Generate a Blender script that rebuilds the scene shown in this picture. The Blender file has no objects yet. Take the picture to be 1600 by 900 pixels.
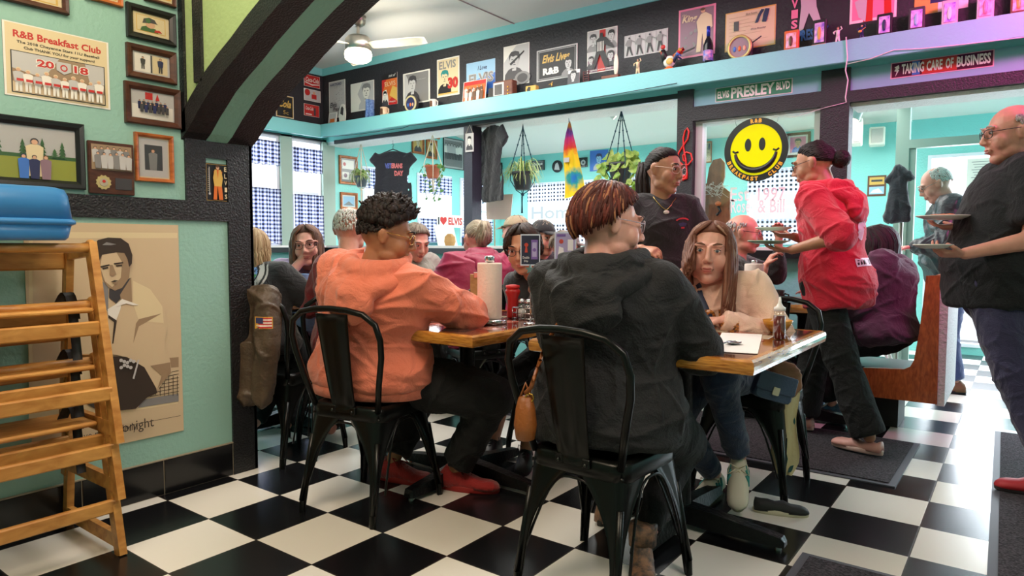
import bpy, math, random
import numpy as np
from mathutils import Vector, Matrix, noise
from mathutils.bvhtree import BVHTree
random.seed(7)
SC = bpy.context.scene
COL = SC.collection
PI = math.pi
V = Vector
# ------------------------------------------------------------ camera
CP = V((2.595, -1.772, 1.106))
YAW, PIT, ROL, FPX = 0.639723, -0.062262, 0.0029127, 1072.2
_f = V((-math.sin(YAW)*math.cos(PIT), math.cos(YAW)*math.cos(PIT), math.sin(PIT)))
_r = V((math.cos(YAW), math.sin(YAW), 0)); _u = _r.cross(_f)
CR = _r*math.cos(ROL)+_u*math.sin(ROL); CU = -_r*math.sin(ROL)+_u*math.cos(ROL); CF = _f
cam = bpy.data.objects.new('camera', bpy.data.cameras.new('camera')); COL.objects.link(cam)
cam.data.lens = FPX/1600*36; cam.data.sensor_width = 36; cam.data.clip_start = .05; cam.data.clip_end = 200
cam.matrix_world = Matrix(((CR.x, CU.x, -CF.x, CP.x), (CR.y, CU.y, -CF.y, CP.y), (CR.z, CU.z, -CF.z, CP.z), (0, 0, 0, 1)))
SC.camera = cam
# ------------------------------------------------------------ world, lights, exposure
SC.view_settings.view_transform = 'Standard'; SC.view_settings.look = 'None'
SC.view_settings.gamma = 1; SC.view_settings.use_curve_mapping = False
SC.view_settings.exposure = 0.45
W = bpy.data.worlds.new('sky'); SC.world = W; W.use_nodes = True
W.node_tree.nodes['Background'].inputs[0].default_value = (.93, .96, 1, 1)
W.node_tree.nodes['Background'].inputs[1].default_value = 1.1
def area(name, loc, target, sx, sy, power, color=(1, 1, 1)):
    l = bpy.data.lights.new(name, 'AREA'); l.shape = 'RECTANGLE'; l.size = sx; l.size_y = sy; l.energy = power; l.color = color
    o = bpy.data.objects.new(name, l); COL.objects.link(o); o.location = loc
    o.rotation_euler = (V(target)-V(loc)).to_track_quat('-Z', 'Y').to_euler(); return o
def plight(name, loc, power, color, r=.1):
    l = bpy.data.lights.new(name, 'POINT'); l.energy = power; l.color = color; l.shadow_soft_size = r
    o = bpy.data.objects.new(name, l); COL.objects.link(o); o.location = loc; return o
area('daylight_side', (-4.5, 3.4, 1.9), (0, 3.4, 1.2), 8.5, 1.9, 300, (.9, .95, 1))
area('daylight_back', (-.5, 7.6, 1.9), (-.5, 0, 1.0), 7.4, 2.0, 440, (.92, .96, 1))
area('daylight_entrance', (3.4, 6.2, 1.6), (2.3, 2.0, 0), 1.6, 2.2, 130, (.84, .91, 1))
area('added_light_dining', (-.6, 2.0, 2.95), (-.6, 2.0, 0), 2.5, 1.6, 48, (1, .97, .92))  # added light under the dining ceiling, no fitting seen there
area('added_light_sunroom', (-.8, 5.0, 2.3), (-.8, 5, 0), 5, 2.0, 110, (1, .99, .96))  # added to brighten the sunroom, its source is not in view
area('assumed_light_near', (.9, -1.3, 2.9), (.3, -.6, .6), 1.4, 1.0, 38, (1, .80, .60))  # unseen source, assumed from the warm tone at the upper left
area('added_light_counter', (3.3, -.2, 2.7), (1.6, .6, .6), 1.0, 1.0, 44, (1, .88, .78))  # added out of frame on the right to brighten the tables
pk = area('assumed_pink_light', (3.2, 2.1, 2.85), (1.9, 3.3, 2.2), .8, .3, 26, (1, .12, .5)); pk.data.spread = math.radians(120)  # unseen light, assumed from the pink tint at right; no neon sign is built
area('fill_light_tables', (.4, 1.3, 2.95), (.7, .9, .7), 1.2, 1.0, 26, (1, .95, .9))  # added fill light above the tables, not a lamp of the room
# ------------------------------------------------------------ pixel -> plane helpers (for reading positions off the photograph)
def ray(x, y): return CF+CR*((x-800)/FPX)-CU*((y-450)/FPX)
def onX(x, y, X): d = ray(x, y); return CP+d*((X-CP.x)/d.x)
def onY(x, y, Y): d = ray(x, y); return CP+d*((Y-CP.y)/d.y)
def onZ(x, y, Z=0): d = ray(x, y); return CP+d*((Z-CP.z)/d.z)
def at(x, y, d): return CP+ray(x, y)*d
# ------------------------------------------------------------ materials
MAT = {}
def srgb(c):
    return tuple(((v/12.92) if v <= .04045 else ((v+.055)/1.055)**2.4) for v in (x/255 for x in c))
class N:
    def __init__(s, name):
        s.m = bpy.data.materials.new(name); s.m.use_nodes = True; s.t = s.m.node_tree; s.n = s.t.nodes
        s.p = s.n['Principled BSDF']
    def new(s, t, **k):
        n = s.n.new(t)
        for a, b in k.items(): setattr(n, a, b)
        return n
    def ln(s, a, b): s.t.links.new(a, b)
def M(name, col, rough=.6, metal=0, bump=0, bscale=60, var=0, vscale=8, spec=None, coat=0, sss=0, emit=0, alpha=1, sheen=0, col2=None, stretch=None):
    if name in MAT: return MAT[name]
    s = N(name); c = srgb(col); p = s.p
    p.inputs['Base Color'].default_value = (*c, 1); p.inputs['Roughness'].default_value = rough
    p.inputs['Metallic'].default_value = metal
    if spec is not None: p.inputs['Specular IOR Level'].default_value = spec
    if coat: p.inputs['Coat Weight'].default_value = coat; p.inputs['Coat Roughness'].default_value = .08
    if sss: p.inputs['Subsurface Weight'].default_value = sss; p.inputs['Subsurface Radius'].default_value = (.02, .008, .004)
    if sheen: p.inputs['Sheen Weight'].default_value = sheen
    if emit: p.inputs['Emission Color'].default_value = (*c, 1); p.inputs['Emission Strength'].default_value = emit
    if alpha < 1: p.inputs['Alpha'].default_value = alpha
    tc = s.new('ShaderNodeTexCoord'); vec = tc.outputs['Object']
    if stretch:
        mp = s.new('ShaderNodeMapping'); mp.inputs['Scale'].default_value = stretch; s.ln(vec, mp.inputs[0]); vec = mp.outputs[0]
    if var or col2:
        n = s.new('ShaderNodeTexNoise'); n.inputs['Scale'].default_value = vscale; n.inputs['Detail'].default_value = 4
        s.ln(vec, n.inputs['Vector'])
        r = s.new('ShaderNodeMapRange'); r.inputs[1].default_value = .35; r.inputs[2].default_value = .65; s.ln(n.outputs['Fac'], r.inputs[0])
        mx = s.new('ShaderNodeMix', data_type='RGBA'); s.ln(r.outputs[0], mx.inputs[0])
        d = srgb(col2) if col2 else tuple(min(1, x*(1+var)) for x in c)
        e = c if col2 else tuple(x*(1-var) for x in c)
        mx.inputs[6].default_value = (*e, 1); mx.inputs[7].default_value = (*d, 1); s.ln(mx.outputs[2], p.inputs['Base Color'])
    if bump:
        n = s.new('ShaderNodeTexNoise'); n.inputs['Scale'].default_value = bscale; n.inputs['Detail'].default_value = 3
        s.ln(vec, n.inputs['Vector']); b = s.new('ShaderNodeBump'); b.inputs['Strength'].default_value = bump; b.inputs['Distance'].default_value = .01
        s.ln(n.outputs['Fac'], b.inputs['Height']); s.ln(b.outputs[0], p.inputs['Normal'])
        if sheen:
            n2 = s.new('ShaderNodeTexNoise'); n2.inputs['Scale'].default_value = 9; n2.inputs['Detail'].default_value = 3; n2.inputs['Distortion'].default_value = 1.2; s.ln(vec, n2.inputs['Vector'])
            b2 = s.new('ShaderNodeBump'); b2.inputs['Strength'].default_value = .55; b2.inputs['Distance'].default_value = .035; s.ln(n2.outputs['Fac'], b2.inputs['Height']); s.ln(b2.outputs[0], b.inputs['Normal'])
    MAT[name] = s.m; return s.m
def wood(name, c1, c2, rough=.45, axis=(1, 12, 12), scale=5, coat=0):
    if name in MAT: return MAT[name]
    s = N(name); tc = s.new('ShaderNodeTexCoord'); mp = s.new('ShaderNodeMapping'); mp.inputs['Scale'].default_value = axis
    s.ln(tc.outputs['Object'], mp.inputs[0]); n = s.new('ShaderNodeTexNoise'); n.inputs['Scale'].default_value = scale
    n.inputs['Detail'].default_value = 6; n.inputs['Distortion'].default_value = .6; s.ln(mp.outputs[0], n.inputs['Vector'])
    cr = s.new('ShaderNodeValToRGB'); cr.color_ramp.elements[0].position = .32; cr.color_ramp.elements[1].position = .68
    cr.color_ramp.elements[0].color = (*srgb(c1), 1); cr.color_ramp.elements[1].color = (*srgb(c2), 1)
    s.ln(n.outputs['Fac'], cr.inputs[0]); s.ln(cr.outputs[0], s.p.inputs['Base Color'])
    s.p.inputs['Roughness'].default_value = rough
    if coat: s.p.inputs['Coat Weight'].default_value = coat
    b = s.new('ShaderNodeBump'); b.inputs['Strength'].default_value = .12; b.inputs['Distance'].default_value = .003
    s.ln(n.outputs['Fac'], b.inputs['Height']); s.ln(b.outputs[0], s.p.inputs['Normal'])
    MAT[name] = s.m; return s.m
def glass(name, tint=(1, 1, 1), k=.1, alpha=.0):
    if name in MAT: return MAT[name]
    s = N(name); tr = s.new('ShaderNodeBsdfTransparent'); tr.inputs[0].default_value = (*tint, 1)
    g = s.new('ShaderNodeBsdfGlossy'); g.inputs['Roughness'].default_value = .03
    fr = s.new('ShaderNodeFresnel'); fr.inputs[0].default_value = 1.45
    ad = s.new('ShaderNodeMath', operation='ADD'); ad.inputs[1].default_value = k; s.ln(fr.outputs[0], ad.inputs[0])
    ge = s.new('ShaderNodeNewGeometry'); iv = s.new('ShaderNodeMath', operation='SUBTRACT'); iv.inputs[0].default_value = 1; s.ln(ge.outputs['Backfacing'], iv.inputs[1])
    mu = s.new('ShaderNodeMath', operation='MULTIPLY'); s.ln(ad.outputs[0], mu.inputs[0]); s.ln(iv.outputs[0], mu.inputs[1]); ad = mu
    mx = s.new('ShaderNodeMixShader'); s.ln(ad.outputs[0], mx.inputs[0]); s.ln(tr.outputs[0], mx.inputs[1]); s.ln(g.outputs[0], mx.inputs[2])
    s.ln(mx.outputs[0], s.n['Material Output'].inputs[0]); MAT[name] = s.m; return s.m
def gingham(name, ax, cell=.022, dark=(60, 64, 92), light=(244, 246, 252), mid=(168, 176, 206)):
    if name in MAT: return MAT[name]
    s = N(name); tc = s.new('ShaderNodeTexCoord'); sep = s.new('ShaderNodeSeparateXYZ'); s.ln(tc.outputs['Object'], sep.inputs[0])
    def stripe(out):
        m = s.new('ShaderNodeMath', operation='DIVIDE'); s.ln(out, m.inputs[0]); m.inputs[1].default_value = 2*cell
        f = s.new('ShaderNodeMath', operation='FRACT'); s.ln(m.outputs[0], f.inputs[0])
        g = s.new('ShaderNodeMath', operation='GREATER_THAN'); s.ln(f.outputs[0], g.inputs[0]); g.inputs[1].default_value = .5; return g
    a, b = stripe(sep.outputs[ax]), stripe(sep.outputs[2])
    ad = s.new('ShaderNodeMath', operation='ADD'); s.ln(a.outputs[0], ad.inputs[0]); s.ln(b.outputs[0], ad.inputs[1])
    cr = s.new('ShaderNodeValToRGB'); cr.color_ramp.interpolation = 'CONSTANT'; e = cr.color_ramp.elements
    e[0].position = 0; e[0].color = (*srgb(light), 1); e[1].position = .25; e[1].color = (*srgb(mid), 1)
    x = e.new(.75); x.color = (*srgb(dark), 1)
    h = s.new('ShaderNodeMath', operation='MULTIPLY'); h.inputs[1].default_value = .5; s.ln(ad.outputs[0], h.inputs[0]); s.ln(h.outputs[0], cr.inputs[0])
    s.ln(cr.outputs[0], s.p.inputs['Base Color']); s.p.inputs['Roughness'].default_value = .9
    tl = s.new('ShaderNodeBsdfTranslucent'); s.ln(cr.outputs[0], tl.inputs[0])
    mx = s.new('ShaderNodeMixShader'); mx.inputs[0].default_value = .5; s.ln(s.p.outputs[0], mx.inputs[1]); s.ln(tl.outputs[0], mx.inputs[2])
    s.ln(mx.outputs[0], s.n['Material Output'].inputs[0]); MAT[name] = s.m; return s.m
# ------------------------------------------------------------ mesh builder
def frame_of(d):
    d = V(d).normalized(); a = V((0, 0, 1)) if abs(d.z) < .9 else V((1, 0, 0))
    x = a.cross(d).normalized(); return x, d.cross(x).normalized(), d
class MB:
    def __init__(s): s.v = []; s.f = []; s.m = []; s.mi = 0; s.sm = []; s.smooth = True
    def add(s, vs, fs, smooth=None):
        o = len(s.v); s.v += [tuple(p) for p in vs]
        for f in fs: s.f.append(tuple(i+o for i in f)); s.m.append(s.mi); s.sm.append(s.smooth if smooth is None else smooth)
        return s
    def box(s, a, b, bev=0, rz=0, c=None):
        x0, y0, z0 = (min(a[i], b[i]) for i in range(3)); x1, y1, z1 = (max(a[i], b[i]) for i in range(3))
        if bev > 0:
            bev = min(bev, (x1-x0)*.45, (y1-y0)*.45, (z1-z0)*.45); vs = []; idx = {}
            for ix in (0, 1):
                for iy in (0, 1):
                    for iz in (0, 1):
                        p = ((x0, x1)[ix], (y0, y1)[iy], (z0, z1)[iz]); q = ((1, -1)[ix]*bev, (1, -1)[iy]*bev, (1, -1)[iz]*bev)
                        for k in range(3):
                            w = [p[j]+q[j] for j in range(3)]; w[k] = p[k]; idx[(ix, iy, iz, k)] = len(vs); vs.append(w)
            fs = []
            I = lambda *a: idx[a]
            for k in range(3):
                i, j = [(1, 2), (2, 0), (0, 1)][k]
                for sd in (0, 1):
                    def q(u, w):
                        t = [0, 0, 0]; t[k] = sd; t[i] = u; t[j] = w; return I(*t, k)
                    f = (q(0, 0), q(1, 0), q(1, 1), q(0, 1)); fs.append(f if sd else f[::-1])
            for k in range(3):
                i, j = [(1, 2), (2, 0), (0, 1)][k]
                for u in (0, 1):
                    for w in (0, 1):
                        def e(sd, pl):
                            t = [0, 0, 0]; t[k] = sd; t[i] = u; t[j] = w; return I(*t, pl)
                        f = (e(0, i), e(1, i), e(1, j), e(0, j)); fs.append(f if (u ^ w) else f[::-1])
            for ix in (0, 1):
                for iy in (0, 1):
                    for iz in (0, 1):
                        f = (I(ix, iy, iz, 0), I(ix, iy, iz, 1), I(ix, iy, iz, 2)); fs.append(f if (ix+iy+iz) % 2 else f[::-1])
            vs2 = vs
        else:
            vs2 = [(x, y, z) for x in (x0, x1) for y in (y0, y1) for z in (z0, z1)]
            fs = [(0, 1, 3, 2), (4, 6, 7, 5), (0, 4, 5, 1), (2, 3, 7, 6), (0, 2, 6, 4), (1, 5, 7, 3)]
        if rz:
            c = c or ((x0+x1)/2, (y0+y1)/2); cs, sn = math.cos(rz), math.sin(rz)
            vs2 = [(c[0]+(x-c[0])*cs-(y-c[1])*sn, c[1]+(x-c[0])*sn+(y-c[1])*cs, z) for x, y, z in vs2]
        return s.add(vs2, fs, False)
    def rings(s, rs, cap=True, closed=True, smooth=None):
        n = len(rs[0]); vs = [p for r in rs for p in r]; fs = []
        for i in range(len(rs)-1):
            for j in range(n if closed else n-1):
                k = (j+1) % n; fs.append((i*n+j, i*n+k, (i+1)*n+k, (i+1)*n+j))
        if cap: fs.append(tuple(range(n))[::-1]); fs.append(tuple(range((len(rs)-1)*n, len(rs)*n)))
        return s.add(vs, fs, smooth)
    def loft(s, R, n=16):
        """R: list of (center, xaxis, yaxis, rx, ry)"""
        rs = []
        for c, x, y, rx, ry in R:
            c = V(c); rs.append([c+V(x)*(math.cos(t)*rx)+V(y)*(math.sin(t)*ry) for t in (2*PI*k/n for k in range(n))])
        return s.rings(rs)
    def tube(s, pts, r, n=8, cap=True):
        pts = [V(p) for p in pts]; m = len(pts); rr = r if isinstance(r, (list, tuple)) else [r]*m
        rs = []; x = None
        for i, p in enumerate(pts):
            d = (pts[min(i+1, m-1)]-pts[max(i-1, 0)])
            d = d.normalized() if d.length > 1e-9 else V((0, 0, 1))
            if x is None: x, y, _ = frame_of(d)
            else: x = (x-d*x.dot(d)); x = x.normalized() if x.length > 1e-6 else frame_of(d)[0]; y = d.cross(x)
            rs.append([p+x*(math.cos(t)*rr[i])+y*(math.sin(t)*rr[i]) for t in (2*PI*k/n for k in range(n))])
        return s.rings(rs, cap)
    def cyl(s, a, b, r0, r1=None, n=20):
        r1 = r0 if r1 is None else r1; x, y, d = frame_of(V(b)-V(a))
        rs = [[V(c)+x*(math.cos(2*PI*k/n)*r)+y*(math.sin(2*PI*k/n)*r) for k in range(n)] for c, r in ((a, r0), (b, r1))]
        o = len(s.v); s.rings(rs, False); s.add(rs[0], [tuple(range(n))[::-1]], False); s.add(rs[1], [tuple(range(n))], False); return s
    def lathe(s, c, prof, n=24, axis=(0, 0, 1)):
        x, y, d = frame_of(axis)
        rs = [[V(c)+d*h+x*(math.cos(2*PI*k/n)*max(r, 1e-5))+y*(math.sin(2*PI*k/n)*max(r, 1e-5)) for k in range(n)] for r, h in prof]
        return s.rings(rs, True)
    def ell(s, c, r, X=None, Y=None, Z=None, n=14, m=9):
        c = V(c); r = (r, r, r) if isinstance(r, (int, float)) else r
        X = V(X) if X is not None else V((1, 0, 0)); Y = V(Y) if Y is not None else V((0, 1, 0)); Z = V(Z) if Z is not None else V((0, 0, 1))
        vs = [c-Z*r[2]]
        for i in range(1, m):
            t = -PI/2+PI*i/m
            for k in range(n):
                a = 2*PI*k/n; vs.append(c+X*(r[0]*math.cos(t)*math.cos(a))+Y*(r[1]*math.cos(t)*math.sin(a))+Z*(r[2]*math.sin(t)))
        vs.append(c+Z*r[2]); fs = []
        for k in range(n):
            q = (k+1) % n; fs.append((0, 1+q, 1+k)); fs.append((len(vs)-1, len(vs)-1-n+k, len(vs)-1-n+q))
            for i in range(m-2): fs.append((1+i*n+k, 1+i*n+q, 1+(i+1)*n+q, 1+(i+1)*n+k))
        return s.add(vs, fs)
    def cone2(s, a, b, ra, rb, n=14):
        """rounded cone"""
        a = V(a); b = V(b); x, y, d = frame_of(b-a); R = []
        for k in range(1, 5): t = PI/2*k/4; R.append((a-d*(ra*math.cos(t)), ra*math.sin(t)))
        for k in range(4, 0, -1): t = PI/2*k/4; R.append((b+d*(rb*math.cos(t)), rb*math.sin(t)))
        return s.rings([[c+x*(math.cos(2*PI*k/n)*r)+y*(math.sin(2*PI*k/n)*r) for k in range(n)] for c, r in R])
    def prism(s, pts, ext, smooth=False):
        """planar polygon pts extruded by vector ext"""
        pts = [V(p) for p in pts]; n = len(pts); e = V(ext); vs = pts+[p+e for p in pts]
        fs = [tuple(range(n))[::-1], tuple(range(n, 2*n))]+[(i, (i+1) % n, n+(i+1) % n, n+i) for i in range(n)]
        return s.add(vs, fs, smooth)
    def sheet(s, P, th=.0015, nrm=None):
        """grid of points P[i][j] -> thin solid sheet"""
        m, n = len(P), len(P[0]); vs = []
        def nr(i, j):
            if nrm is not None: return V(nrm)
            a = V(P[min(i+1, m-1)][j])-V(P[max(i-1, 0)][j]); b = V(P[i][min(j+1, n-1)])-V(P[i][max(j-1, 0)])
            c = a.cross(b); return c.normalized() if c.length > 1e-12 else V((0, 0, 1))
        top = [V(P[i][j])+nr(i, j)*th/2 for i in range(m) for j in range(n)]; bot = [V(P[i][j])-nr(i, j)*th/2 for i in range(m) for j in range(n)]
        K = m*n; fs = []
        for i in range(m-1):
            for j in range(n-1):
                a, b, c, d = i*n+j, (i+1)*n+j, (i+1)*n+j+1, i*n+j+1; fs += [(a, b, c, d), (K+d, K+c, K+b, K+a)]
        def rim(a, b): fs.append((b, a, K+a, K+b))
        for i in range(m-1): rim((i+1)*n, i*n); rim(i*n+n-1, (i+1)*n+n-1)
        for j in range(n-1): rim(j, j+1); rim((m-1)*n+j+1, (m-1)*n+j)
        return s.add(top+bot, fs)
ROOTM = {}
def setp(o, label=None, cat=None, group=None, kind=None):
    if label: o['label'] = label
    if cat: o['category'] = cat
    if group: o['group'] = group
    if kind: o['kind'] = kind
    return o
def thing(name, label, cat, loc=(0, 0, 0), rz=0, group=None):
    o = bpy.data.objects.new(name, None); COL.objects.link(o); o.location = loc; o.rotation_euler = (0, 0, rz); o.empty_display_size = .1
    ROOTM[o] = (Matrix.Translation(V(loc)) @ Matrix.Rotation(rz, 4, 'Z')).inverted(); return setp(o, label, cat, group)
def rootof(o):
    while o.parent: o = o.parent
    return o
def build(mb, name, mats, parent=None, loc=None, world=True, label=None):
    """world=True: builder verts are world coordinates; stored relative to the root thing (or loc)"""
    if isinstance(mb, MB):
        me = bpy.data.meshes.new(name); inv = None
        if world and parent is not None: inv = ROOTM.get(rootof(parent))
        elif world and loc is not None: inv = Matrix.Translation(-V(loc))
        vs = [inv @ V(p) for p in mb.v] if inv is not None else mb.v
        me.from_pydata(vs, [], mb.f); me.polygons.foreach_set('material_index', mb.m); me.polygons.foreach_set('use_smooth', mb.sm)
    else: me = mb; me.name = name
    for m in (mats if isinstance(mats, (list, tuple)) else [mats]): me.materials.append(m)
    o = bpy.data.objects.new(name, me); COL.objects.link(o)
    if parent is not None: o.parent = parent
    elif loc is not None: o.location = loc; ROOTM[o] = Matrix.Translation(-V(loc))
    if parent is None and loc is None: ROOTM[o] = Matrix.Identity(4)
    if label: o['label'] = label
    return o
def solo(mb, name, mats, label, cat, loc, group=None):
    return setp(build(mb, name, mats, None, loc), label, cat, group)
def struct(mb, name, mats): return setp(build(mb, name, mats), kind='structure')
def copytree(o, parent=None):
    c = o.copy(); COL.objects.link(c); c.parent = parent
    for ch in list(o.children): copytree(ch, c)
    return c
# ------------------------------------------------------------ text and flat art
_TC = {}
def textmesh(st, ext=.0006, shear=0, bold=0):
    k = (st, ext, shear, bold)
    if k not in _TC:
        cu = bpy.data.curves.new('t', 'FONT'); cu.body = st; cu.extrude = ext; cu.shear = shear; cu.offset = bold; cu.resolution_u = 2
        ob = bpy.data.objects.new('t', cu); COL.objects.link(ob); dg = bpy.context.evaluated_depsgraph_get()
        me = bpy.data.meshes.new_from_object(ob.evaluated_get(dg)); vs = np.array([v.co[:] for v in me.vertices]); fs = [tuple(p.vertices) for p in me.polygons]
        bpy.data.objects.remove(ob); bpy.data.meshes.remove(me); _TC[k] = (vs, fs)
    return _TC[k]
def text(mb, st, o, right, up, w, h, nrm, shear=0, bold=0, lift=.0008, mi=None):
    """writes st in the box whose lower-left corner is o; w,h = box size (metres)"""
    vs, fs = textmesh(st, 0.0, shear, bold)
    a, b = vs[:, :2].min(0), vs[:, :2].max(0); sx, sy = w/(b[0]-a[0]), h/(b[1]-a[1])
    if mi is not None: mb.mi = mi
    o = V(o)+V(nrm)*lift; R, U = V(right), V(up)
    mb.add([o+R*((x-a[0])*sx)+U*((y-a[1])*sy)+V(nrm)*0 for x, y, z in vs], fs, False)
class Art:
    """flat picture: rectangle with layered flat shapes; u,v in 0..1 from lower left"""
    def __init__(s, o, right, up, w, h, mats, base=0, th=.002):
        s.o, s.R, s.U, s.w, s.h = V(o), V(right).normalized(), V(up).normalized(), w, h; s.n = s.R.cross(s.U).normalized()
        s.mb = MB(); s.mats = mats; s.k = 0; s.mb.mi = base; s.mb.prism([s.P(0, 0, -th), s.P(1, 0, -th), s.P(1, 1, -th), s.P(0, 1, -th)], s.n*th)
    def P(s, u, v, e=0): return s.o+s.R*(u*s.w)+s.U*(v*s.h)+s.n*e
    def poly(s, mi, pts):
        s.k += 1; s.mb.mi = mi; e = .00035*s.k
        q = [s.P(u, v, e) for u, v in pts]; s.mb.add(q, [tuple(range(len(q)))], False); return s
    def rect(s, mi, u0, v0, u1, v1): return s.poly(mi, [(u0, v0), (u1, v0), (u1, v1), (u0, v1)])
    def disc(s, mi, u, v, ru, rv=None, n=18):
        rv = rv if rv is not None else ru*s.w/s.h
        return s.poly(mi, [(u+ru*math.cos(2*PI*k/n), v+rv*math.sin(2*PI*k/n)) for k in range(n)])
    def text(s, mi, st, u0, v0, u1, v1, shear=0, bold=0):
        s.k += 1; text(s.mb, st, s.P(u0, v0, .00035*s.k), s.R, s.U, (u1-u0)*s.w, (v1-v0)*s.h, s.n, shear, bold, 0, mi); return s
    def person(s, u, v, h, skin, hair, top, leg=None):
        """little standing figure, feet at v"""
        w = h*s.h/s.w*.16
        if leg is not None: s.poly(leg, [(u-w*.8, v), (u-w*.2, v), (u, v+h*.4), (u+w*.2, v), (u+w*.8, v), (u+w*.8, v+h*.5), (u-w*.8, v+h*.5)])
        s.poly(top, [(u-w, v+h*(.4 if leg is not None else 0)), (u+w, v+h*(.4 if leg is not None else 0)), (u+w*1.3, v+h*.78), (u+w*.5, v+h*.84), (u-w*.5, v+h*.84), (u-w*1.3, v+h*.78)])
        s.disc(hair, u, v+h*.925, w*.62, h*.085, 10); s.disc(skin, u, v+h*.9, w*.48, h*.07, 10); return s
    def bust(s, u, v, w, h, skin, hair, top, shade):
        """head-and-shoulders portrait filling box (u,v,w,h) from lower left"""
        q = lambda pts: [(u+a*w, v+b*h) for a, b in pts]
        s.poly(top, q([(0, 0), (1, 0), (.97, .2), (.78, .36), (.6, .42), (.4, .42), (.2, .36), (.03, .2)]))
        s.poly(skin, q([(.4, .3), (.6, .3), (.62, .5), (.38, .5)])); s.poly(shade, q([(.4, .36), (.6, .42), (.6, .5), (.4, .46)]))
        s.poly(skin, q([(.42, .4), (.58, .4), (.68, .5), (.73, .68), (.7, .84), (.3, .84), (.27, .68), (.32, .5)]))
        s.poly(hair, q([(.25, .66), (.22, .86), (.34, .98), (.55, 1.0), (.74, .95), (.8, .8), (.75, .64), (.71, .78), (.6, .83), (.45, .8), (.33, .84), (.29, .76)]))
        s.poly(shade, q([(.36, .69), (.46, .69), (.46, .715), (.36, .72)])); s.poly(shade, q([(.55, .69), (.65, .69), (.65, .72), (.55, .715)]))
        s.poly(shade, q([(.48, .58), (.55, .58), (.52, .66)])); s.poly(shade, q([(.43, .505), (.59, .505), (.57, .53), (.45, .53)])); return s
    def done(s, name, parent=None): return build(s.mb, name, s.mats, parent)
# flat paints used by prints
def paint(c, name=None): return M(name or 'paint_%02x%02x%02x' % tuple(c), c, .45)
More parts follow.
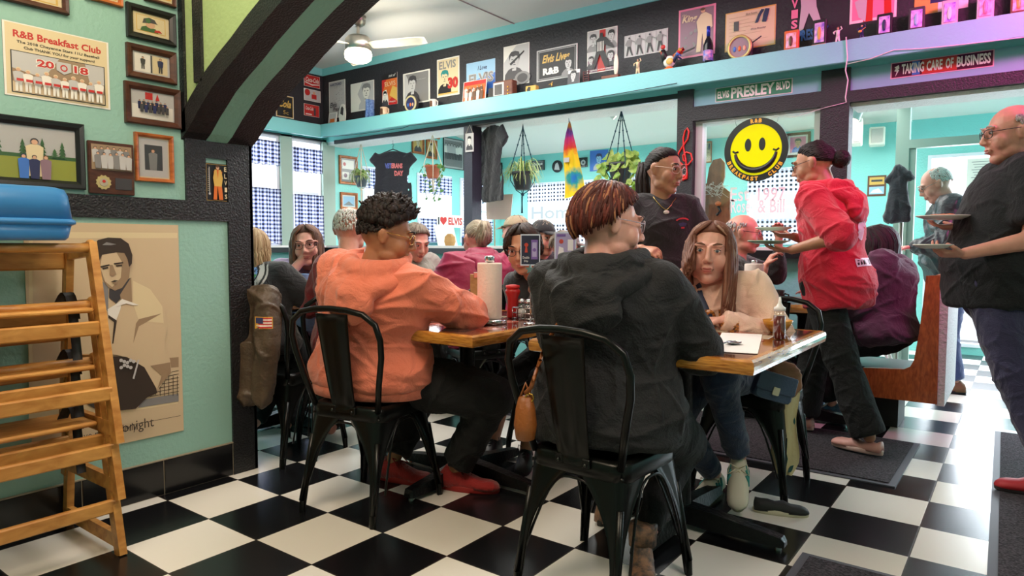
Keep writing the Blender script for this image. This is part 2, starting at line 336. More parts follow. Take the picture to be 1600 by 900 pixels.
# ============================================================ SETTING
WX, LX, FY, BY = -3.87, -.4187, 3.3, 6.6      # far window wall, left wall, divider, back wall
TEAL = M('teal_paint', (132, 208, 202), .45, bump=.35, bscale=55)
TEALG = M('teal_green_paint', (140, 182, 170), .5, bump=.25, bscale=60)
TEALB = M('teal_beam_paint', (126, 196, 200), .4, bump=.1, bscale=60)
BLK = M('black_textured_paint', (22, 22, 25), .35, bump=.6, bscale=110)
BLKW = M('black_frieze_paint', (38, 37, 43), .55, bump=.5, bscale=50)
CEIL = M('ceiling_white', (216, 214, 212), .8, bump=.1, bscale=30)
WHT = M('white_trim', (226, 226, 222), .4)
STUC = M('white_stucco', (228, 228, 226), .7, bump=1, bscale=70)
SAGE = M('sage_trim', (150, 172, 160), .45)
def floor_mat():
    s = N('checker_tile_floor'); tc = s.new('ShaderNodeTexCoord'); sep = s.new('ShaderNodeSeparateXYZ'); s.ln(tc.outputs['Object'], sep.inputs[0])
    T = .33; fl = []; gr = []
    for k in (0, 1):
        d = s.new('ShaderNodeMath', operation='DIVIDE'); s.ln(sep.outputs[k], d.inputs[0]); d.inputs[1].default_value = T
        f = s.new('ShaderNodeMath', operation='FLOOR'); s.ln(d.outputs[0], f.inputs[0]); fl.append(f)
        r = s.new('ShaderNodeMath', operation='FRACT'); s.ln(d.outputs[0], r.inputs[0])
        a = s.new('ShaderNodeMath', operation='SUBTRACT'); s.ln(r.outputs[0], a.inputs[0]); a.inputs[1].default_value = .5
        b = s.new('ShaderNodeMath', operation='ABSOLUTE'); s.ln(a.outputs[0], b.inputs[0])
        g = s.new('ShaderNodeMath', operation='GREATER_THAN'); s.ln(b.outputs[0], g.inputs[0]); g.inputs[1].default_value = .4925; gr.append(g)
    ad = s.new('ShaderNodeMath', operation='ADD'); s.ln(fl[0].outputs[0], ad.inputs[0]); s.ln(fl[1].outputs[0], ad.inputs[1])
    md = s.new('ShaderNodeMath', operation='FLOORED_MODULO'); s.ln(ad.outputs[0], md.inputs[0]); md.inputs[1].default_value = 2
    cb = s.new('ShaderNodeCombineXYZ'); s.ln(fl[0].outputs[0], cb.inputs[0]); s.ln(fl[1].outputs[0], cb.inputs[1])
    wn = s.new('ShaderNodeTexWhiteNoise'); s.ln(cb.outputs[0], wn.inputs[0])
    wc = s.new('ShaderNodeMix', data_type='RGBA'); s.ln(wn.outputs[0], wc.inputs[0]); wc.inputs[6].default_value = (*srgb((224, 218, 206)), 1); wc.inputs[7].default_value = (*srgb((236, 232, 226)), 1)
    bc = s.new('ShaderNodeMix', data_type='RGBA'); s.ln(wn.outputs[0], bc.inputs[0]); bc.inputs[6].default_value = (*srgb((14, 14, 16)), 1); bc.inputs[7].default_value = (*srgb((24, 24, 27)), 1)
    mx = s.new('ShaderNodeMix', data_type='RGBA'); s.ln(md.outputs[0], mx.inputs[0]); s.ln(wc.outputs[2], mx.inputs[6]); s.ln(bc.outputs[2], mx.inputs[7])
    gm = s.new('ShaderNodeMath', operation='MAXIMUM'); s.ln(gr[0].outputs[0], gm.inputs[0]); s.ln(gr[1].outputs[0], gm.inputs[1])
    m2 = s.new('ShaderNodeMix', data_type='RGBA'); s.ln(gm.outputs[0], m2.inputs[0]); s.ln(mx.outputs[2], m2.inputs[6]); m2.inputs[7].default_value = (*srgb((62, 56, 50)), 1)
    s.ln(m2.outputs[2], s.p.inputs['Base Color'])
    n = s.new('ShaderNodeTexNoise'); n.inputs['Scale'].default_value = 6; n.inputs['Detail'].default_value = 6; s.ln(tc.outputs['Object'], n.inputs['Vector'])
    r = s.new('ShaderNodeMapRange'); r.inputs[3].default_value = .20; r.inputs[4].default_value = .27; s.ln(n.outputs['Fac'], r.inputs[0]); s.ln(r.outputs[0], s.p.inputs['Roughness'])
    b = s.new('ShaderNodeBump'); b.inputs['Strength'].default_value = .25; b.inputs['Distance'].default_value = .002; b.invert = True
    s.ln(gm.outputs[0], b.inputs['Height']); s.ln(b.outputs[0], s.p.inputs['Normal']); return s.m
struct(MB().box((-4.2, -3.4, -.12), (4.2, 8.2, 0)), 'floor', floor_mat())
# ceilings
mb = MB().box((WX-.1, -3.4, 3.09), (4.0, FY+.1, 3.2))
seam = MB()
for y in (.9, 2.12): seam.box((WX, y-.004, 3.083), (4, y+.004, 3.09))
for x in (-1.15, 1.3): seam.box((x-.004, -.1, 3.083), (x+.004, FY, 3.09))
struct(mb, 'ceiling', CEIL)
struct(seam, 'trim_1', M('seam_grey', (150, 146, 142), .8))
struct(MB().prism([(WX-.1, FY+.1, 3.07), (WX-.1, BY+.1, 2.41), (WX-.1, BY+.1, 2.52), (WX-.1, FY+.1, 3.2)], (8.0, 0, 0)), 'ceiling', M('ceiling_sunroom', (226, 224, 216), .8))
# left wall (near room)
mb = MB().box((LX-.14, -3.4, 0), (LX, .155, 3.09)); struct(mb, 'wall_left', TEALG)
mb = MB()
mb.box((LX, -3.4, 1.213), (LX+.012, .03, 1.303))                     # long horizontal board
mb.box((LX, .03, 0), (LX+.012, .155, 1.60)); mb.box((LX-.15, .143, 0), (LX+.012, .158, 1.62))
mb.box((LX, -.17, 1.303), (LX+.012, -.075, 1.60)); mb.box((LX, -.075, 1.50), (LX+.012, .03, 1.575))
struct(mb, 'trim_2', BLK)
# baseboard of black tiles
mb = MB(); bt = M('baseboard_black_tile', (17, 17, 19), .2)
y = .028-.33*10
while y < .02: mb.box((LX, y+.002, .002), (LX+.01, min(y+.328, .028), .155), .002); y += .33
struct(mb, 'baseboard_left', bt)
mb = MB().box((LX, -3.4, .155), (LX+.011, .03, .16)); mb.box((LX-.0, -3.4, 0), (LX+.006, .03, .155)); struct(mb, 'trim_3', M('grout_pale', (150, 138, 118), .7))
# arch
AP = [(LX, 1.57), (-.365, 1.602), (-.28, 1.672), (-.157, 1.762), (-.06, 1.815), (.033, 1.86), (.14, 1.92), (.252, 1.975), (.37, 2.03), (.496, 2.082), (.72, 2.17), (1.0, 2.26), (1.4, 2.35), (1.8, 2.39), (2.3, 2.39), (2.8, 2.33), (3.3, 2.2), (3.8, 1.98)]
def offs(P, d):
    o = []
    for i, (x, z) in enumerate(P):
        a, b = P[max(i-1, 0)], P[min(i+1, len(P)-1)]; t = V((b[0]-a[0], b[1]-a[1])).normalized(); o.append((x-t.y*d, z+t.x*d))
    return o
def strip(mb, P, y0, y1, dz):
    Q = offs(P, dz)
    for i in range(len(P)-1):
        mb.prism([(P[i][0], y0, P[i][1]), (P[i+1][0], y0, P[i+1][1]), (Q[i+1][0], y0, Q[i+1][1]), (Q[i][0], y0, Q[i][1])], (0, y1-y0, 0))
mb = MB()
for i in range(len(AP)-1):
    (x0, z0), (x1, z1) = AP[i], AP[i+1]
    mb.prism([(x0, -.17, z0+.004), (x1, -.17, z1+.004), (x1, -.17, 3.09), (x0, -.17, 3.09)], (0, .325, 0))
struct(mb, 'wall_arch', M('arch_green_paint', (176, 200, 138), .5, bump=.3, bscale=45))
mb = MB(); strip(mb, AP, -.182, -.072, .09); strip(mb, AP, .032, .162, .02)
mb.box((LX, -.182, 1.60), (LX+.04, -.17, 3.09)); mb.box((-.30, -.182, 1.80), (-.235, -.17, 3.09)); mb.box((.55, -.182, 2.1), (.62, -.17, 3.09))
struct(mb, 'trim_4', BLK)
mb = MB(); strip(mb, AP, -.072, .032, .012); struct(mb, 'trim_5', M('teal_soffit', (128, 178, 160), .5, bump=.3, bscale=45))
# window wall (far left) : openings are real gaps
def wall_x(X, th, y0, y1, z0, z1, holes, name, mat):
    mb = MB(); ys = sorted({y0, y1, *[h[0] for h in holes], *[h[1] for h in holes]})
    for a, b in zip(ys, ys[1:]):
        hs = [h for h in holes if h[0] <= a and h[1] >= b]
        if not hs: mb.box((X-th, a, z0), (X, b, z1))
        else:
            for h in hs: mb.box((X-th, a, z0), (X, b, h[2])); mb.box((X-th, a, h[3]), (X, b, z1))
    return struct(mb, name, mat)
def wall_y(Y, th, x0, x1, z0, z1, holes, name, mat):
    mb = MB(); xs = sorted({x0, x1, *[h[0] for h in holes], *[h[1] for h in holes]})
    for a, b in zip(xs, xs[1:]):
        hs = [h for h in holes if h[0] <= a and h[1] >= b]
        if not hs: mb.box((a, Y, z0), (b, Y+th, z1))
        else:
            for h in hs: mb.box((a, Y, z0), (b, Y+th, h[2])); mb.box((a, Y, h[3]), (b, Y+th, z1))
    return struct(mb, name, mat)
def yX(px): return onX(px, 300, WX).y
def xB(px): return onY(px, 300, BY).x
WH = [(.7, 1.62, 1.09, 2.27), (1.74, 2.70, 1.09, 2.27), (2.84, 3.27, 1.09, 2.27)]
SH = [(3.86, 4.62, 1.14, 2.06), (4.80, 5.48, 1.14, 2.06), (5.66, 6.40, 1.14, 2.06)]
wall_x(WX, .12, -.5, BY+.1, 0, 3.09, WH+SH, 'wall_far_left', TEAL)
BH = [(xB(742), xB(776), 1.12, 2.02), (xB(826), xB(948), 1.12, 2.02), (xB(985), xB(1062), 1.12, 2.02), (xB(1168), xB(1270), 1.12, 2.02), (xB(1448), xB(1590), .08, 2.05)]
wall_y(BY, .12, WX, 4.0, 0, 2.5, BH, 'wall_back', TEAL)
GL = glass('window_glass', (.96, .98, 1), .02)
nwin = [0]
def window(holes, X=None, Y=None, mull=None):
    for h in holes:
        nwin[0] += 1; mb = MB(); g = MB(); a, b, z0, z1 = h; t = .035
        def bx(u0, u1, w0, w1, d0=-.09, d1=.015, m=mb):
            if X is not None: m.box((X+d0, u0, w0), (X+d1, u1, w1))
            else: m.box((u0, Y-d1, w0), (u1, Y-d0, w1))
        bx(a, a+t, z0, z1); bx(b-t, b, z0, z1); bx(a+t, b-t, z0, z0+t); bx(a+t, b-t, z1-t, z1)
        if z0 > .5: bx(a+t, b-t, (z0+z1)/2-.015, (z0+z1)/2+.015, -.08, -.03)
        bx(a+t, b-t, z0+t, z1-t, -.062, -.056, g)
        o = struct(mb, 'window_%d' % nwin[0], M('window_frame_white', (220, 224, 232), .4)); build(g, 'pane', GL, o)
window(WH+SH, X=WX); window(BH, Y=BY)
# white mullion posts between the near windows, the sill and bands
mb = MB()
for a, b in ((1.60, 1.76), (2.70, 2.84), (3.25, 3.42)): mb.box((WX, a, 1.09), (WX+.05, b, 2.29))
struct(mb, 'trim_6', SAGE)
mb = MB().box((WX, -.5, 1.075), (WX+.13, FY-.08, 1.098)); mb.box((WX, FY+.32, 1.075), (WX+.24, BY, 1.098)); struct(mb, 'trim_7', M('sill_white', (225, 228, 228), .35))
mb = MB().box((WX, -.5, 1.02), (WX+.10, FY-.10, 1.074)); mb.box((WX, FY-.10, 1.02), (1.45, FY-.002, 1.074)); struct(mb, 'trim_8', M('black_gloss_trim', (22, 23, 28), .3))
mb = MB().box((WX, FY-.08, 1.075), (1.45, FY+.32, 1.098)); struct(mb, 'trim_9', M('counter_pale', (222, 222, 218), .3))
# divider: lower half wall, posts, header, shelf
mb = MB().box((WX, FY, 0), (1.45, FY+.12, 1.075)); mb.box((WX, FY, 2.43), (4.0, FY+.12, 3.09)); mb.box((WX, FY, 2.27), (4.0, FY+.12, 2.43))
struct(mb, 'wall_middle', TEAL)
mb = MB().box((WX, FY-.006, 2.43), (4.0, FY, 3.01)); mb.box((WX, -.5, 2.43), (WX+.006, FY-.006, 3.01)); struct(mb, 'trim_10', BLKW)
mb = MB().box((WX, FY-.02, 3.01), (4.0, FY, 3.09)); mb.box((WX, -.5, 3.01), (WX+.02, FY-.02, 3.09)); struct(mb, 'trim_11', TEALB)
mb = MB().box((WX+.18, FY-.18, 2.29), (4.0, FY-.145, 2.43), .003); mb.box((WX+.145, -.5, 2.29), (WX+.18, FY-.145, 2.43), .003)
mb.box((WX, FY-.145, 2.405), (4.0, FY, 2.428)); mb.box((WX, -.5, 2.405), (WX+.145, FY-.145, 2.428))
struct(mb, 'trim_12', TEALB)
mb = MB().box((WX+.2, FY-.012, 2.235), (.45, FY+.02, 2.275)); mb.box((WX+.02, -.5, 2.27), (WX+.05, FY, 2.29)); struct(mb, 'trim_13', M('black_edge', (25, 24, 28), .4))
mb = MB().box((WX, FY+.02, 2.238), (.43, FY+.36, 2.27)); mb.box((1.63, FY+.02, 2.035), (4.0, FY+.27, 2.06)); mb.box((.55, FY+.02, 2.035), (1.45, FY+.2, 2.05)); struct(mb, 'trim_14', STUC)
# posts
PCH = M('charcoal_post', (52, 54, 66), .5, bump=.3)
mb = MB().box((-1.745, FY-.02, 1.098), (-1.64, FY+.12, 2.24)); struct(mb, 'trim_15', PCH)
mb = MB().box((.42, FY-.03, 1.098), (.545, FY+.10, 2.29)); mb.box((.545, FY-.03, 2.05), (1.45, FY+.02, 2.155)); mb.box((1.45, FY-.03, 0), (1.63, FY+.10, 2.29)); mb.box((1.63, FY-.03, 2.06), (4.0, FY+.02, 2.135))
struct(mb, 'trim_16', M('black_rough_beam', (30, 29, 34), .5, bump=.6, bscale=110))
mb = MB().box((.545, FY-.012, 2.155), (1.45, FY+.1, 2.28)); mb.box((1.63, FY-.012, 2.135), (4.0, FY+.1, 2.28)); struct(mb, 'trim_17', M('blue_grey_panel', (120, 172, 184), .45))
mb = MB().box((.547, FY+.03, 1.098), (.60, FY+.12, 2.05)); mb.box((1.40, FY+.03, 1.098), (1.448, FY+.12, 2.05)); struct(mb, 'trim_18', M('pale_frame', (190, 196, 192), .4))
o = struct(MB().box((.60, FY+.07, 1.10), (1.40, FY+.076, 2.05)), 'window_20', glass('screen_glass', (.93, .95, .95), .06))
lt = MB(); LW = M('glass_letter_white', (238, 238, 238), .5)
for st, x0, y0, x1, y1 in (('Est', 1141, 315, 1171, 296), ('1997', 1184, 314, 1228, 296), ('Rose', 1142, 333, 1172, 315), ('& Bill', 1184, 333, 1226, 315)):
    a, b = onY(x0, y0, FY+.07), onY(x1, y1, FY+.07); text(lt, st, (a.x, FY+.069, a.z), (1, 0, 0), (0, 0, 1), b.x-a.x, b.z-a.z+.02, (0, -1, 0), bold=.01)
build(lt, 'lettering', LW, o)
# entrance partition with transom
PY = 4.9
xa, xb = onY(1397, 300, PY).x, onY(1418, 300, PY).x
mb = MB().box((xa, PY, 0), (xb, PY+.08, 2.76)); mb.box((xb, PY, 1.93), (3.3, PY+.08, 2.0)); mb.box((3.2, PY, 0), (3.3, PY+.08, 2.76)); mb.box((xb, PY+.02, .0), (xb+.05, PY+.06, 1.93))
struct(mb, 'door_1', SAGE)
mb = MB().box((xb, PY+.03, 2.0), (3.2, PY+.036, 2.76)); struct(mb, 'window_21', GL)
# side walls out of the picture
struct(MB().box((4.0, -3.4, 0), (4.1, FY, 3.2)), 'wall_right', TEALG)
struct(MB().box((LX, -3.4, 0), (4.0, -3.3, 3.09)), 'wall_near', TEALG)
struct(MB().box((WX, -.6, 0), (LX-.14, -.5, 3.09)), 'wall_corner', TEAL)
struct(MB().box((3.95, FY, 0), (4.05, BY, 3.1)), 'wall_entry', TEAL)
# curtains
def curtain_x(name, y0, y1, z0, z1, lab, folds, seed, amp=.012, X=None, mat=None, grp='checked cafe curtains on the side windows'):
    rnd = random.Random(seed); n = int((y1-y0)*90); ph = rnd.random()*6; P = []
    for i in range(n+1):
        y = y0+(y1-y0)*i/n; row = []
        for j in range(7):
            z = z0+(z1-z0)*j/6; a = amp*(1.15-.4*j/6); row.append((WX+.045+a*math.sin(folds*2*PI*(y-y0)/(y1-y0)+ph+.5*math.sin(9*y)), y, z-.008*abs(math.sin(folds*PI*(y-y0)/(y1-y0)))*(j == 0)))
        P.append(row)
    mb = MB().sheet(P, .002); mb.box((WX+.03, y0-.01, z1-.012), (WX+.038, y1+.01, z1-.006))
    return solo(mb, name, gingham('gingham_side', 1, .021), lab, 'curtain', (WX+.045, (y0+y1)/2, z0), grp)
curtain_x('curtain_valance', 1.78, 2.69, 1.95, 2.20, 'blue checked ruffled valance at the top of the window nearest the black post', 11, 1)
curtain_x('curtain_valance', 2.86, 3.25, 1.91, 2.17, 'blue checked ruffled valance below the small white wall speaker', 6, 2)
curtain_x('cafe_curtain', 1.78, 2.69, 1.12, 1.70, 'blue checked lower curtain of the window nearest the black post', 10, 3)
curtain_x('cafe_curtain', 2.86, 3.25, 1.12, 1.66, 'blue checked lower curtain behind the woman in the lavender top', 6, 4)
curtain_x('curtain_valance', 3.88, 4.60, 1.80, 2.03, 'checked valance behind the hanging black t-shirt and small white macrame', 7, 5)
curtain_x('curtain_valance', 4.82, 5.46, 1.80, 2.03, 'checked valance behind the terracotta pot in its macrame hanger', 7, 6)
curtain_x('curtain_valance', 5.68, 6.38, 1.80, 2.03, 'checked valance beside the charcoal post with the hanging photo tag', 7, 7)
curtain_x('cafe_curtain', 3.88, 4.60, 1.16, 1.46, 'checked lower curtain behind the bald man and the afro', 7, 8)
curtain_x('cafe_curtain', 4.82, 5.46, 1.16, 1.46, 'checked lower curtain left of the heart sign', 7, 9)
curtain_x('cafe_curtain', 5.68, 6.38, 1.16, 1.46, 'checked lower curtain just behind the heart sign', 7, 10)
def curtain_y(name, x0, x1, z0, z1, lab, folds):
    n = int((x1-x0)*70); P = []
    for i in range(n+1):
        x = x0+(x1-x0)*i/n; P.append([(x, BY-.045-.011*math.sin(folds*2*PI*i/n+.4*math.sin(8*x)), z0+(z1-z0)*j/4) for j in range(5)])
    mb = MB().sheet(P, .002); mb.box((x0-.01, BY-.034, z1-.012), (x1+.01, BY-.028, z1-.006))
    return solo(mb, name, gingham('gingham_back', 0, .026, (62, 64, 74), (244, 246, 250), (206, 210, 222)), lab, 'curtain', ((x0+x1)/2, BY-.045, z0), 'checked curtains on the back windows')
names = ['the narrow back window behind the hanging cardboard', 'the wide back window with the white banner', 'the back window behind the server in black', 'the back window behind the smiley disc']
for k, h in enumerate(BH[:4]):
    curtain_y('curtain_valance', h[0]+.01, h[1]-.01, 1.72, 2.0, 'checked valance across the top of '+names[k], max(3, int((h[1]-h[0])*7)))
    curtain_y('cafe_curtain', h[0]+.01, h[1]-.01, 1.14, 1.42, 'checked lower curtain of '+names[k], max(3, int((h[1]-h[0])*7)))
# ============================================================ FURNITURE
CHB = M('chair_black_metal', (24, 25, 24), .28, metal=.6)
RUB = M('rubber_black', (16, 16, 16), .7)
def make_chair(label):
    t = thing('metal_chair', label, 'chair', (0, 0, 0), 0)
    b = lambda mb, n, m=CHB, p=t: build(mb, n, m, p, world=False)
    def sq(w, d, z, r=.05, n=6, y0=0):
        pts = []
        for cx, cy, a0 in ((w-r, d-r, 0), (-w+r, d-r, 90), (-w+r, -d+r, 180), (w-r, -d+r, 270)):
            for k in range(n): a = math.radians(a0+90*k/(n-1)); pts.append(V((cx+r*math.cos(a), cy+y0+r*math.sin(a), z)))
        return pts
    mb = MB(); mb.rings([sq(.172, .172, .392), sq(.178, .178, .40), sq(.178, .178, .445), sq(.170, .170, .455), sq(.155, .155, .456), sq(.14, .14, .449), sq(.03, .03, .446)])
    b(mb, 'seat')
    for sx in (-1, 1):
        for sy in (-1, 1):
            mb = MB(); P = []; fx, fy = (.215, .205) if sy > 0 else (.185, .235)
            for i in range(15):
                q = i/14; z = .43*(1-q); hx = .17+(fx-.17)*q; hy = .17+(fy-.17)*q
                lw = .020+.145*max(0, (z-.13)/.30)**2.3+.012*(z/.43)
                row = []
                for k in range(-4, 5):
                    a = k/4
                    if a < 0: x, y = hx+(lw*a if abs(a) > .2 else -.004), hy
                    else: x, y = hx, hy-(lw*a if a > .2 else .004)
                    if k == 0: x, y = hx-.008, hy-.008
                    row.append((sx*x, sy*y, z))
                P.append(row if sx*sy > 0 else row[::-1])
            mb.sheet(P, .004); b(mb, 'leg')
            # pressed rib and edge bead
            fo = V((sx*fx, sy*fy, 0)); tp = V((sx*.168, sy*.168, .40))
            mb = MB().tube([tp.lerp(fo, .2)+V((-sx*.004, -sy*.004, 0)), tp.lerp(fo, .6), fo+V((0, 0, .05))], [.012, .010, .008], 8)
            L = bpy.context.scene.objects[-1] if False else None
            mb.cyl((sx*fx*.985, sy*fy*.985, 0), (sx*fx*.98, sy*fy*.98, .05), .013, .012, 12); b(mb, 'leg_cap')
    # arch beads on each side
    for k in range(4):
        a = k*PI/2; pts = []
        for i in range(17):
            u = -1+2*i/16; z = .385-.27*abs(u)**3.2; q = 1-z/.43
            hw = .17+.04*q; w = (.17+.04*q)-.02-.012*(z/.43); x, y = u*w, -(hw+.001)
            pts.append((x*math.cos(a)-y*math.sin(a), x*math.sin(a)+y*math.cos(a), z))
        b(MB().tube(pts, .0045, 6), 'arch_bead')
    # back hoop
    pts = []
    prof = [(-.160, -.165, .44), (-.190, -.195, .56), (-.218, -.215, .67), (-.224, -.228, .74), (-.208, -.238, .80), (-.155, -.246, .838), (-.08, -.25, .852), (0, -.251, .856)]
    prof += [(-x, y, z) for x, y, z in prof[-2::-1]]
    b(MB().tube(prof, .0125, 10), 'back_frame')
    P = []
    for i in range(13):
        q = i/12; z = .435+.40*q; y = -.172-.075*q**.8; w = .058+.022*q
        row = []
        for k in range(-6, 7):
            u = k/6; x = u*w; dy = -.012*(1-u*u); rib = .004 if (.28 < abs(u) < .72 and .12 < q < .88) else 0
            row.append((x, y+dy-rib, z))
        P.append(row)
    b(MB().sheet(P, .003), 'back_splat')
    mb = MB().box((-.06, -.186, .428), (.06, -.176, .446), .002)
    for sx in (-1, 1): mb.box((sx*.05-.014, -.19, .425), (sx*.05+.014, -.172, .455), .003)
    b(mb, 'splat_bracket')
    for x in (-.05, .05): b(MB().ell((x, -.191, .437), .006, n=8, m=5), 'rivet', M('rivet_dark', (60, 60, 58), .3, metal=.8))
    b(MB().tube([(-.17, -.17, .41), (.17, .17, .40)], .006, 6).tube([(.17, -.17, .41), (-.17, .17, .40)], .006, 6), 'cross_brace')
    return t
ch0 = make_chair('black metal bistro chair under the person in the black hoodie, nearest the camera')
def chair(x, y, rz, label, first=[True]):
    o = ch0 if first[0] else copytree(ch0); first[0] = False
    o.location = (x, y, 0); o.rotation_euler.z = rz; o['label'] = label; o['group'] = 'black metal bistro chairs'; return o
c1 = chair(1.51, .20, math.radians(-3), 'black metal bistro chair under the person in the black hoodie, nearest the camera')
c2 = chair(.38, .20, math.radians(10), 'black metal bistro chair under the person in the coral hoodie')
c3 = chair(1.62, 1.42, math.radians(178), 'black metal bistro chair under the woman in the cream sweatshirt')
c4 = chair(.62, 1.34, math.radians(175), 'black metal bistro chair across the table, under the person behind the menu card')
c5 = chair(-.52, .42, math.radians(10), 'black metal bistro chair draped with the brown leather jacket')
for x, y, rz, l in ((-1.18, 1.12, 240, 'under the person in the lavender t-shirt'), (-.38, .66, 60, 'under the bald person seen from behind'), (-.20, 1.64, 62, 'under the person in the magenta jacket'), (-1.02, 1.76, -94, 'under the person in the grey t-shirt'), (-.32, 2.52, -110, 'under the person in the black baseball cap'), (.11, 2.15, -80, 'under the person in the faded grey cap')):
    chair(x, y, math.radians(rz), 'black metal bistro chair '+l)
# tables
WD = wood('honey_oak_edge', (150, 88, 30), (212, 146, 62), .22, (3, 3, 30), 6, .8)
TT = M('lacquered_collage_top', (126, 52, 34), .08, var=0, col2=(88, 62, 52), vscale=9, coat=1)
IRN = M('cast_iron_black', (18, 18, 20), .38, metal=.4, bump=.4, bscale=60)
def table(name, label, x0, x1, y0, y1, h, grp, rz=0, top=TT, base=True):
    t = thing(name, label, 'table', ((x0+x1)/2, (y0+y1)/2, 0), 0, grp); cx, cy = (x0+x1)/2, (y0+y1)/2
    mb = MB(); e = .032; prof = [(0, -.038), (.004, -.045), (.012, -.048), (.03, -.048)]
    def ring(o, z): return [V((x0+o, y0+o, z)), V((x1-o, y0+o, z)), V((x1-o, y1-o, z)), V((x0+o, y1-o, z))]
    mb.smooth = False
    mb.rings([ring(.012, h-.048), ring(.003, h-.044), ring(0, h-.03), ring(0, h-.018), ring(.003, h-.006), ring(.012, h), ring(e, h), ring(e, h-.03)], cap=False)
    mb.add(ring(.012, h-.048), [(3, 2, 1, 0)]); build(mb, 'edge_moulding', WD, t)
    mb = MB().box((x0+e, y0+e, h-.03), (x1-e, y1-e, h-.0008)); tp = build(mb, 'tabletop', top, t)
    mb = MB(); rnd = random.Random(int(x0*100)); cols = [M('print_cream', (214, 196, 170), .1), M('print_red', (150, 40, 36), .1), M('print_dark', (52, 40, 40), .1), M('print_rose', (196, 120, 104), .1)]
    for k in range(26):
        px, py = rnd.uniform(x0+.09, x1-.09), rnd.uniform(y0+.1, y1-.1); w, l = rnd.uniform(.03, .055), rnd.uniform(.03, .06)
        if abs(px-x0) > .03+w and abs(x1-px) > .03+w: mb.mi = k % 4; mb.box((px-w, py-l, h-.002), (px+w, py+l, h-.0004+.00002*k), rz=rnd.uniform(-.2, .2))
    mb.mi = 4; mb.box((x0+.05, y0+.05, h-.003), (x1-.05, y1-.05, h-.0019)); build(mb, 'inlaid_prints', cols+[top], tp)
    if base:
        build(MB().lathe((cx, cy, .06), [(.05, 0), (.04, .02), (.036, .05), (.036, .60), (.05, .62)]), 'column', IRN, t)
        build(MB().box((cx-.2, cy-.2, h-.07), (cx+.2, cy+.2, h-.048), .004), 'mounting_plate', IRN, t)
        for k in range(4):
            a = k*PI/2; d = V((math.cos(a), math.sin(a), 0)); n = V((-d.y, d.x, 0)); L = .40 if k % 2 == 0 else .40; P = []
            for q, z, w in ((0, .095, .045), (.3, .085, .038), (.8, .06, .032), (.97, .05, .03), (1, .035, .022)):
                c = V((cx, cy, 0))+d*(L*q); zb = .018 if q > .05 else .03
                P.append([c-n*w+V((0, 0, zb)), c+n*w+V((0, 0, zb)), c+n*w*.75+V((0, 0, z)), c-n*w*.75+V((0, 0, z))])
            f = build(MB().rings(P, smooth=False), 'foot', IRN, t)
            e_ = V((cx, cy, 0))+d*(L*.93); build(MB().cyl((e_.x, e_.y, 0), (e_.x, e_.y, .02), .014, .012, 12), 'levelling_pad', M('chrome', (200, 200, 200), .2, metal=1), f)
    return t
table('dining_table', 'honey-edged glossy table in front of the person in the coral hoodie, paper towels on it', .08, .93, .215, 1.15, .76, 'honey-edged dining tables')
table('dining_table', 'honey-edged glossy table between the black hoodie and the cream sweatshirt, syrup bottle on it', 1.13, 1.96, .30, 1.24, .76, 'honey-edged dining tables')
table('dining_table', 'honey-edged table at the divider between the grey t-shirt and the magenta jacket', -.80, -.42, 1.42, 2.15, .80, 'honey-edged dining tables')
table('dining_table', 'honey-edged table by the windows with the blue plastic tumbler', -1.30, -.74, .60, .96, .78, 'honey-edged dining tables')
table('dining_table', 'honey-edged booth table behind the server in the red hoodie', 1.27, 1.72, 2.45, 3.15, .76, 'honey-edged dining tables')
# booth bench (L shaped end panel, floats on a plinth)
t = thing('booth_bench', 'brown wooden booth bench with an L-shaped end panel beside the aisle', 'bench', (2.0, 3.1, 0))
BW = wood('booth_oak', (146, 70, 26), (196, 108, 50), .35, (14, 2, 4), 5, .3)
YE = 2.78
out = [(1447, 431), (1469, 430), (1464, 632), (1371, 621), (1309, 612), (1307, 590), (1350, 574.5), (1412, 577), (1422, 573), (1428, 563), (1436, 520), (1442, 475)]
pp = [onY(x, y, YE) for x, y in out]; zb = pp[2].z
build(MB().prism([V((p.x, YE, p.z)) for p in pp], (0, .03, 0)), 'end_panel', BW, t)
xr = pp[1].x; xs = pp[6].x
build(MB().box((xr-.05, YE+.03, zb), (xr-.01, 3.5, pp[0].z-.005), .005), 'back_panel', BW, t)
build(MB().box((xs-.15, YE+.03, zb+.02), (xr-.05, 3.28, pp[6].z-.06), .01), 'seat_box', BW, t)
build(MB().box((xs-.14, YE+.03, pp[6].z-.058), (xr-.06, 3.28, pp[6].z-.0), .02), 'seat_cushion', M('booth_black_vinyl', (28, 26, 30), .35), t)
build(MB().box((1.88, 2.95, 0), (2.02, 3.25, zb+.02)), 'plinth', M('plinth_black', (20, 20, 20), .6), t)
struct(MB().box((xr+.0, YE+.012, zb-.01), (xr+.045, 3.55, pp[1].z+.01)), 'trim_19', STUC)
b2 = copytree(t); b2.location = (.98, 2.97, 0); b2.rotation_euler.z = PI; b2['label'] = 'brown wooden booth bench under the bald person with dark glasses'; t['group'] = b2['group'] = 'booth benches'
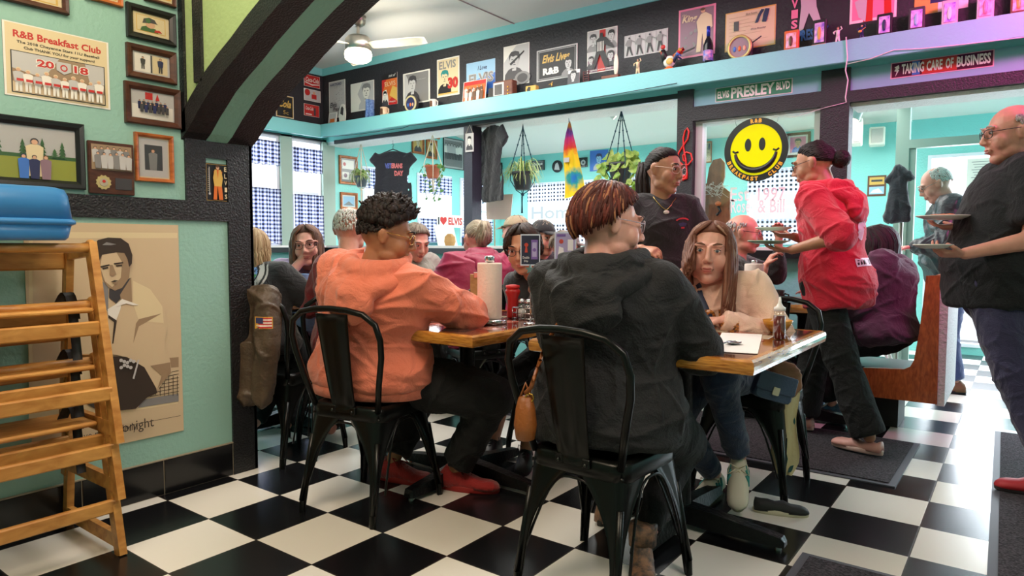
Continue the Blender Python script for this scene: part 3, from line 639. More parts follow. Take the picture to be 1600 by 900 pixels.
# floor mats
def mat_(label, pts, zz=.012, border=.03):
    cx = sum(p[0] for p in pts)/4; cy = sum(p[1] for p in pts)/4; t = thing('floor_mat', label, 'mat', (cx, cy, 0), 0, 'dark entrance mats')
    build(MB().prism([(x, y, 0.0005) for x, y in pts], (0, 0, .006)), 'rubber_border', M('mat_border_grey', (84, 84, 92), .6), t)
    def ins(x, y): d = V((cx-x, cy-y)); return (x+border*(1 if cx > x else -1), y+border*(1 if cy > y else -1))
    build(MB().prism([(*ins(x, y), .0065) for x, y in pts], (0, 0, zz-.0065)), 'pile', M('mat_pile', (22, 19, 22), .95, bump=1.0, bscale=120, col2=(74, 64, 72), vscale=110), t)
mat_('dark pile mat under the walking server in the red hoodie', [(.75, 1.75), (2.165, 1.75), (2.175, 2.62), (.75, 2.62)])
mat_('dark ribbed mat corner at the bottom edge, right of the table foot', [(2.0, -.1), (2.46, -.1), (2.46, .785), (2.0, .785)])
mat_('long dark runner mat along the right edge of the aisle', [(2.56, -.2), (3.3, -.2), (3.3, 3.2), (2.5, 3.2)])
mat_('dark mat on the floor at the far end of the left table', [(-.5, 1.75), (.55, 1.75), (.55, 2.62), (-.5, 2.62)])
# ------------------------------------------------------------ high chairs
HW = wood('beech_honey', (168, 108, 44), (214, 156, 82), .4, (6, 2, 6), 4)
def highchair():
    t = thing('wooden_high_chair', 'x', 'high chair', (0, 0, 0)); b = lambda mb, n, m=HW, p=t: build(mb, n, m, p, world=False)
    Wd = .225; H = .70
    def board(p, q, w, th, ax):   # rectangular bar p->q, w along x/z plane normal, th along y
        d = (V(q)-V(p)).normalized(); n = V((0, 1, 0)); s_ = d.cross(n).normalized()
        mb = MB(); R = []
        for c in (p, q): R.append([V(c)+s_*(w/2)*a+n*(th/2)*e for a, e in ((-1, -1), (1, -1), (1, 1), (-1, 1))])
        mb.rings(R, smooth=False); return mb
    for sy in (-1, 1):
        y = sy*Wd
        b(board((-.11, y, H), (.055, y, 0), .042, .026, 0), 'front_leg')
        b(board((-.30, y, H-.03), (-.40, y, 0), .036, .026, 0), 'rear_leg')
        b(board((.045, y, .05), (-.39, y, .05), .05, .022, 0), 'side_runner')
        b(board((-.09, y, H-.02), (-.31, y, H-.04), .05, .024, 0), 'arm_rest')
        b(MB().ell((-.112, y, H-.002), (.024, .014, .014)), 'leg_cap')
    b(MB().tube([(-.105, -Wd, H-.018), (-.105, Wd, H-.018)], .0165, 12), 'front_bar')
    b(MB().box((-.052, -Wd, .375), (-.030, Wd, .425), .005), 'foot_rest')
    b(MB().box((.012, -Wd, .150), (.034, Wd, .198), .005), 'lower_rail')
    b(MB().box((-.28, -Wd+.02, .455), (-.045, Wd-.02, .472), .006), 'seat')
    b(MB().box((-.325, -Wd+.01, .60), (-.305, Wd-.01, .665), .006), 'back_rail')
    b(MB().box((-.34, -Wd+.01, .33), (-.322, Wd-.01, .37), .005), 'rear_stretcher')
    st = MB().sheet([[(-.17+.02*math.sin(3*q), .12+.05*q+dy, .475+.06*math.sin(PI*q)-.05*q*q) for dy in (0, .035)] for q in [i/8 for i in range(9)]], .003)
    st.sheet([[(-.10+.03*q, .14+.0*q+dy, .47-.18*q) for dy in (0, .03)] for q in [i/6 for i in range(7)]], .003)
    b(st, 'strap', M('strap_black', (20, 20, 20), .6))
    return t
h0 = highchair(); hl = ['lowest wooden high chair of the stack, its feet on the tiles', 'middle wooden high chair of the stack', 'topmost wooden high chair of the stack, under the blue booster seat']
for k in range(3):
    o = h0 if k == 0 else copytree(h0); o.location = (.0+.012*k, -.915-.004*k, .205*k); o['label'] = hl[k]; o['group'] = 'stacked wooden high chairs'
# blue booster seat
t = thing('booster_seat', 'blue plastic booster seat upside down on top of the high chairs', 'booster seat', (-.15, -.98, 1.12))
BLU = M('booster_blue_plastic', (58, 128, 190), .3)
def rr(x0, x1, y0, y1, z, r=.05, n=6):
    pts = []
    for cx, cy, a0 in ((x1-r, y1-r, 0), (x0+r, y1-r, 90), (x0+r, y0+r, 180), (x1-r, y0+r, 270)):
        for k in range(n): a = math.radians(a0+90*k/(n-1)); pts.append(V((cx+r*math.cos(a), cy+r*math.sin(a), z)))
    return pts
bx = (-.30, .0, -1.22, -.765)
g = lambda e, z: rr(bx[0]-e, bx[1]+e, bx[2]-e, bx[3]+e, z)
z0 = 1.118
build(MB().rings([g(-.022, z0), g(-.014, z0+.01), g(-.006, z0+.052)]), 'lower_rim', BLU, t)
build(MB().rings([g(-.006, z0+.05), g(.004, z0+.056), g(.004, z0+.066), g(-.002, z0+.072)]), 'lip', BLU, t)
build(MB().rings([g(-.004, z0+.07), g(-.012, z0+.15), g(-.02, z0+.172), g(-.04, z0+.18), g(-.12, z0+.185)]), 'shell', BLU, t)
# ceiling fan
t = thing('ceiling_fan', 'brushed steel ceiling fan with three pale blades and a lit glass lamp', 'ceiling fan', (-2.13, 2.32, 2.74))
STL = M('brushed_steel', (176, 170, 160), .3, metal=1)
fx, fy = -2.13, 2.32
build(MB().lathe((fx, fy, 3.0), [(.03, 0), (.06, .02), (.072, .06), (.072, .09)]), 'canopy', STL, t)
build(MB().cyl((fx, fy, 2.92), (fx, fy, 3.02), .014), 'rod', STL, t)
build(MB().lathe((fx, fy, 2.79), [(.10, 0), (.11, .012), (.112, .05), (.112, .10), (.09, .125), (.03, .135)], 32), 'motor_housing', STL, t)
build(MB().lathe((fx, fy, 2.70), [(.02, 0), (.085, .004), (.112, .025), (.118, .06), (.112, .088)], 32), 'lamp_glass', M('lamp_glow', (255, 240, 205), .4, emit=9), t)
for k in range(3):
    a = math.radians(20+120*k); d = V((math.cos(a), math.sin(a), 0)); n = V((-d.y, d.x, 0)); P = []
    for q, w in ((.12, .05), (.2, .062), (.4, .068), (.58, .06), (.64, .04)):
        c = V((fx, fy, 2.835))+d*q; P.append([c-n*w+V((0, 0, .012)), c+V((0, 0, 0)), c+n*w-V((0, 0, .012))])
    build(MB().sheet(P, .006), 'blade', M('blade_pale', (226, 220, 205), .4), t)
plight('fan_lamp', (fx, fy, 2.6), 22, (1, .9, .72), .12)
# ============================================================ PEOPLE BUILDER
def blob(mb, vox, it=4, keep=None, fold=0, fk=1.0, seed=0, loc=(0, 0, 0), keepr=.14, keepit=2):
    me0 = bpy.data.meshes.new('tmp'); me0.from_pydata([tuple(p) for p in mb.v], [], mb.f); ob = bpy.data.objects.new('tmp', me0); COL.objects.link(ob)
    md = ob.modifiers.new('r', 'REMESH'); md.mode = 'VOXEL'; md.voxel_size = vox
    dg = bpy.context.evaluated_depsgraph_get(); me = bpy.data.meshes.new_from_object(ob.evaluated_get(dg))
    bpy.data.objects.remove(ob); bpy.data.meshes.remove(me0)
    n = len(me.vertices); co = np.empty(n*3); me.vertices.foreach_get('co', co); co = co.reshape(-1, 3)
    ed = np.empty(len(me.edges)*2, dtype=np.int64); me.edges.foreach_get('vertices', ed); ed = ed.reshape(-1, 2)
    deg = np.bincount(ed.ravel(), minlength=n).astype(float); deg[deg == 0] = 1; w = np.ones(n)
    if keep is not None:
        d = np.min([np.linalg.norm(co-np.array(k), axis=1) for k in keep], axis=0); w = np.clip((d-keepr*.8)/(keepr*.4), 0, 1)
    def sm(c, ww):
        a = np.stack([np.bincount(ed[:, 0], c[ed[:, 1], k], n)+np.bincount(ed[:, 1], c[ed[:, 0], k], n) for k in range(3)], 1)/deg[:, None]
        return c+(a-c)*ww[:, None]
    for k in range(it*2+2): co = sm(co, w*.6)
    for k in range(keepit): co = sm(co, np.full(n, .45))
    if fold:
        me.vertices.foreach_set('co', co.ravel()); me.update(); nr = np.empty(n*3); me.vertex_normals.foreach_get('vector', nr); nr = nr.reshape(-1, 3)
        rs = np.random.RandomState(seed+1); f = np.zeros(n)
        for k in range(6):
            kv = rs.normal(size=3)*np.array([.8, .8, 1.0]); kv *= rs.uniform(26, 60)*fk/np.linalg.norm(kv); kw = rs.normal(size=3)*8*fk; km = rs.normal(size=3)*9; ph = rs.uniform(0, 6, 3)
            rg = (1-np.abs(np.sin((co@kv+1.9*np.sin(co@kw+ph[0])+ph[1])/2)))**2.6; mk = np.clip(.25+.95*np.sin(co@km+ph[2]), 0, 1); f = np.maximum(f, rg*mk)
        f = f-.22; co = co+nr*(f*fold*1.5)[:, None]; co = sm(co, np.full(n, .35))
    co = co-np.array(loc); me.vertices.foreach_set('co', co.ravel())
    me.polygons.foreach_set('use_smooth', [True]*len(me.polygons)); me.update(); return me
def ik(a, t, l1, l2, pole):
    a, t = V(a), V(t); d = t-a; L = min(d.length, (l1+l2)*.995); d.normalize(); t = a+d*L
    x = (l1*l1-l2*l2+L*L)/(2*L); h = math.sqrt(max(l1*l1-x*x, 0)); p = V(pole); p = p-d*p.dot(d); p.normalize(); return a+d*x+p*h, t
def dirv(yaw, pitch=0): y, p = math.radians(yaw), math.radians(pitch); return V((math.cos(y)*math.cos(p), math.sin(y)*math.cos(p), math.sin(p)))
SKL = {}
def skin(name, c, c2=None):
    return M('skin_'+name, c, .45, sss=.12, bump=.08, bscale=220, col2=c2 or tuple(int(v*.92) for v in c), vscale=14)
def hand(mb, w, d, n, side, s=1, curl=.5, spread=1):
    """w wrist, d finger direction, n palm-facing normal, side=+1 if thumb is toward t=d x n"""
    d = V(d).normalized(); n = V(n); n = (n-d*n.dot(d)).normalized(); t = d.cross(n)*side; w = V(w)
    mb.loft([(w-d*.02*s, t, n, .025*s, .019*s), (w+d*.01*s, t, n, .027*s, .017*s), (w+d*.04*s, t, n, .037*s, .016*s), (w+d*.075*s, t, n, .041*s, .0145*s), (w+d*.092*s, t, n, .037*s, .011*s)], 12)
    for k, (o, l) in enumerate(((.031, .068), (.0105, .077), (-.0105, .072), (-.031, .056))):
        p = w+d*((.086-.006*abs(k-1.2))*s)+t*(o*s); a = curl*.55; dd = (d+t*(o*2.2*spread)).normalized(); r = .0088*s*(1 if k < 3 else .88)
        q = p-dd*.02*s
        for j in range(3):
            e = dd*math.cos(a)+n*math.sin(a); L = l*s*(.45, .31, .24)[j]; mb.cone2(q if j == 0 else p, p+e*L, r, r*.9, 8); p = p+e*L; a += curl*(.75, .6)[min(j, 1)]; r *= .9
    q = w+d*(.022*s)+t*(.022*s); e = (d*.62+t*.72+n*.25).normalized(); p = q+e*(.045*s); mb.cone2(q, p, .0135*s, .0105*s, 8)
    e2 = (d*.85+t*(.45-.5*curl)+n*(.1+.5*curl)).normalized(); mb.cone2(p, p+e2*(.034*s), .0105*s, .0085*s, 8)
HD = [1.0]
def hairline(phi):
    p = abs((math.degrees(phi)+180) % 360-180); return math.radians(np.interp(p, [0, 35, 60, 80, 100, 130, 180], [46, 50, 62, 78, 98*HD[0]**.5, 108*HD[0], 116*HD[0]]))
def head_shape(mb, c, hr, hf, hu, s=1, jaw=1.0, nose=1.0, fat=0):
    P = lambda x, y, z: c+hr*(x*s)+hf*(y*s)+hu*(z*s)
    E = lambda x, y, z, r: mb.ell(P(x, y, z), tuple(v*s for v in r), hr, hf, hu, 16, 12)
    E(0, -.012, .022, (.077, .095, .088)); E(0, .010, -.010, (.0705+fat, .084, .098)); E(0, .028, -.050, (.060*jaw+fat, .062, .066)); E(0, .066, -.096, (.030*jaw, .025, .022)); E(0, .05, -.088, (.042*jaw+fat, .034, .026))
    for q in (-1, 1):
        E(q*.033, .056, -.030, (.034+fat, .034, .038)); E(q*.028, .0845, .030, (.026, .012, .009)); E(q*.040*jaw, .022, -.070, (.026+fat, .040, .030))
        E(q*.0775, -.004, -.004, (.008, .017, .031)); E(q*.084, -.012, .006, (.007, .014, .020)); E(q*.0115, .103, -.030, (.0085, .011, .0075))
        E(q*.031, .082, .0095, (.0165, .011, .0115))
    mb.cone2(P(0, .092, .020), P(0, .103, -.005), .0075*s, .009*s, 10); mb.cone2(P(0, .103, -.005), P(0, .112*nose, -.024), .009*s, .0115*s, 10)
    E(0, .094, -.056, (.024, .009, .007)); E(0, .092, -.067, (.020, .009, .0075)); E(0, .085, -.045, (.022, .014, .012)); E(0, .096, .055, (.03, .008, .02)) if False else None
def head_parts(t, c, hr, hf, hu, s, skinm, cfg, loc):
    P = lambda x, y, z: c+hr*(x*s)+hf*(y*s)+hu*(z*s)
    gaze = cfg.get('gaze', 0)
    for q in (-1, 1):
        mb = MB(); mb.mi = 0; mb.ell(P(q*.031, .0835, .009), (.0125*s, .0112*s, .0064*s), hr, hf, hu, 12, 8)
        gx = q*.031+gaze; mb.mi = 1; mb.ell(P(gx, .0935, .009), (.0056*s, .0022*s, .0056*s), hr, hf, hu, 12, 6); mb.mi = 2; mb.ell(P(gx, .0952, .009), (.0026*s, .0012*s, .0026*s), hr, hf, hu, 8, 6)
        mb.mi = 2; mb.tube([P(q*.019, .0925, .011), P(q*.031, .0965, .0172), P(q*.044, .090, .012)], .0011*s, 6)
        build(mb, 'eye', [M('eye_white', (222, 214, 208), .2), M(*cfg.get('iris', ('iris_brown', (70, 46, 30), .2))), M('pupil', (14, 12, 12), .15)], t)
        mb = MB().tube([P(q*.014, .0985, .031), P(q*.028, .0995, .037), P(q*.042, .092, .036), P(q*.052, .081, .030)], [.0022*s, .0034*s, .003*s, .0014*s], 6)
        build(mb, 'eyebrow', cfg.get('browm', cfg['hairm'][0]), t)
    mb = MB(); mb.tube([P(-.024, .086, -.0605), P(-.011, .1005, -.0565), P(0, .1015, -.058), P(.011, .1005, -.0565), P(.024, .086, -.0605)], [.0012*s, .0034*s, .003*s, .0034*s, .0012*s], 8)
    mb.tube([P(-.021, .086, -.062), P(-.010, .0985, -.0665), P(.010, .0985, -.0665), P(.021, .086, -.062)], [.0012*s, .0042*s, .0042*s, .0012*s], 8)
    build(mb, 'lips', cfg.get('lipm') or M('lips_rose', (176, 92, 84), .4), t)
    if cfg.get('glasses'):
        mb = MB(); g = MB(); gm = M(*cfg['glasses'])
        for q in (-1, 1):
            pts = []
            for k in range(17):
                a = 2*PI*k/16; e = .8; x = math.copysign(abs(math.cos(a))**e, math.cos(a))*.024; z = math.copysign(abs(math.sin(a))**e, math.sin(a))*.018
                pts.append(P(q*.033+x, .108-.012*abs(q*.033+x)/.05, .006+z))
            mb.tube(pts, .0016*s, 6, False); g.add([p for p in pts[:-1]], [tuple(range(16))])
            mb.tube([P(q*.056, .095, .012), P(q*.074, .05, .012), P(q*.083, 0, .012), P(q*.084, -.012, -.005)], .0016*s, 6)
        mb.tube([P(-.010, .106, .010), P(0, .109, .013), P(.010, .106, .010)], .0014*s, 6)
        gl = build(mb, 'glasses', gm, t); build(g, 'lens', lensm, gl)
lensm = glass('lens_glass', (.94, .95, .97), .05)
for _n in [n for n in lensm.node_tree.nodes if n.type == 'FRESNEL']: lensm.node_tree.nodes.remove(_n)
for _n in [n for n in lensm.node_tree.nodes if n.type == 'MATH' and n.operation == 'ADD']: _n.inputs[0].default_value = .02
def skullpt(c, hr, hf, hu, s, th, ph, k):
    return c+hu*(.018*s)-hf*(.008*s)+(hr*(math.sin(th)*math.sin(ph)*.080)+hf*(math.sin(th)*math.cos(ph)*.101)+hu*(math.cos(th)*.096))*(s*k)
def dvec(th, ph): return V((math.sin(th)*math.sin(ph), math.sin(th)*math.cos(ph), math.cos(th)))
def make_hair(t, c, hr, hf, hu, s, cfg):
    HD[0] = cfg.get('drop', 1.0); st = cfg['hair']; rnd = random.Random(cfg.get('seed', 3)); mats = cfg['hairm']; nm = len(mats); mb = MB()
    S = lambda v, k: c+hu*(.018*s)-hf*(.008*s)+(hr*(v.x*.080)+hf*(v.y*.101)+hu*(v.z*.096))*(s*k)
    def pick(w=None): r = rnd.random(); mb.mi = 0 if r < .58 or nm == 1 else (1 if r < .88 or nm == 2 else min(2, nm-1))
    thick = cfg.get('thick', 1.07)
    def cap(k0, fr=1.0, lo=0):
        R = []; n = 40
        for i in range(9):
            f = i/8; R.append([S(dvec(max(.02, lo+(hairline(2*PI*j/n)*fr*.95-lo)*f), 2*PI*j/n), k0*(1-.10*f**3)) for j in range(n)])
        R.append([S(dvec(hairline(2*PI*j/n)*fr*.96, 2*PI*j/n), .93) for j in range(n)]); R.append([S(dvec(.1, 2*PI*j/n), .8) for j in range(n)])
        mb.rings(R)
    if st == 'bald':
        n = cfg.get('n', 420)
        for i in range(n):
            ph = math.radians(rnd.uniform(75, 285)); a = hairline(ph); th = rnd.uniform(math.radians(cfg.get('baldtop', 62)), a-.12); dl = rnd.uniform(.12, .22); pick()
            mb.tube([S(dvec(th+dl*q, ph+.03*math.sin(q*3)), 1.0+.035*q) for q in (0, .5, 1)], [.0035*s, .004*s, .001*s], 5)
    elif st == 'afro':
        cap(1.06)
        for i in range(cfg.get('n', 1500)):
            ph = rnd.uniform(-PI, PI); a = hairline(ph); th = a*math.sqrt(rnd.random())*.97; v = dvec(th, ph); top = max(0, v.z+.12); k = 1.04+top*.30*cfg.get('puff', 1)*(1-.35*max(0, -v.y))*rnd.uniform(.82, 1.06)
            if v.z < .25: k = 1.03+.03*rnd.random()
            pick(); p = S(v, k); r = (.013 if v.z > .25 else .006)*s*rnd.uniform(.7, 1.2); mb.ell(p, (r, r, r*1.3), n=6, m=4)
            if v.z > .3: q = S(v, k*.88); mb.cone2(q, p, .012*s, .008*s, 6)
            if v.z > .45 and rnd.random() < .3:
                o = V((rnd.uniform(-1, 1), rnd.uniform(-1, 1), rnd.uniform(0, 1)))*.016*s; mb.tube([p, p+o*.6+(p-c)*.06, p+o+(p-c)*.09], [.006*s, .005*s, .002*s], 5)
    elif st in ('short', 'buzz'):
        cap(1.012 if st == 'buzz' else 1.05); n = cfg.get('n', 700)
        for i in range(n):
            ph = rnd.uniform(-PI, PI); a = hairline(ph); th = a*rnd.uniform(.02, .72); dl = min(a-th, rnd.uniform(.5, .95) if st == 'short' else .22); tw = rnd.uniform(-.12, .18); pick()
            kk = thick*rnd.uniform(.97, 1.04); pts = [S(dvec(th+dl*q, ph+tw*q), 1.0+(kk-1)*min(1, q*3+.3)+(.02 if q == 1 else 0)*rnd.uniform(0, 1.5)) for q in (0, .25, .5, .75, 1)]
            r = (.0062 if st == 'short' else .0035)*s*rnd.uniform(.6, 1.1); mb.tube(pts, [r*.6, r, r, r*.8, r*.2], 5)
    elif st == 'long':
        cap(1.06); L = cfg.get('len', .26)*s; lo = cfg.get('front', 52)
        down = V((0, 0, -1)); R = []; fwd = lambda ph: cfg.get('fwd', 0)*s*max(0, min(1, (2.5-abs((ph+PI) % (2*PI)-PI))/.8)); Lf = lambda ph: L*(cfg.get('rl', 1) if 0 < ((ph+PI) % (2*PI)-PI) < 2.6 else 1)
        for k in range(29):
            ph = math.radians(lo+(360-2*lo)*k/28); p0 = S(dvec(hairline(ph)*.9, ph), 1.05); row = [p0]
            for q in (.15, .35, .6, .85, 1): row.append(p0+down*(Lf(ph)*q)+(p0-c-hu*((p0-c).dot(hu)))*(.10*math.sin(q*2.2)-.18*q)*cfg.get('wide', 1)+hf*(fwd(ph)*q**1.6))
            R.append(row)
        mb.sheet(R, .016*s)
        for i in range(cfg.get('n', 520)):
            ph = rnd.uniform(-PI, PI); front = abs(ph) < math.radians(lo); pick(); sg = 1 if ph > 0 else -1
            if front: e = sg*math.radians(lo+rnd.uniform(0, 28)); v0, v1, v2 = dvec(.12, sg*.9), dvec(hairline(abs(ph))*rnd.uniform(.75, .93), ph), dvec(hairline(e), e)
            else: e = ph; v0, v1, v2 = dvec(rnd.uniform(.05, .3), sg*1.2), dvec(hairline(ph)*.55, ph), dvec(hairline(ph)*.97, ph)
            kk = 1.07+rnd.uniform(0, .05); pts = []
            for q in (0, .25, .5, .75, 1): w = v0*(1-q)**2+v1*(2*q*(1-q))+v2*(q*q); pts.append(S(w.normalized(), kk))
            p0 = pts[-1]; out_ = (p0-c-hu*((p0-c).dot(hu))); l = Lf(ph)*rnd.uniform(.75, 1.05); wv = rnd.uniform(0, 6); ww = cfg.get('wide', 1)
            for q in (.12, .3, .5, .7, .87, 1): pts.append(p0+down*(l*q)+out_*(.12*math.sin(q*2.4)-.12*q+.03*math.sin(6*q+wv))*ww+hr*(.006*s*math.sin(5*q+wv))+hf*(fwd(e)*q**1.6))
            r = .0075*s*rnd.uniform(.6, 1.1); mb.tube(pts, [r*.5, r*.8, r, r, r, r, r, r, r*.9, r*.7, r*.25], 5)
    elif st in ('bun', 'ponytail'):
        cap(1.03); bd = V((0, -.93, cfg.get('bunz', -.25))).normalized()
        for i in range(cfg.get('n', 800)):
            ph = rnd.uniform(-PI, PI); v = dvec(hairline(ph)*(rnd.uniform(.45, 1) if i % 2 else rnd.uniform(.93, 1.03)), ph); pick(); pts = []
            for q in (0, .25, .5, .75, 1):
                w = v*(1-q)+bd*q+V((0, 0, .55))*q*(1-q)*(1 if v.y > 0 else .3); pts.append(S(w.normalized(), 0.93+.10*min(1, q*2.2)+.015*math.sin(q*3)+rnd.uniform(0, .010)))
            r = .0048*s*rnd.uniform(.6, 1.1); mb.tube(pts, [r*.5, r, r, r, r*.8], 5)
        bp = S(bd, 1.12)
        if st == 'bun':
            for i in range(120):
                a, b_ = rnd.uniform(0, 6.28), rnd.uniform(-1, 1); R_ = .036*s*cfg.get('bun', 1); o = V((math.cos(a), math.sin(a), b_)).normalized(); u2 = o.cross(V((rnd.uniform(-1, 1), rnd.uniform(-1, 1), rnd.uniform(-1, 1)))).normalized(); pick()
                mb.tube([bp-hf*.015*s+o*R_*math.cos(q)+u2*R_*math.sin(q) for q in (0, .5, 1, 1.5, 2)], .0065*s, 5)
            mb.mi = 0; mb.ell(bp-hf*.015*s, R_)
        else:
            L = cfg.get('len', .28)*s
            for i in range(150):
                o = V((rnd.uniform(-1, 1), rnd.uniform(-1, 1), rnd.uniform(-1, 1)))*.022*s; pick(); l = L*rnd.uniform(.8, 1.05); w = rnd.uniform(0, 6)
                mb.tube([bp+o*.3, bp-hf*.012*s+o+hu*.005, bp-hf*.018*s+o*1.4+V((0, 0, -.3*l)), bp-hf*.0*s+o*1.5+hr*.01*math.sin(w)+V((0, 0, -.7*l)), bp-hf*.0*s+o*.6+hr*.014*math.sin(w)+V((0, 0, -l))], [.004*s, .008*s, .009*s, .008*s, .002*s], 5)
    build(mb, 'hair', mats, t)
def shoe(t, p, d, s, m, sole, style='low', top=.1, lace=None, pitch=0, stripes=None):
    """p = ground point under ankle; d = horizontal direction"""
    d = V(d).normalized(); x = V((-d.y, d.x, 0)); u = V((0, 0, 1))
    if pitch: d2 = d*math.cos(pitch)+u*math.sin(pitch); u = u*math.cos(pitch)-d*math.sin(pitch); d = d2
    p = V(p); prof = [(-.068, .022, .05), (-.062, .033, .075), (-.035, .037, top), (.0, .038, top), (.035, .040, top*.86), (.075, .044, .068), (.115, .046, .052), (.155, .045, .050), (.180, .038, .044), (.194, .024, .034), (.201, .010, .024)]
    def sec(o, w, h, z0=.016): return [p+d*(o*s)+x*(w*s*math.copysign(abs(math.cos(a))**.8, math.cos(a)))+u*((z0+(h-z0)*max(0, math.sin(a))**.75*1.0)*s if math.sin(a) > 0 else z0*s) for a in (2*PI*k/16 for k in range(16))]
    sh = build(MB().rings([sec(*q) for q in prof]), 'shoe', m, t)
    def out(z, e): return [p+d*((.064+(.134+e)*math.cos(a))*s)+x*((.041+e+.006*math.cos(a))*s*math.copysign(abs(math.sin(a))**.85, math.sin(a)))+u*(z*s) for a in (2*PI*k/28 for k in range(28))]
    build(MB().rings([out(.0, 0), out(.004, .003), out(.020, .004), out(.027, .0)]), 'sole', sole, sh)
    if stripes is not None:
        for q in (-1, 1):
            mb = MB().box(p+x*(q*.036*s)+u*(.028*s)-V((.001, .001, .001)), p+x*(q*.036*s)+u*(.028*s)+V((.001, .001, .001)))
            for k in range(3): o = .0+.026*k; mb.tube([p+d*((o+.022)*s)+x*(q*.0425*s)+u*(.026*s), p+d*((o+.010)*s)+x*(q*.042*s)+u*(.048*s), p+d*(o*s)+x*(q*.031*s)+u*((.076-.006*k)*s)], .0055*s, 6)
            build(mb, 'side_stripes', stripes, sh)
    if lace is not None:
        mb = MB()
        for k in range(5):
            o = .035+.016*k; h = (top*.86-.012*k-.004)*1.0
            mb.tube([p+d*(o*s)+x*(-.026*s)+u*((h-.016)*s), p+d*((o+.008)*s)+u*((h+.004)*s), p+d*((o+.016)*s)+x*(.026*s)+u*((h-.018)*s)], .003*s, 6)
            mb.tube([p+d*(o*s)+x*(.026*s)+u*((h-.016)*s), p+d*((o+.008)*s)+u*((h+.006)*s), p+d*((o+.016)*s)+x*(-.026*s)+u*((h-.018)*s)], .003*s, 6)
        for q in (-1, 1): mb.tube([p+d*(.03*s)+u*(top*.86*s), p+d*(.02*s)+x*(q*.035*s)+u*((top+.005)*s), p+d*(.055*s)+x*(q*.045*s)+u*(.07*s), p+d*(.035*s)+x*(q*.012*s)+u*(top*.84*s)], .0028*s, 6)
        build(mb, 'laces', lace, sh)
    return sh
def person(label, base, yaw, cfg, group=None):
    s = cfg.get('s', 1.0); bk = cfg.get('bulk', 1.0); bx, by = base; hz = cfg.get('hip', .92*s)
    t = thing('person', label, 'person', (bx, by, cfg.get('z0', 0)), 0, group); loc = (bx, by, cfg.get('z0', 0))
    f = dirv(yaw); r = V((f.y, -f.x, 0)); u = V((0, 0, 1)); H = V((bx, by, hz)); vx = cfg.get('vox', .007)
    ln, sd = math.radians(cfg.get('lean', 6)), math.radians(cfg.get('side', 0)); curve = math.radians(cfg.get('curve', 8)); tw = math.radians(cfg.get('twist', 0))
    sp = (u*math.cos(ln)+f*math.sin(ln)+r*math.sin(sd)).normalized(); sp2 = (u*math.cos(ln+curve)+f*math.sin(ln+curve)+r*math.sin(sd*1.4)).normalized()
    fb = (f-sp*f.dot(sp)).normalized(); r2 = (r*math.cos(tw)-f*math.sin(tw)); r2 = (r2-sp2*r2.dot(sp2)).normalized(); f2 = sp2.cross(r2).normalized()
    if f2.dot(f) < 0: f2 = -f2
    dl = [V((0, 0, 0))]
    A = lambda q: (H+sp*(q*s) if q <= .25 else H+sp*(.25*s)+sp2*((q-.25)*s))+dl[0]*(.5*(max(0, q)/.5)**1.15)
    fem = cfg.get('fem', 0)
    tor = [(-.07, .12, .10, 0), (-.03, .16, .125, 0), (.03, .175+.008*fem, .125, 0), (.10, .16-.006*fem, .115, .01*bk), (.18, .148-.012*fem, .108, .012*bk), (.27, .160-.008*fem, .115, .008), (.36, .172-.012*fem, .118+.014*fem, .012*fem), (.43, .172-.014*fem, .102, 0), (.475, .135, .080, 0), (.51, .080, .062, 0)]
    belly = cfg.get('belly', 0)
    def torso(mb, e, lo=-.07, hi=.52, low=None):
        R = []
        for q, w, d, o in tor:
            if q < lo-1e-6 or q > hi: continue
            if e > .015 and q < .12 and lo < -.02: w, d = w+.012, d+.012
            rr_, ff = (r, fb) if q <= .25 else (r2, f2); b2 = belly*max(0, 1-abs(q-.12)/.2)
            R.append((A(q)+ff*((o+b2*.5)*s), rr_, ff, (w*bk+e+b2*.4)*s if q < .44 else (w*(1+(bk-1)*.5)+e)*s, (d*(1+(bk-1)*.6)+e+b2*.5)*s))
        c0 = R[0]; R.insert(0, (c0[0]-sp*.01, c0[1], c0[2], c0[3]*.86, c0[4]*.86)); c1 = R[-1]; R.append((c1[0]+sp2*.012, c1[1], c1[2], c1[3]*.6, c1[4]*.6)); mb.loft(R, 24)
    yw, pt, rl = cfg.get('head', (0, 0, 0))
    if cfg.get('ht'):
        hf = dirv(yaw+yw, pt); hr = V((hf.y, -hf.x, 0)).normalized(); hu = hr.cross(hf).normalized(); nd = (sp2+hu*.6+f*.12).normalized()
        dl[0] = V(cfg['ht'])-(A(.50)+nd*(.148*s*cfg.get('hs', 1.08))+f2*(.012*s))
        sp2 = (A(.5)-A(.25)).normalized(); r2 = (r2-sp2*r2.dot(sp2)).normalized(); f2 = sp2.cross(r2).normalized(); f2 = -f2 if f2.dot(f) < 0 else f2
        nd = (V(cfg['ht'])-A(.5)).normalized(); cfg['_nd'] = nd
    SC_ = A(.455); sw = cfg.get('shw', .165)*s*(1+(bk-1)*.6); nb = A(.50)
    yw, pt, rl = cfg.get('head', (0, 0, 0)); hf = dirv(yaw+yw, pt); hr = V((hf.y, -hf.x, 0)).normalized(); hu = hr.cross(hf).normalized()
    if rl: a = math.radians(rl); hr, hu = hr*math.cos(a)+hu*math.sin(a), hu*math.cos(a)-hr*math.sin(a)
    nd = cfg.get('_nd') or (sp2+hu*.6+f*(.12)).normalized(); hs = s*cfg.get('hs', 1.08); hc = nb+nd*(.148*hs)+f2*(.012*s)+V(cfg.get('hoff', (0, 0, 0)))
    if cfg.get('ht'): hc = V(cfg['ht'])
    body = MB(); torso(body, -.022); body.cone2(nb-nd*.02, hc-hu*(.045*hs)-hf*(.018*hs), .062*s*(1+(bk-1)*.5), .053*s, 16)
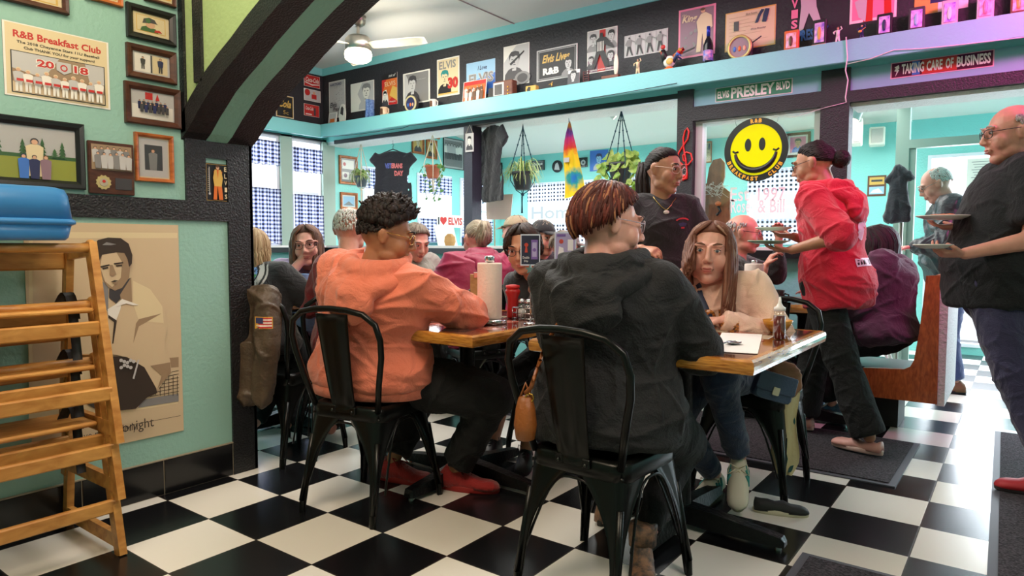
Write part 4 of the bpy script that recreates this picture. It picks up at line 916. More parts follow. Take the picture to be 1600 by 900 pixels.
    head_shape(body, hc, hr, hf, hu, hs, cfg.get('jaw', 1), cfg.get('nose', 1), cfg.get('fat', 0))
    arms = {}; keep = [hc+hf*.02]
    for nm, q in (('L', -1), ('R', 1)):
        sh = SC_+r2*(q*sw); tg = V(cfg.get('hand'+nm) or (H+f*.28*s+r*(q*.12)+V((0, 0, .1))))
        pole = V(cfg.get('pole'+nm) or (r*(q*.5)-f*.35+V((0, 0, -1)))); el, wr = ik(sh, tg, .285*s, .255*s, pole); arms[nm] = (sh, el, wr, q)
        body.cone2(nb-sp2*.02*s, sh+V((0, 0, -.005)), .050*s, .052*s, 12); body.cone2(sh, el, .047*s*bk**.5, .037*s*bk**.5, 12); body.cone2(el, wr, .039*s*bk**.5, .025*s, 12)
        hd = cfg.get('hd'+nm) or tuple((wr-el).normalized()); hn = cfg.get('hn'+nm) or (0, 0, -1); hand(body, wr, hd, hn, cfg.get('thumb'+nm, -q), s*.97, cfg.get('curl'+nm, .5))
        keep.append(wr+V(hd).normalized()*(.1*s))
    legs = {}
    for nm, q in (('L', -1), ('R', 1)):
        hp = H+r*(q*.085*s*bk); ft = cfg.get('foot'+nm) or (bx+f.x*.05+r.x*q*.1, by+f.y*.05+r.y*q*.1, 0); an = V(ft)+V((0, 0, .085*s)); kn, an = ik(hp, an, .435*s, .415*s, cfg.get('kpole'+nm) or (f+V((0, 0, .35)))); legs[nm] = (hp, kn, an, q)
        body.cone2(hp+f*.05*s, kn, .066*s*bk**.5, .050*s, 14); body.cone2(kn, kn.lerp(an, .35), .050*s, .050*s, 12); body.cone2(kn.lerp(an, .35), an, .050*s, .034*s, 12)
    me = blob(body, vx, 5, keep, 0, loc=loc, keepr=.145*s); build(me, 'body', cfg['skin'], t)
    head_parts(t, hc, hr, hf, hu, hs, cfg['skin'], cfg, loc)
    if cfg.get('hair'): make_hair(t, hc, hr, hf, hu, hs, cfg)
    out = dict(t=t, hc=hc, hr=hr, hf=hf, hu=hu, A=A, f=f, r=r, f2=f2, r2=r2, sp=sp, sp2=sp2, arms=arms, legs=legs, nb=nb, s=s, loc=loc)
    T = cfg.get('top')
    if T:
        mb = MB(); e = T.get('e', .016); lo = T.get('hem', -.05); torso(mb, e, lo, .50)
        if lo < -.07:
            c = A(lo); mb.loft([(c, r, fb, (.165*bk+e+belly*.3)*s, (.125*bk+e+belly*.3)*s), (A(-.03), r, fb, (.17*bk+e+belly*.3)*s, (.13*bk+e+belly*.4)*s), (A(.06), r, fb, (.17*bk+e)*s, (.125*bk+e)*s)], 24)
        for nm, (sh, el, wr, q) in arms.items():
            R_ = T.get('r', (.068, .058, .044)); b2 = bk**.5
            mb.cone2(nb-sp2*.035*s+r2*(q*.03*s), sh, (.050+e)*s, R_[0]*s*b2, 14)
            if T.get('sleeve', 'long') == 'long':
                end = el.lerp(wr, T.get('cuff', .93)); mb.cone2(sh, el, R_[0]*s*b2, R_[1]*s*b2, 16); mb.cone2(el, el.lerp(end, .75), R_[1]*s*b2, R_[2]*s*1.15, 16); mb.cone2(el.lerp(end, .7), end, R_[2]*s*1.15, R_[2]*s*.85, 16)
            else: mb.loft([(sh, *frame_of(el-sh)[:2], R_[0]*s*b2, R_[0]*s*b2), (sh.lerp(el, .35), *frame_of(el-sh)[:2], R_[0]*s*b2*1.04, R_[0]*s*b2*1.04), (sh.lerp(el, T.get('cuff', .62)), *frame_of(el-sh)[:2], R_[0]*s*b2*1.06, R_[0]*s*b2*1.06)], 16)
        if T.get('collar'): mb.lathe(nb-sp2*.015*s, [(.075*s, 0), (.078*s, .02*s), (.074*s, T['collar']*s), (.062*s, T['collar']*s), (.06*s, 0)], 20, sp2+f2*.25)
        me = blob(mb, T.get('vox', vx*1.15), T.get('it', 14), None, T.get('fold', .006), T.get('fk', 1), cfg.get('seed', 1), loc); out['top'] = build(me, T.get('name', 'shirt'), T['m'], t)
        if T.get('hood'):
            mb = MB(); hk = T['hood']; hb = (.056*(1+(bk-1)*.6)+e)
            P1_ = lambda a: nb+sp2*((.030-.034*math.cos(a))*s*hk)-f2*(math.cos(a)*(.050+hb*.55)*s*hk)+r2*(math.sin(a)*.104*s*hk)
            P2_ = lambda a: nb+sp2*((-.018-.066*math.cos(a)**2)*s*hk)-f2*((math.cos(a)*(.058+hb)-.004)*s*hk)+r2*(math.sin(a)*.140*s*hk)
            n_ = 14
            for k in range(n_):
                a, a2 = -2.3+4.6*k/n_, -2.3+4.6*(k+1)/n_; R2 = lambda a: (.024+.016*max(0, math.cos(a)))*s*hk
                mb.cone2(P1_(a), P1_(a2), R2(a), R2(a2), 12)
                if abs(a) < 1.75 and abs(a2) < 1.75: mb.cone2(P2_(a), P2_(a2), R2(a)*.85, R2(a2)*.85, 12); mb.cone2(P1_(a), P2_(a), R2(a)*.7, R2(a)*.7, 10)
            mb.ell(nb-f2*((.046+hb)*s*hk)-sp2*(.11*s*hk), (.105*s*hk, .036*s*hk, .085*s*hk), r2, f2, sp2)
            build(blob(mb, T.get('vox', vx), 4, None, .009, .8, cfg.get('seed', 1)+9, loc), 'hood', T['m'], out['top'])
        if T.get('hem', -.05) > -.1 and T.get('cuffs'):
            bp_ = belly*.35; w_, d_ = (.155*bk+e+bp_)*s, (.118*(1+(bk-1)*.6)+e+bp_*1.2)*s; c0 = A(max(lo, -.05))+sp*(.006*s)+fb*(bp_*.5*s); build(MB().loft([(c0-sp*.030, r, fb, w_*.93, d_*.93), (c0-sp*.024, r, fb, w_*1.0, d_*1.0), (c0+sp*.020, r, fb, w_*1.035, d_*1.035), (c0+sp*.028, r, fb, w_, d_)], 40), 'hem_band', T['m'], t)
        if T.get('sleeve', 'long') == 'long' and T.get('cuffs'):
            for nm, (sh, el, wr, q) in arms.items():
                d = (wr-el).normalized(); e0 = el.lerp(wr, T.get('cuff', .93)-.02); x, y, _ = frame_of(d)
                build(MB().loft([(e0-d*.028, x, y, R_[2]*s*.92, R_[2]*s*.92), (e0-d*.022, x, y, R_[2]*s*1.0, R_[2]*s*1.0), (e0+d*.022, x, y, R_[2]*s*.92, R_[2]*s*.92), (e0+d*.028, x, y, R_[2]*s*.84, R_[2]*s*.84)], 20), 'cuff', T['m'], t)
    Pn = cfg.get('pants')
    if Pn:
        mb = MB(); e = Pn.get('e', .014); torso(mb, e*.3, -.07, .05)
        for nm, (hp, kn, an, q) in legs.items():
            fl = Pn.get('flare', .052); ke = Pn.get('knee', .062); end = kn.lerp(an, Pn.get('len', .97))
            mb.cone2(hp-f*.02*s, hp, (.078+e*.4)*s*bk**.6, (.078+e*.4)*s*bk**.6, 14); mb.cone2(hp+f*.06*s, kn, (.080+e)*s*bk**.8, (ke+e*.5)*s*bk**.5, 16); x, y, d = frame_of(an-kn)
            mb.loft([(kn-d*.03, x, y, ke*s*.8, ke*s*.8), (kn, x, y, (ke+e*.4)*s, (ke+e*.4)*s), (kn.lerp(end, .45), x, y, (ke*.5+fl*.5+.004)*s, (ke*.5+fl*.5+.004)*s), (end, x, y, fl*s, fl*s)], 16)
        me = blob(mb, Pn.get('vox', vx*1.2), 10, None, Pn.get('fold', .005), 1.1, cfg.get('seed', 1)+5, loc); out['pants'] = build(me, Pn.get('name', 'trousers'), Pn['m'], t)
    Sh = cfg.get('shoes')
    if Sh:
        for nm, (hp, kn, an, q) in legs.items():
            sd_ = dirv(Sh.get('yaw'+nm, yaw)); shoe(t, an-V((0, 0, .085*s)), sd_, s*Sh.get('k', 1), Sh['m'], Sh['sole'], top=Sh.get('top', .1), lace=Sh.get('lace'), stripes=Sh.get('stripes'), pitch=Sh.get('pitch'+nm, 0))
    return out
def bvh(o):
    me = o.data; return BVHTree.FromPolygons([v.co[:] for v in me.vertices], [tuple(p.vertices) for p in me.polygons])
def wrap_text(P, on, st, o, right, up, w, h, nrm, mats, lift=.003, name='lettering', bold=0, polys=None):
    """lettering laid onto a garment: cast each vertex back along nrm"""
    mb = MB(); o, nrm = V(o), V(nrm).normalized(); R, U = V(right).normalized(), V(up).normalized()
    if st: text(mb, st, o, R, U, w, h, nrm, 0, bold, .35)
    for mi, pl in (polys or []):
        mb.mi = mi; q = [o+R*(a*w)+U*(b*h)+nrm*.35 for a, b in pl]; mb.add(q, [tuple(range(len(q)))], False)
    # cut long spans so the print follows the cloth
    tree = bvh(on); L = V(P['loc']); vs = []
    import bmesh
    bm = bmesh.new(); bv = [bm.verts.new(p) for p in mb.v]
    for f_, m_ in zip(mb.f, mb.m):
        try: F = bm.faces.new([bv[i] for i in f_]); F.material_index = m_
        except ValueError: pass
    bmesh.ops.triangulate(bm, faces=bm.faces[:])
    for k in range(2 if w > .05 else 1):
        lng = [e for e in bm.edges if e.calc_length() > .018]
        if lng: bmesh.ops.subdivide_edges(bm, edges=lng, cuts=1); bmesh.ops.triangulate(bm, faces=bm.faces[:])
    bad = []
    for v in bm.verts:
        hit = tree.ray_cast(v.co-L, -nrm, .6)
        if hit[0] is None or hit[1].dot(nrm) < .1: bad.append(v)
        else: v.co = hit[0]+nrm*lift+L
    bmesh.ops.delete(bm, geom=bad, context='VERTS')
    me = bpy.data.meshes.new(name)
    for v in bm.verts: v.co = v.co-L
    bm.to_mesh(me); bm.free(); return build(me, name, mats, on)
# ============================================================ PEOPLE
def cloth(n, c, **k): return M(n, c, k.pop('rough', .85), bump=k.pop('bump', .35), bscale=k.pop('bscale', 260), sheen=k.pop('sheen', .25), **k)
def hairm(n, *cs): return [M('hair_%s_%d' % (n, i), c, .5, bump=.3, bscale=300, spec=.25) for i, c in enumerate(cs)]
SK_T = skin('tan', (176, 116, 82)); SK_L = skin('light', (232, 168, 150)); SK_P = skin('pink', (226, 158, 138)); SK_M = skin('medium', (198, 138, 110))
DK = M('shoe_black', (24, 24, 26), .5)
PP = {}
def dbg(n, P): PP[n] = P
BLKT = cloth('trouser_black', (14, 14, 16), sheen=.03); JEAN = cloth('dark_denim', (34, 46, 72), col2=(44, 58, 86), vscale=30)
# 1 coral hoodie
co = cloth('coral_fleece', (222, 116, 86), col2=(226, 126, 98), vscale=5)
P1 = person('person seen from behind in a coral hoodie with short dark curly hair', (.34, .225), 104, dict(s=1.0, bulk=1.42, hip=.53, lean=3, curve=8, side=0, twist=4, head=(-62, -14, 0), ht=at(604, 368, 2.82), skin=SK_T, vox=.0055, belly=.03,
    hair='afro', hairm=hairm('afro', (26, 18, 16), (38, 25, 22)), puff=1.0, glasses=('glasses_gold', (200, 160, 90), .25, 1), handL=(.30, .60, .80), handR=(.50, .60, .80), hdR=(-.6, .7, 0), poleR=(1, -.15, -.22), poleL=(-.7, .3, -1),
    footL=(.25, .44, 0), footR=(.56, .53, 0), kpoleR=(.9, .5, .6), kpoleL=(.2, 1, .3),
    top=dict(m=co, name='hoodie', e=.030, hood=1.12, hem=-.05, fold=.009, r=(.074, .070, .056), cuffs=1), pants=dict(m=BLKT, name='sweatpants', flare=.075, knee=.075, len=.90, e=.02, fold=.007),
    shoes=dict(m=M('red_suede', (168, 26, 24), .75, bump=.3, bscale=200, sheen=.4), sole=M('red_sole', (160, 34, 30), .6), top=.105, yawL=18, yawR=22, k=1.06, lace=M('red_lace', (150, 24, 24), .7)))); dbg('coral', P1)
# 2 black hoodie
bh = cloth('black_fleece', (23, 23, 26), bscale=200, sheen=.04)
P2 = person('person seen from behind in a black hoodie with short reddish streaked hair and glasses', (1.50, .215), 100, dict(s=.97, bulk=1.33, hip=.545, lean=6, curve=8, side=0, twist=0, head=(-52, -8, 4), ht=at(950, 352, 2.26), hs=1.12, skin=SK_L, vox=.0050, belly=.03,
    hair='short', hairm=hairm('auburn', (74, 34, 28), (104, 46, 36), (168, 112, 78)), thick=1.15, n=1700, drop=1.14, seed=5, glasses=('glasses_clear', (190, 170, 180), .15),
    handR=(1.60, .56, .80), handL=(1.36, .60, .80), poleR=(.6, -.5, -.35), poleL=(-1, -.1, -.8), hdR=(-.7, .7, 0), footR=(1.585, .34, 0), footL=(1.30, .62, 0), kpoleR=(.02, 1, .5), kpoleL=(-.3, 1, .3),
    top=dict(m=bh, name='hoodie', e=.026, hood=1.18, hem=-.09, fold=.009, r=(.070, .070, .052), cuffs=1), pants=dict(m=cloth('black_stretch', (20, 20, 23), sheen=.03), flare=.052, len=.86, knee=.070, e=.034, fold=.006))); dbg('hoodie', P2)
# boots for 2
bm_ = M('patterned_boot', (70, 62, 56), .6, col2=(150, 110, 84), vscale=42, bump=.4, bscale=120)
for nm, yw in (('L', 85), ('R', -80)):
    hp, kn, an, q = P2['legs'][nm]; sh = shoe(P2['t'], an-V((0, 0, .085)), dirv(-62 if nm == 'R' else 85), .92, bm_, M('boot_sole', (40, 36, 32), .6), top=.15, pitch=0)
    build(MB().loft([(an+V((0, 0, .0)), (1, 0, 0), (0, 1, 0), .046, .050), (an+V((0, 0, .07)), (1, 0, 0), (0, 1, 0), .050, .054), (an+V((0, 0, .075)), (1, 0, 0), (0, 1, 0), .044, .046)], 18), 'boot_shaft', bm_, sh)
    if nm == 'R':
        mb = MB(); c = an-V((0, 0, .035)); mb.ell(c+V((.045, -.03, 0)), (.012, .012, .014)); build(mb, 'buckle', M('antique_metal', (120, 112, 100), .35, metal=.8), sh)
# 3 woman in cream sweatshirt
cr = cloth('cream_fleece', (236, 204, 178), col2=(240, 196, 180), vscale=4, sheen=.1)
P3 = person('person facing us in a cream sweatshirt with long reddish grey hair, hands on the table', (1.515, 1.33), -84, dict(s=.97, bulk=1.13, hip=.545, jaw=.93, fem=1, lean=8, curve=6, head=(10, 1, 3), ht=at(1110, 396, 3.0), hs=1.17, skin=SK_L, vox=.0045, iris=('iris_blue', (62, 84, 104), .2), fat=.003,
    hair='long', hairm=hairm('russet', (112, 68, 52), (138, 92, 74), (176, 140, 120)), len=.33, rl=.42, fwd=.10, front=54, wide=.9, n=900, seed=8, browm=M('brow_brown', (120, 80, 62), .7),
    handL=(1.62, 1.0, .800), handR=(1.42, 1.0, .800), hdL=(-1, -.25, -.02), hdR=(1, -.35, .03), hnL=(0, 0, -1), hnR=(0, 0, -1), thumbL=1, thumbR=-1, curlL=.35, curlR=.45, poleL=(.75, .8, -.15), poleR=(-.75, .8, -.2),
    footL=(1.66, 1.10, .13), footR=(1.52, 1.20, 0), kpoleL=(0, -1, .6), kpoleR=(-.2, -1, .6),
    top=dict(m=cr, name='sweatshirt', e=.026, hem=-.05, fold=.009, r=(.070, .066, .050), cuffs=1, collar=.03), pants=dict(m=JEAN, name='jeans', flare=.056, len=.94, knee=.068),
    shoes=dict(stripes=M('teal_stripe', (60, 150, 146), .6), m=M('sneaker_cream', (214, 204, 184), .6), sole=M('sneaker_sole', (214, 200, 168), .6), lace=M('lace_cream', (222, 208, 178), .7), top=.095, yawL=-72, yawR=-92, pitchL=-.55, k=.98))); dbg('cream', P3)
# 4 behind menu card
P4 = person('person with centre-parted dark hair and glasses partly hidden by the standing menu card', (.62, 1.36), -78, dict(s=.93, bulk=.95, hip=.545, fem=1, lean=20, curve=12, head=(8, -14, -4), ht=at(818, 388, 3.4), skin=SK_M, vox=.006,
    hair='long', len=.05, front=40, wide=.2, n=500, hairm=hairm('darkbrown', (48, 32, 28), (64, 42, 34)), glasses=('glasses_dark', (40, 34, 40), .3), handL=(.86, 1.0, .86), handR=(.70, .98, .85), hdL=(-.3, -.2, .9), hdR=(.3, -.2, .9), footL=(.62, 1.0, 0), footR=(.38, 1.05, 0),
    top=dict(m=cloth('black_jersey', (26, 26, 32)), name='jacket', e=.020, hood=.9, fold=.007, cuffs=1), pants=dict(m=BLKT, name='shorts', len=.03, flare=.075), shoes=dict(m=DK, sole=DK, top=.11, yawL=-60, yawR=-70, lace=DK))); dbg('girl', P4)
# 5 server in black tee
P5 = person('server standing behind the table in a dark t-shirt with a pendant necklace and glasses', (1.0, 1.76), -52, dict(s=.965, bulk=1.02, fem=1, lean=1, curve=6, head=(38, -9, 2), ht=at(1038, 266, 3.7), skin=SK_M, vox=.0055, shw=.15,
    hair='ponytail', hairm=hairm('black', (32, 23, 24), (46, 32, 32)), len=.30, bunz=-.1, glasses=('glasses_pink', (226, 190, 180), .2), handR=(1.00, 1.50, 1.09), hdR=(.85, -.1, -.12), hnR=(0, .5, -1), poleR=(-.8, .3, -.8), handL=(1.22, 1.62, 1.0), poleL=(.6, .6, -1), curlR=.9,
    top=dict(m=cloth('plum_black_jersey', (36, 26, 33)), name='t_shirt', sleeve='short', cuff=.72, e=.018, hem=-.06, fold=.006, r=(.068, .058, .04)), pants=dict(m=BLKT), shoes=dict(m=DK, sole=DK))); dbg('server', P5)
# 6 red hoodie server
rd = cloth('red_fleece', (206, 22, 50), col2=(214, 30, 58), vscale=4)
P6 = person('server walking left in a bright red hoodie and black flared trousers, carrying plates', (1.78, 2.34), 168, dict(s=.985, bulk=1.20, fem=0, lean=4, curve=8, head=(14, -16, 0), ht=at(1272, 256, 3.84), hoff=(0, 0, -.01), skin=SK_M, vox=.0055,
    hair='bun', hairm=hairm('black', (32, 23, 24), (46, 32, 32)), bun=1.15, bunz=-.35, glasses=('glasses_dark', (40, 34, 40), .3), handL=(1.60, 2.07, 1.085), hdL=(-1, -.1, .02), hnL=(.1, 0, 1), poleL=(.6, -.5, -1), handR=(1.55, 2.30, 1.16), hdR=(-1, .1, .1), hnR=(0, 0, 1), poleR=(.6, .6, -1), thumbL=-1, thumbR=1,
    footL=(1.99, 2.20, .0), footR=(1.57, 2.50, 0), top=dict(m=rd, name='hoodie', e=.030, hood=1.12, hem=-.14, cuff=.12, fold=.009, r=(.082, .076, .06)),
    pants=dict(m=BLKT, flare=.095, knee=.075, len=.98), shoes=dict(m=M('flat_pink', (222, 160, 150), .5), sole=M('sole_pink', (226, 186, 176), .5), top=.06, yawL=165, yawR=165))); dbg('red', P6)
# 7 man on the right
P7 = person('person at the right edge in a black t-shirt and glasses, walking left with two plates', (2.50, 2.16), 200, dict(s=1.05, bulk=1.22, lean=3, curve=8, head=(4, -7, 0), ht=at(1582, 208, 3.15), skin=SK_P, vox=.0055, belly=.05,
    hair='bald', hairm=hairm('grey', (190, 184, 180), (160, 152, 150)), glasses=('glasses_dark', (40, 34, 40), .3), handL=(2.39, 1.83, 1.075), hdL=(-.9, -.3, -.02), hnL=(.1, .3, 1), poleL=(.75, .15, -.55), handR=(2.36, 2.14, 1.20), hdR=(-1, 0, 0), hnR=(0, 0, 1), poleR=(.5, .6, -1), thumbL=-1, thumbR=1, curlL=.9,
    footL=(2.74, 2.02, 0), footR=(2.95, 2.45, .05), kpoleL=(-1, -.2, .2), top=dict(m=cloth('black_tee', (19, 19, 24), sheen=.04), name='t_shirt', sleeve='short', cuff=.78, e=.034, hem=-.13, fold=.006, r=(.078, .070, .05)), pants=dict(m=cloth('indigo_denim', (54, 50, 84)), name='jeans', flare=.066, knee=.072, e=.02),
    shoes=dict(m=M('red_shoe', (170, 30, 40), .6), sole=M('dark_sole', (50, 40, 44), .6), yawL=190, yawR=195))); dbg('right', P7)
# 8 leather jacket
P8 = person('person standing beyond the booth in a black leather jacket looking down', (2.20, 4.42), 192, dict(s=1.02, bulk=1.40, lean=10, curve=16, head=(4, -28, 0), ht=at(1462, 288, 5.25), skin=SK_P, vox=.008, belly=.05,
    hair='bald', baldtop=34, n=800, hairm=hairm('white', (208, 204, 198), (186, 182, 178)), glasses=('glasses_silver', (130, 126, 122), .3, 1), handL=(1.92, 4.2, 1.10), handR=(1.9, 4.5, 1.10), poleL=(.5, -.3, -1), footL=(2.22, 4.33, 0), footR=(2.16, 4.56, 0),
    top=dict(m=M('black_leather', (38, 42, 46), .38, bump=.5, bscale=40), name='leather_jacket', e=.034, hem=-.08, fold=.012, r=(.088, .080, .06), collar=.05), pants=dict(m=cloth('blue_denim', (58, 84, 128)), name='jeans', flare=.072, knee=.074, e=.02), shoes=dict(m=M('tan_boot', (120, 92, 60), .6), sole=DK))); dbg('leather', P8)
# 9 purple on booth
P9 = person('person in a plum sweater sitting on the booth bench with long dark hair', (1.93, 3.02), 184, dict(s=.98, bulk=1.42, hip=.55, fem=1, lean=8, curve=16, head=(0, -24, 0), ht=at(1372, 384, 4.36), skin=SK_L, vox=.008, belly=.05,
    hair='long', hairm=hairm('black', (32, 23, 24), (46, 32, 32)), len=.17, front=58, n=520, wide=.7, handL=(1.55, 2.9, .80), handR=(1.55, 3.1, .80), footL=(1.66, 2.93, 0), footR=(1.50, 3.10, 0), top=dict(m=cloth('plum_knit', (74, 48, 66)), name='sweater', e=.032, hood=.9, hem=-.06, fold=.011, r=(.086, .078, .06)), pants=dict(m=BLKT, flare=.06, knee=.07, len=.92),
    shoes=dict(m=M('trainer_navy', (38, 54, 84), .6, col2=(60, 110, 140), vscale=30), sole=M('trainer_sole', (196, 198, 204), .5), yawL=175, yawR=178, k=1.1, lace=M('lace_white', (220, 220, 220), .6)))); dbg('plum', P9)
# 10 bald with glasses at booth
P10 = person('bald person with dark glasses eating at the booth behind the cream sweatshirt', (1.07, 2.66), 8, dict(s=.97, bulk=1.2, hip=.53, lean=9, curve=8, head=(4, -8, 0), ht=at(1162, 364, 4.38), skin=SK_P, vox=.007, hair='bald', hairm=hairm('grey', (190, 184, 180), (160, 152, 150)), n=160, glasses=('glasses_dark', (40, 34, 40), .3),
    handL=(1.37, 2.66, 1.15), handR=(1.33, 2.52, .98), hdL=(0, -.3, 1), hdR=(.4, .2, .8), curlL=1.0, curlR=.9, top=dict(m=cloth('dark_shirt', (44, 38, 40)), e=.02, cuff=.7), pants=dict(m=BLKT))); dbg('bald10', P10)
# 11 magenta jacket
P11 = person('person in a magenta quilted jacket with a blond-grey ponytail seen from behind', (-.20, 1.66), 152, dict(s=.98, bulk=1.22, hip=.55, fem=1, lean=14, curve=14, head=(4, -14, 0), ht=at(745, 374, 4.6), skin=SK_L, vox=.008, hair='ponytail', hairm=hairm('ash', (150, 134, 116), (178, 162, 140)), bunz=.35, len=.12, n=300,
    handL=(-.58, 1.66, .88), handR=(-.55, 1.90, .88), top=dict(m=M('magenta_nylon', (150, 24, 66), .5, bump=.3, bscale=30), name='jacket', e=.034, hood=1.0, hem=-.1, fold=.010, r=(.086, .078, .056), cuffs=1), pants=dict(m=BLKT))); dbg('magenta', P11)
# 12 lavender
P12 = person('person in a lavender t-shirt with long brown hair resting a hand on one cheek', (-1.18, 1.12), -52, dict(s=1.0, bulk=1.2, hip=.55, fem=1, lean=6, curve=6, head=(6, -6, -6), ht=at(480, 383, 4.26), hs=1.04, skin=SK_L, vox=.006, hair='long', hairm=hairm('brown', (92, 64, 54), (122, 88, 70)), len=.26, front=48, wide=.7, n=600, glasses=('glasses_thin', (90, 60, 60), .3),
    handL=(-.85, .78, .82), handR=(-.93, .84, 1.03), hdR=(.15, .12, 1), hnR=(.1, .9, 0), curlR=.9, poleR=(-.3, -.8, -1), hdL=(0, -1, 0), top=dict(m=cloth('lavender_jersey', (196, 168, 206)), name='t_shirt', sleeve='short', cuff=.7, e=.018, fold=.006), pants=dict(m=BLKT))); dbg('lavender', P12)
# 13 bald from behind
P13 = person('bald person seen from behind between the lavender top and the coral hoodie', (-.34, .66), 128, dict(s=1.0, shw=.13, bulk=.92, hip=.55, lean=6, curve=8, head=(-6, -8, 0), ht=at(547, 358, 3.83), hoff=(0, 0, .02), skin=SK_P, vox=.007, hair='bald', hairm=hairm('white', (208, 204, 198), (186, 182, 178)), n=500, baldtop=40,
    handL=(-.7, .85, .82), handR=(-.6, 1.1, .82), top=dict(m=cloth('red_black_jersey', (120, 24, 28)), e=.02), pants=dict(m=BLKT))); dbg('bald13', P13)
# 14 grey tee
P14 = person('person in a grey t-shirt with short grey hair sitting at the divider table', (-.98, 1.78), -4, dict(s=1.0, bulk=1.2, hip=.55, lean=10, curve=8, head=(-14, -22, 0), ht=at(650, 378, 4.84), skin=SK_P, vox=.007, hair='short', hairm=hairm('grizzled', (112, 98, 86), (140, 126, 112)), n=400, thick=1.06,
    handL=(-.62, 1.95, .85), handR=(-.60, 1.75, .86), top=dict(m=cloth('grey_jersey', (150, 144, 134)), name='t_shirt', sleeve='short', cuff=.8, e=.02), pants=dict(m=BLKT))); dbg('grey', P14)
# 15 biker tee
P15 = person('person at the black post in a black t-shirt with a round emblem', (-.80, .46), 112, dict(s=.96, bulk=1.15, hip=.54, fem=1, lean=4, curve=8, head=(10, -4, 0), ht=at(394, 392, 3.85), skin=SK_L, vox=.006, hair='long', hairm=hairm('blond', (186, 160, 124), (160, 130, 96)), len=.14, front=60, wide=.6, n=320,
    handL=(-.95, .7, .82), handR=(-.70, .9, .82), top=dict(m=cloth('washed_black_jersey', (34, 34, 38)), name='t_shirt', sleeve='short', cuff=.8, e=.02, fold=.004), pants=dict(m=BLKT))); dbg('biker', P15)
# 16.. caps
def cap(P, m, back=False):
    c, hr, hf, hu, s = P['hc'], P['hr'], P['hf'], P['hu'], P['s']; q = lambda x, y, z: c+hr*(x*s)+hf*(y*s)+hu*(z*s); mb = MB(); R = []
    for i in range(8):
        t_ = PI/2*(i/7); R.append([q(.090*math.cos(t_)*math.sin(2*PI*k/24), -.008+.108*math.cos(t_)*math.cos(2*PI*k/24), .045+.088*math.sin(t_)) for k in range(24)])
    mb.rings(R); cp = build(mb, 'cap', m, P['t']); g = []
    for i in range(5): g.append([q(.075*math.sin(a)*(1-.1*i), .088+.022*i*math.cos(a), .05-.004*i+.008*math.cos(a)) for a in [math.radians(-80+20*k) for k in range(9)]])
    build(MB().sheet(g, .004), 'brim', m, cp)
P16 = person('person in a black baseball cap behind the menu cards', (-.32, 2.52), -20, dict(ht=at(848, 372, 5.0), s=1.0, bulk=1.1, hip=.55, lean=4, head=(0, -6, 0), skin=SK_P, vox=.009, hair='buzz', hairm=hairm('grizzled', (112, 98, 86), (140, 126, 112)), n=100, top=dict(m=cloth('charcoal_jersey', (60, 58, 62)), e=.02), pants=dict(m=BLKT))); cap(P16, cloth('cap_black', (26, 26, 28)))
P17 = person('person in a faded grey cap and dark jacket behind the second menu card', (.12, 2.16), 10, dict(ht=at(884, 388, 4.75), s=.93, bulk=1.1, hip=.52, lean=6, head=(10, -8, 0), skin=SK_P, vox=.008, hair='short', hairm=hairm('grizzled', (112, 98, 86), (140, 126, 112)), n=200, glasses=('glasses_dark', (40, 34, 40), .3), top=dict(m=cloth('black_jersey', (26, 26, 32)), e=.02), pants=dict(m=BLKT))); cap(P17, cloth('cap_faded', (134, 124, 116)))
P18 = person('person in a tan cap sitting farthest back by the divider', (-.72, 2.75), -170, dict(ht=at(806, 362, 5.5), s=1.0, bulk=1.1, hip=.60, lean=4, head=(0, -6, 0), skin=SK_P, vox=.009, hair='buzz', hairm=hairm('grizzled', (112, 98, 86), (140, 126, 112)), n=100, top=dict(m=cloth('tan_jersey', (150, 130, 104)), e=.02), pants=dict(m=BLKT))); cap(P18, cloth('cap_tan', (168, 150, 122)))
# ============================================================ CLOTHING PRINTS, BAGS, THINGS ON THE TABLES
X_, Y_, Z_ = V((1, 0, 0)), V((0, 1, 0)), V((0, 0, 1))
CHROME = M('chrome_bright', (205, 205, 208), .15, metal=1); WP = M('paper_white', (232, 224, 220), .8); WPL = M('plate_white', (226, 222, 214), .25)
# cream sweatshirt: letters filled with a leopard pattern
LEO = M('leopard_print', (214, 134, 52), .7, col2=(58, 28, 26), vscale=130)
o3 = P3['A'](.30)+P3['f2']*.0; rr3 = -P3['r2']; fw = P3['f2']
wrap_text(P3, P3['top'], 'BLESSED MOM', P3['A'](.335)-rr3*.15, rr3, P3['sp2'], .30, .058, fw, [LEO], .004, bold=.06)
# strap of her bag
def strap_on(P, on, pts, w, m, name, parent, lift=.006):
    tree = bvh(on); L = V(P['loc']); C_ = []
    for i, p in enumerate(pts):
        h = tree.find_nearest(V(p)-L); C_.append(h[0]+h[1]*lift+L)
    g = []
    for i, c in enumerate(C_):
        d = (C_[min(i+1, len(C_)-1)]-C_[max(i-1, 0)]).normalized(); n = tree.find_nearest(c-L)[1]; x = d.cross(n).normalized(); g.append([c-x*w/2, c+n*.001, c+x*w/2])
    return build(MB().sheet(g, .003), name, m, parent)
A3 = P3['A']; sp_ = [A3(.47)+fw*.10+rr3*(-.07+.0)+V((0, 0, .02))]
NAVY = M('navy_strap', (44, 56, 84), .5)
strap_on(P3, P3['top'], [(A3(.50)+fw*.07-rr3*.055).lerp(A3(.10)+fw*.17+rr3*.10, k/14) for k in range(15)], .022, NAVY, 'bag_strap', P3['t'])
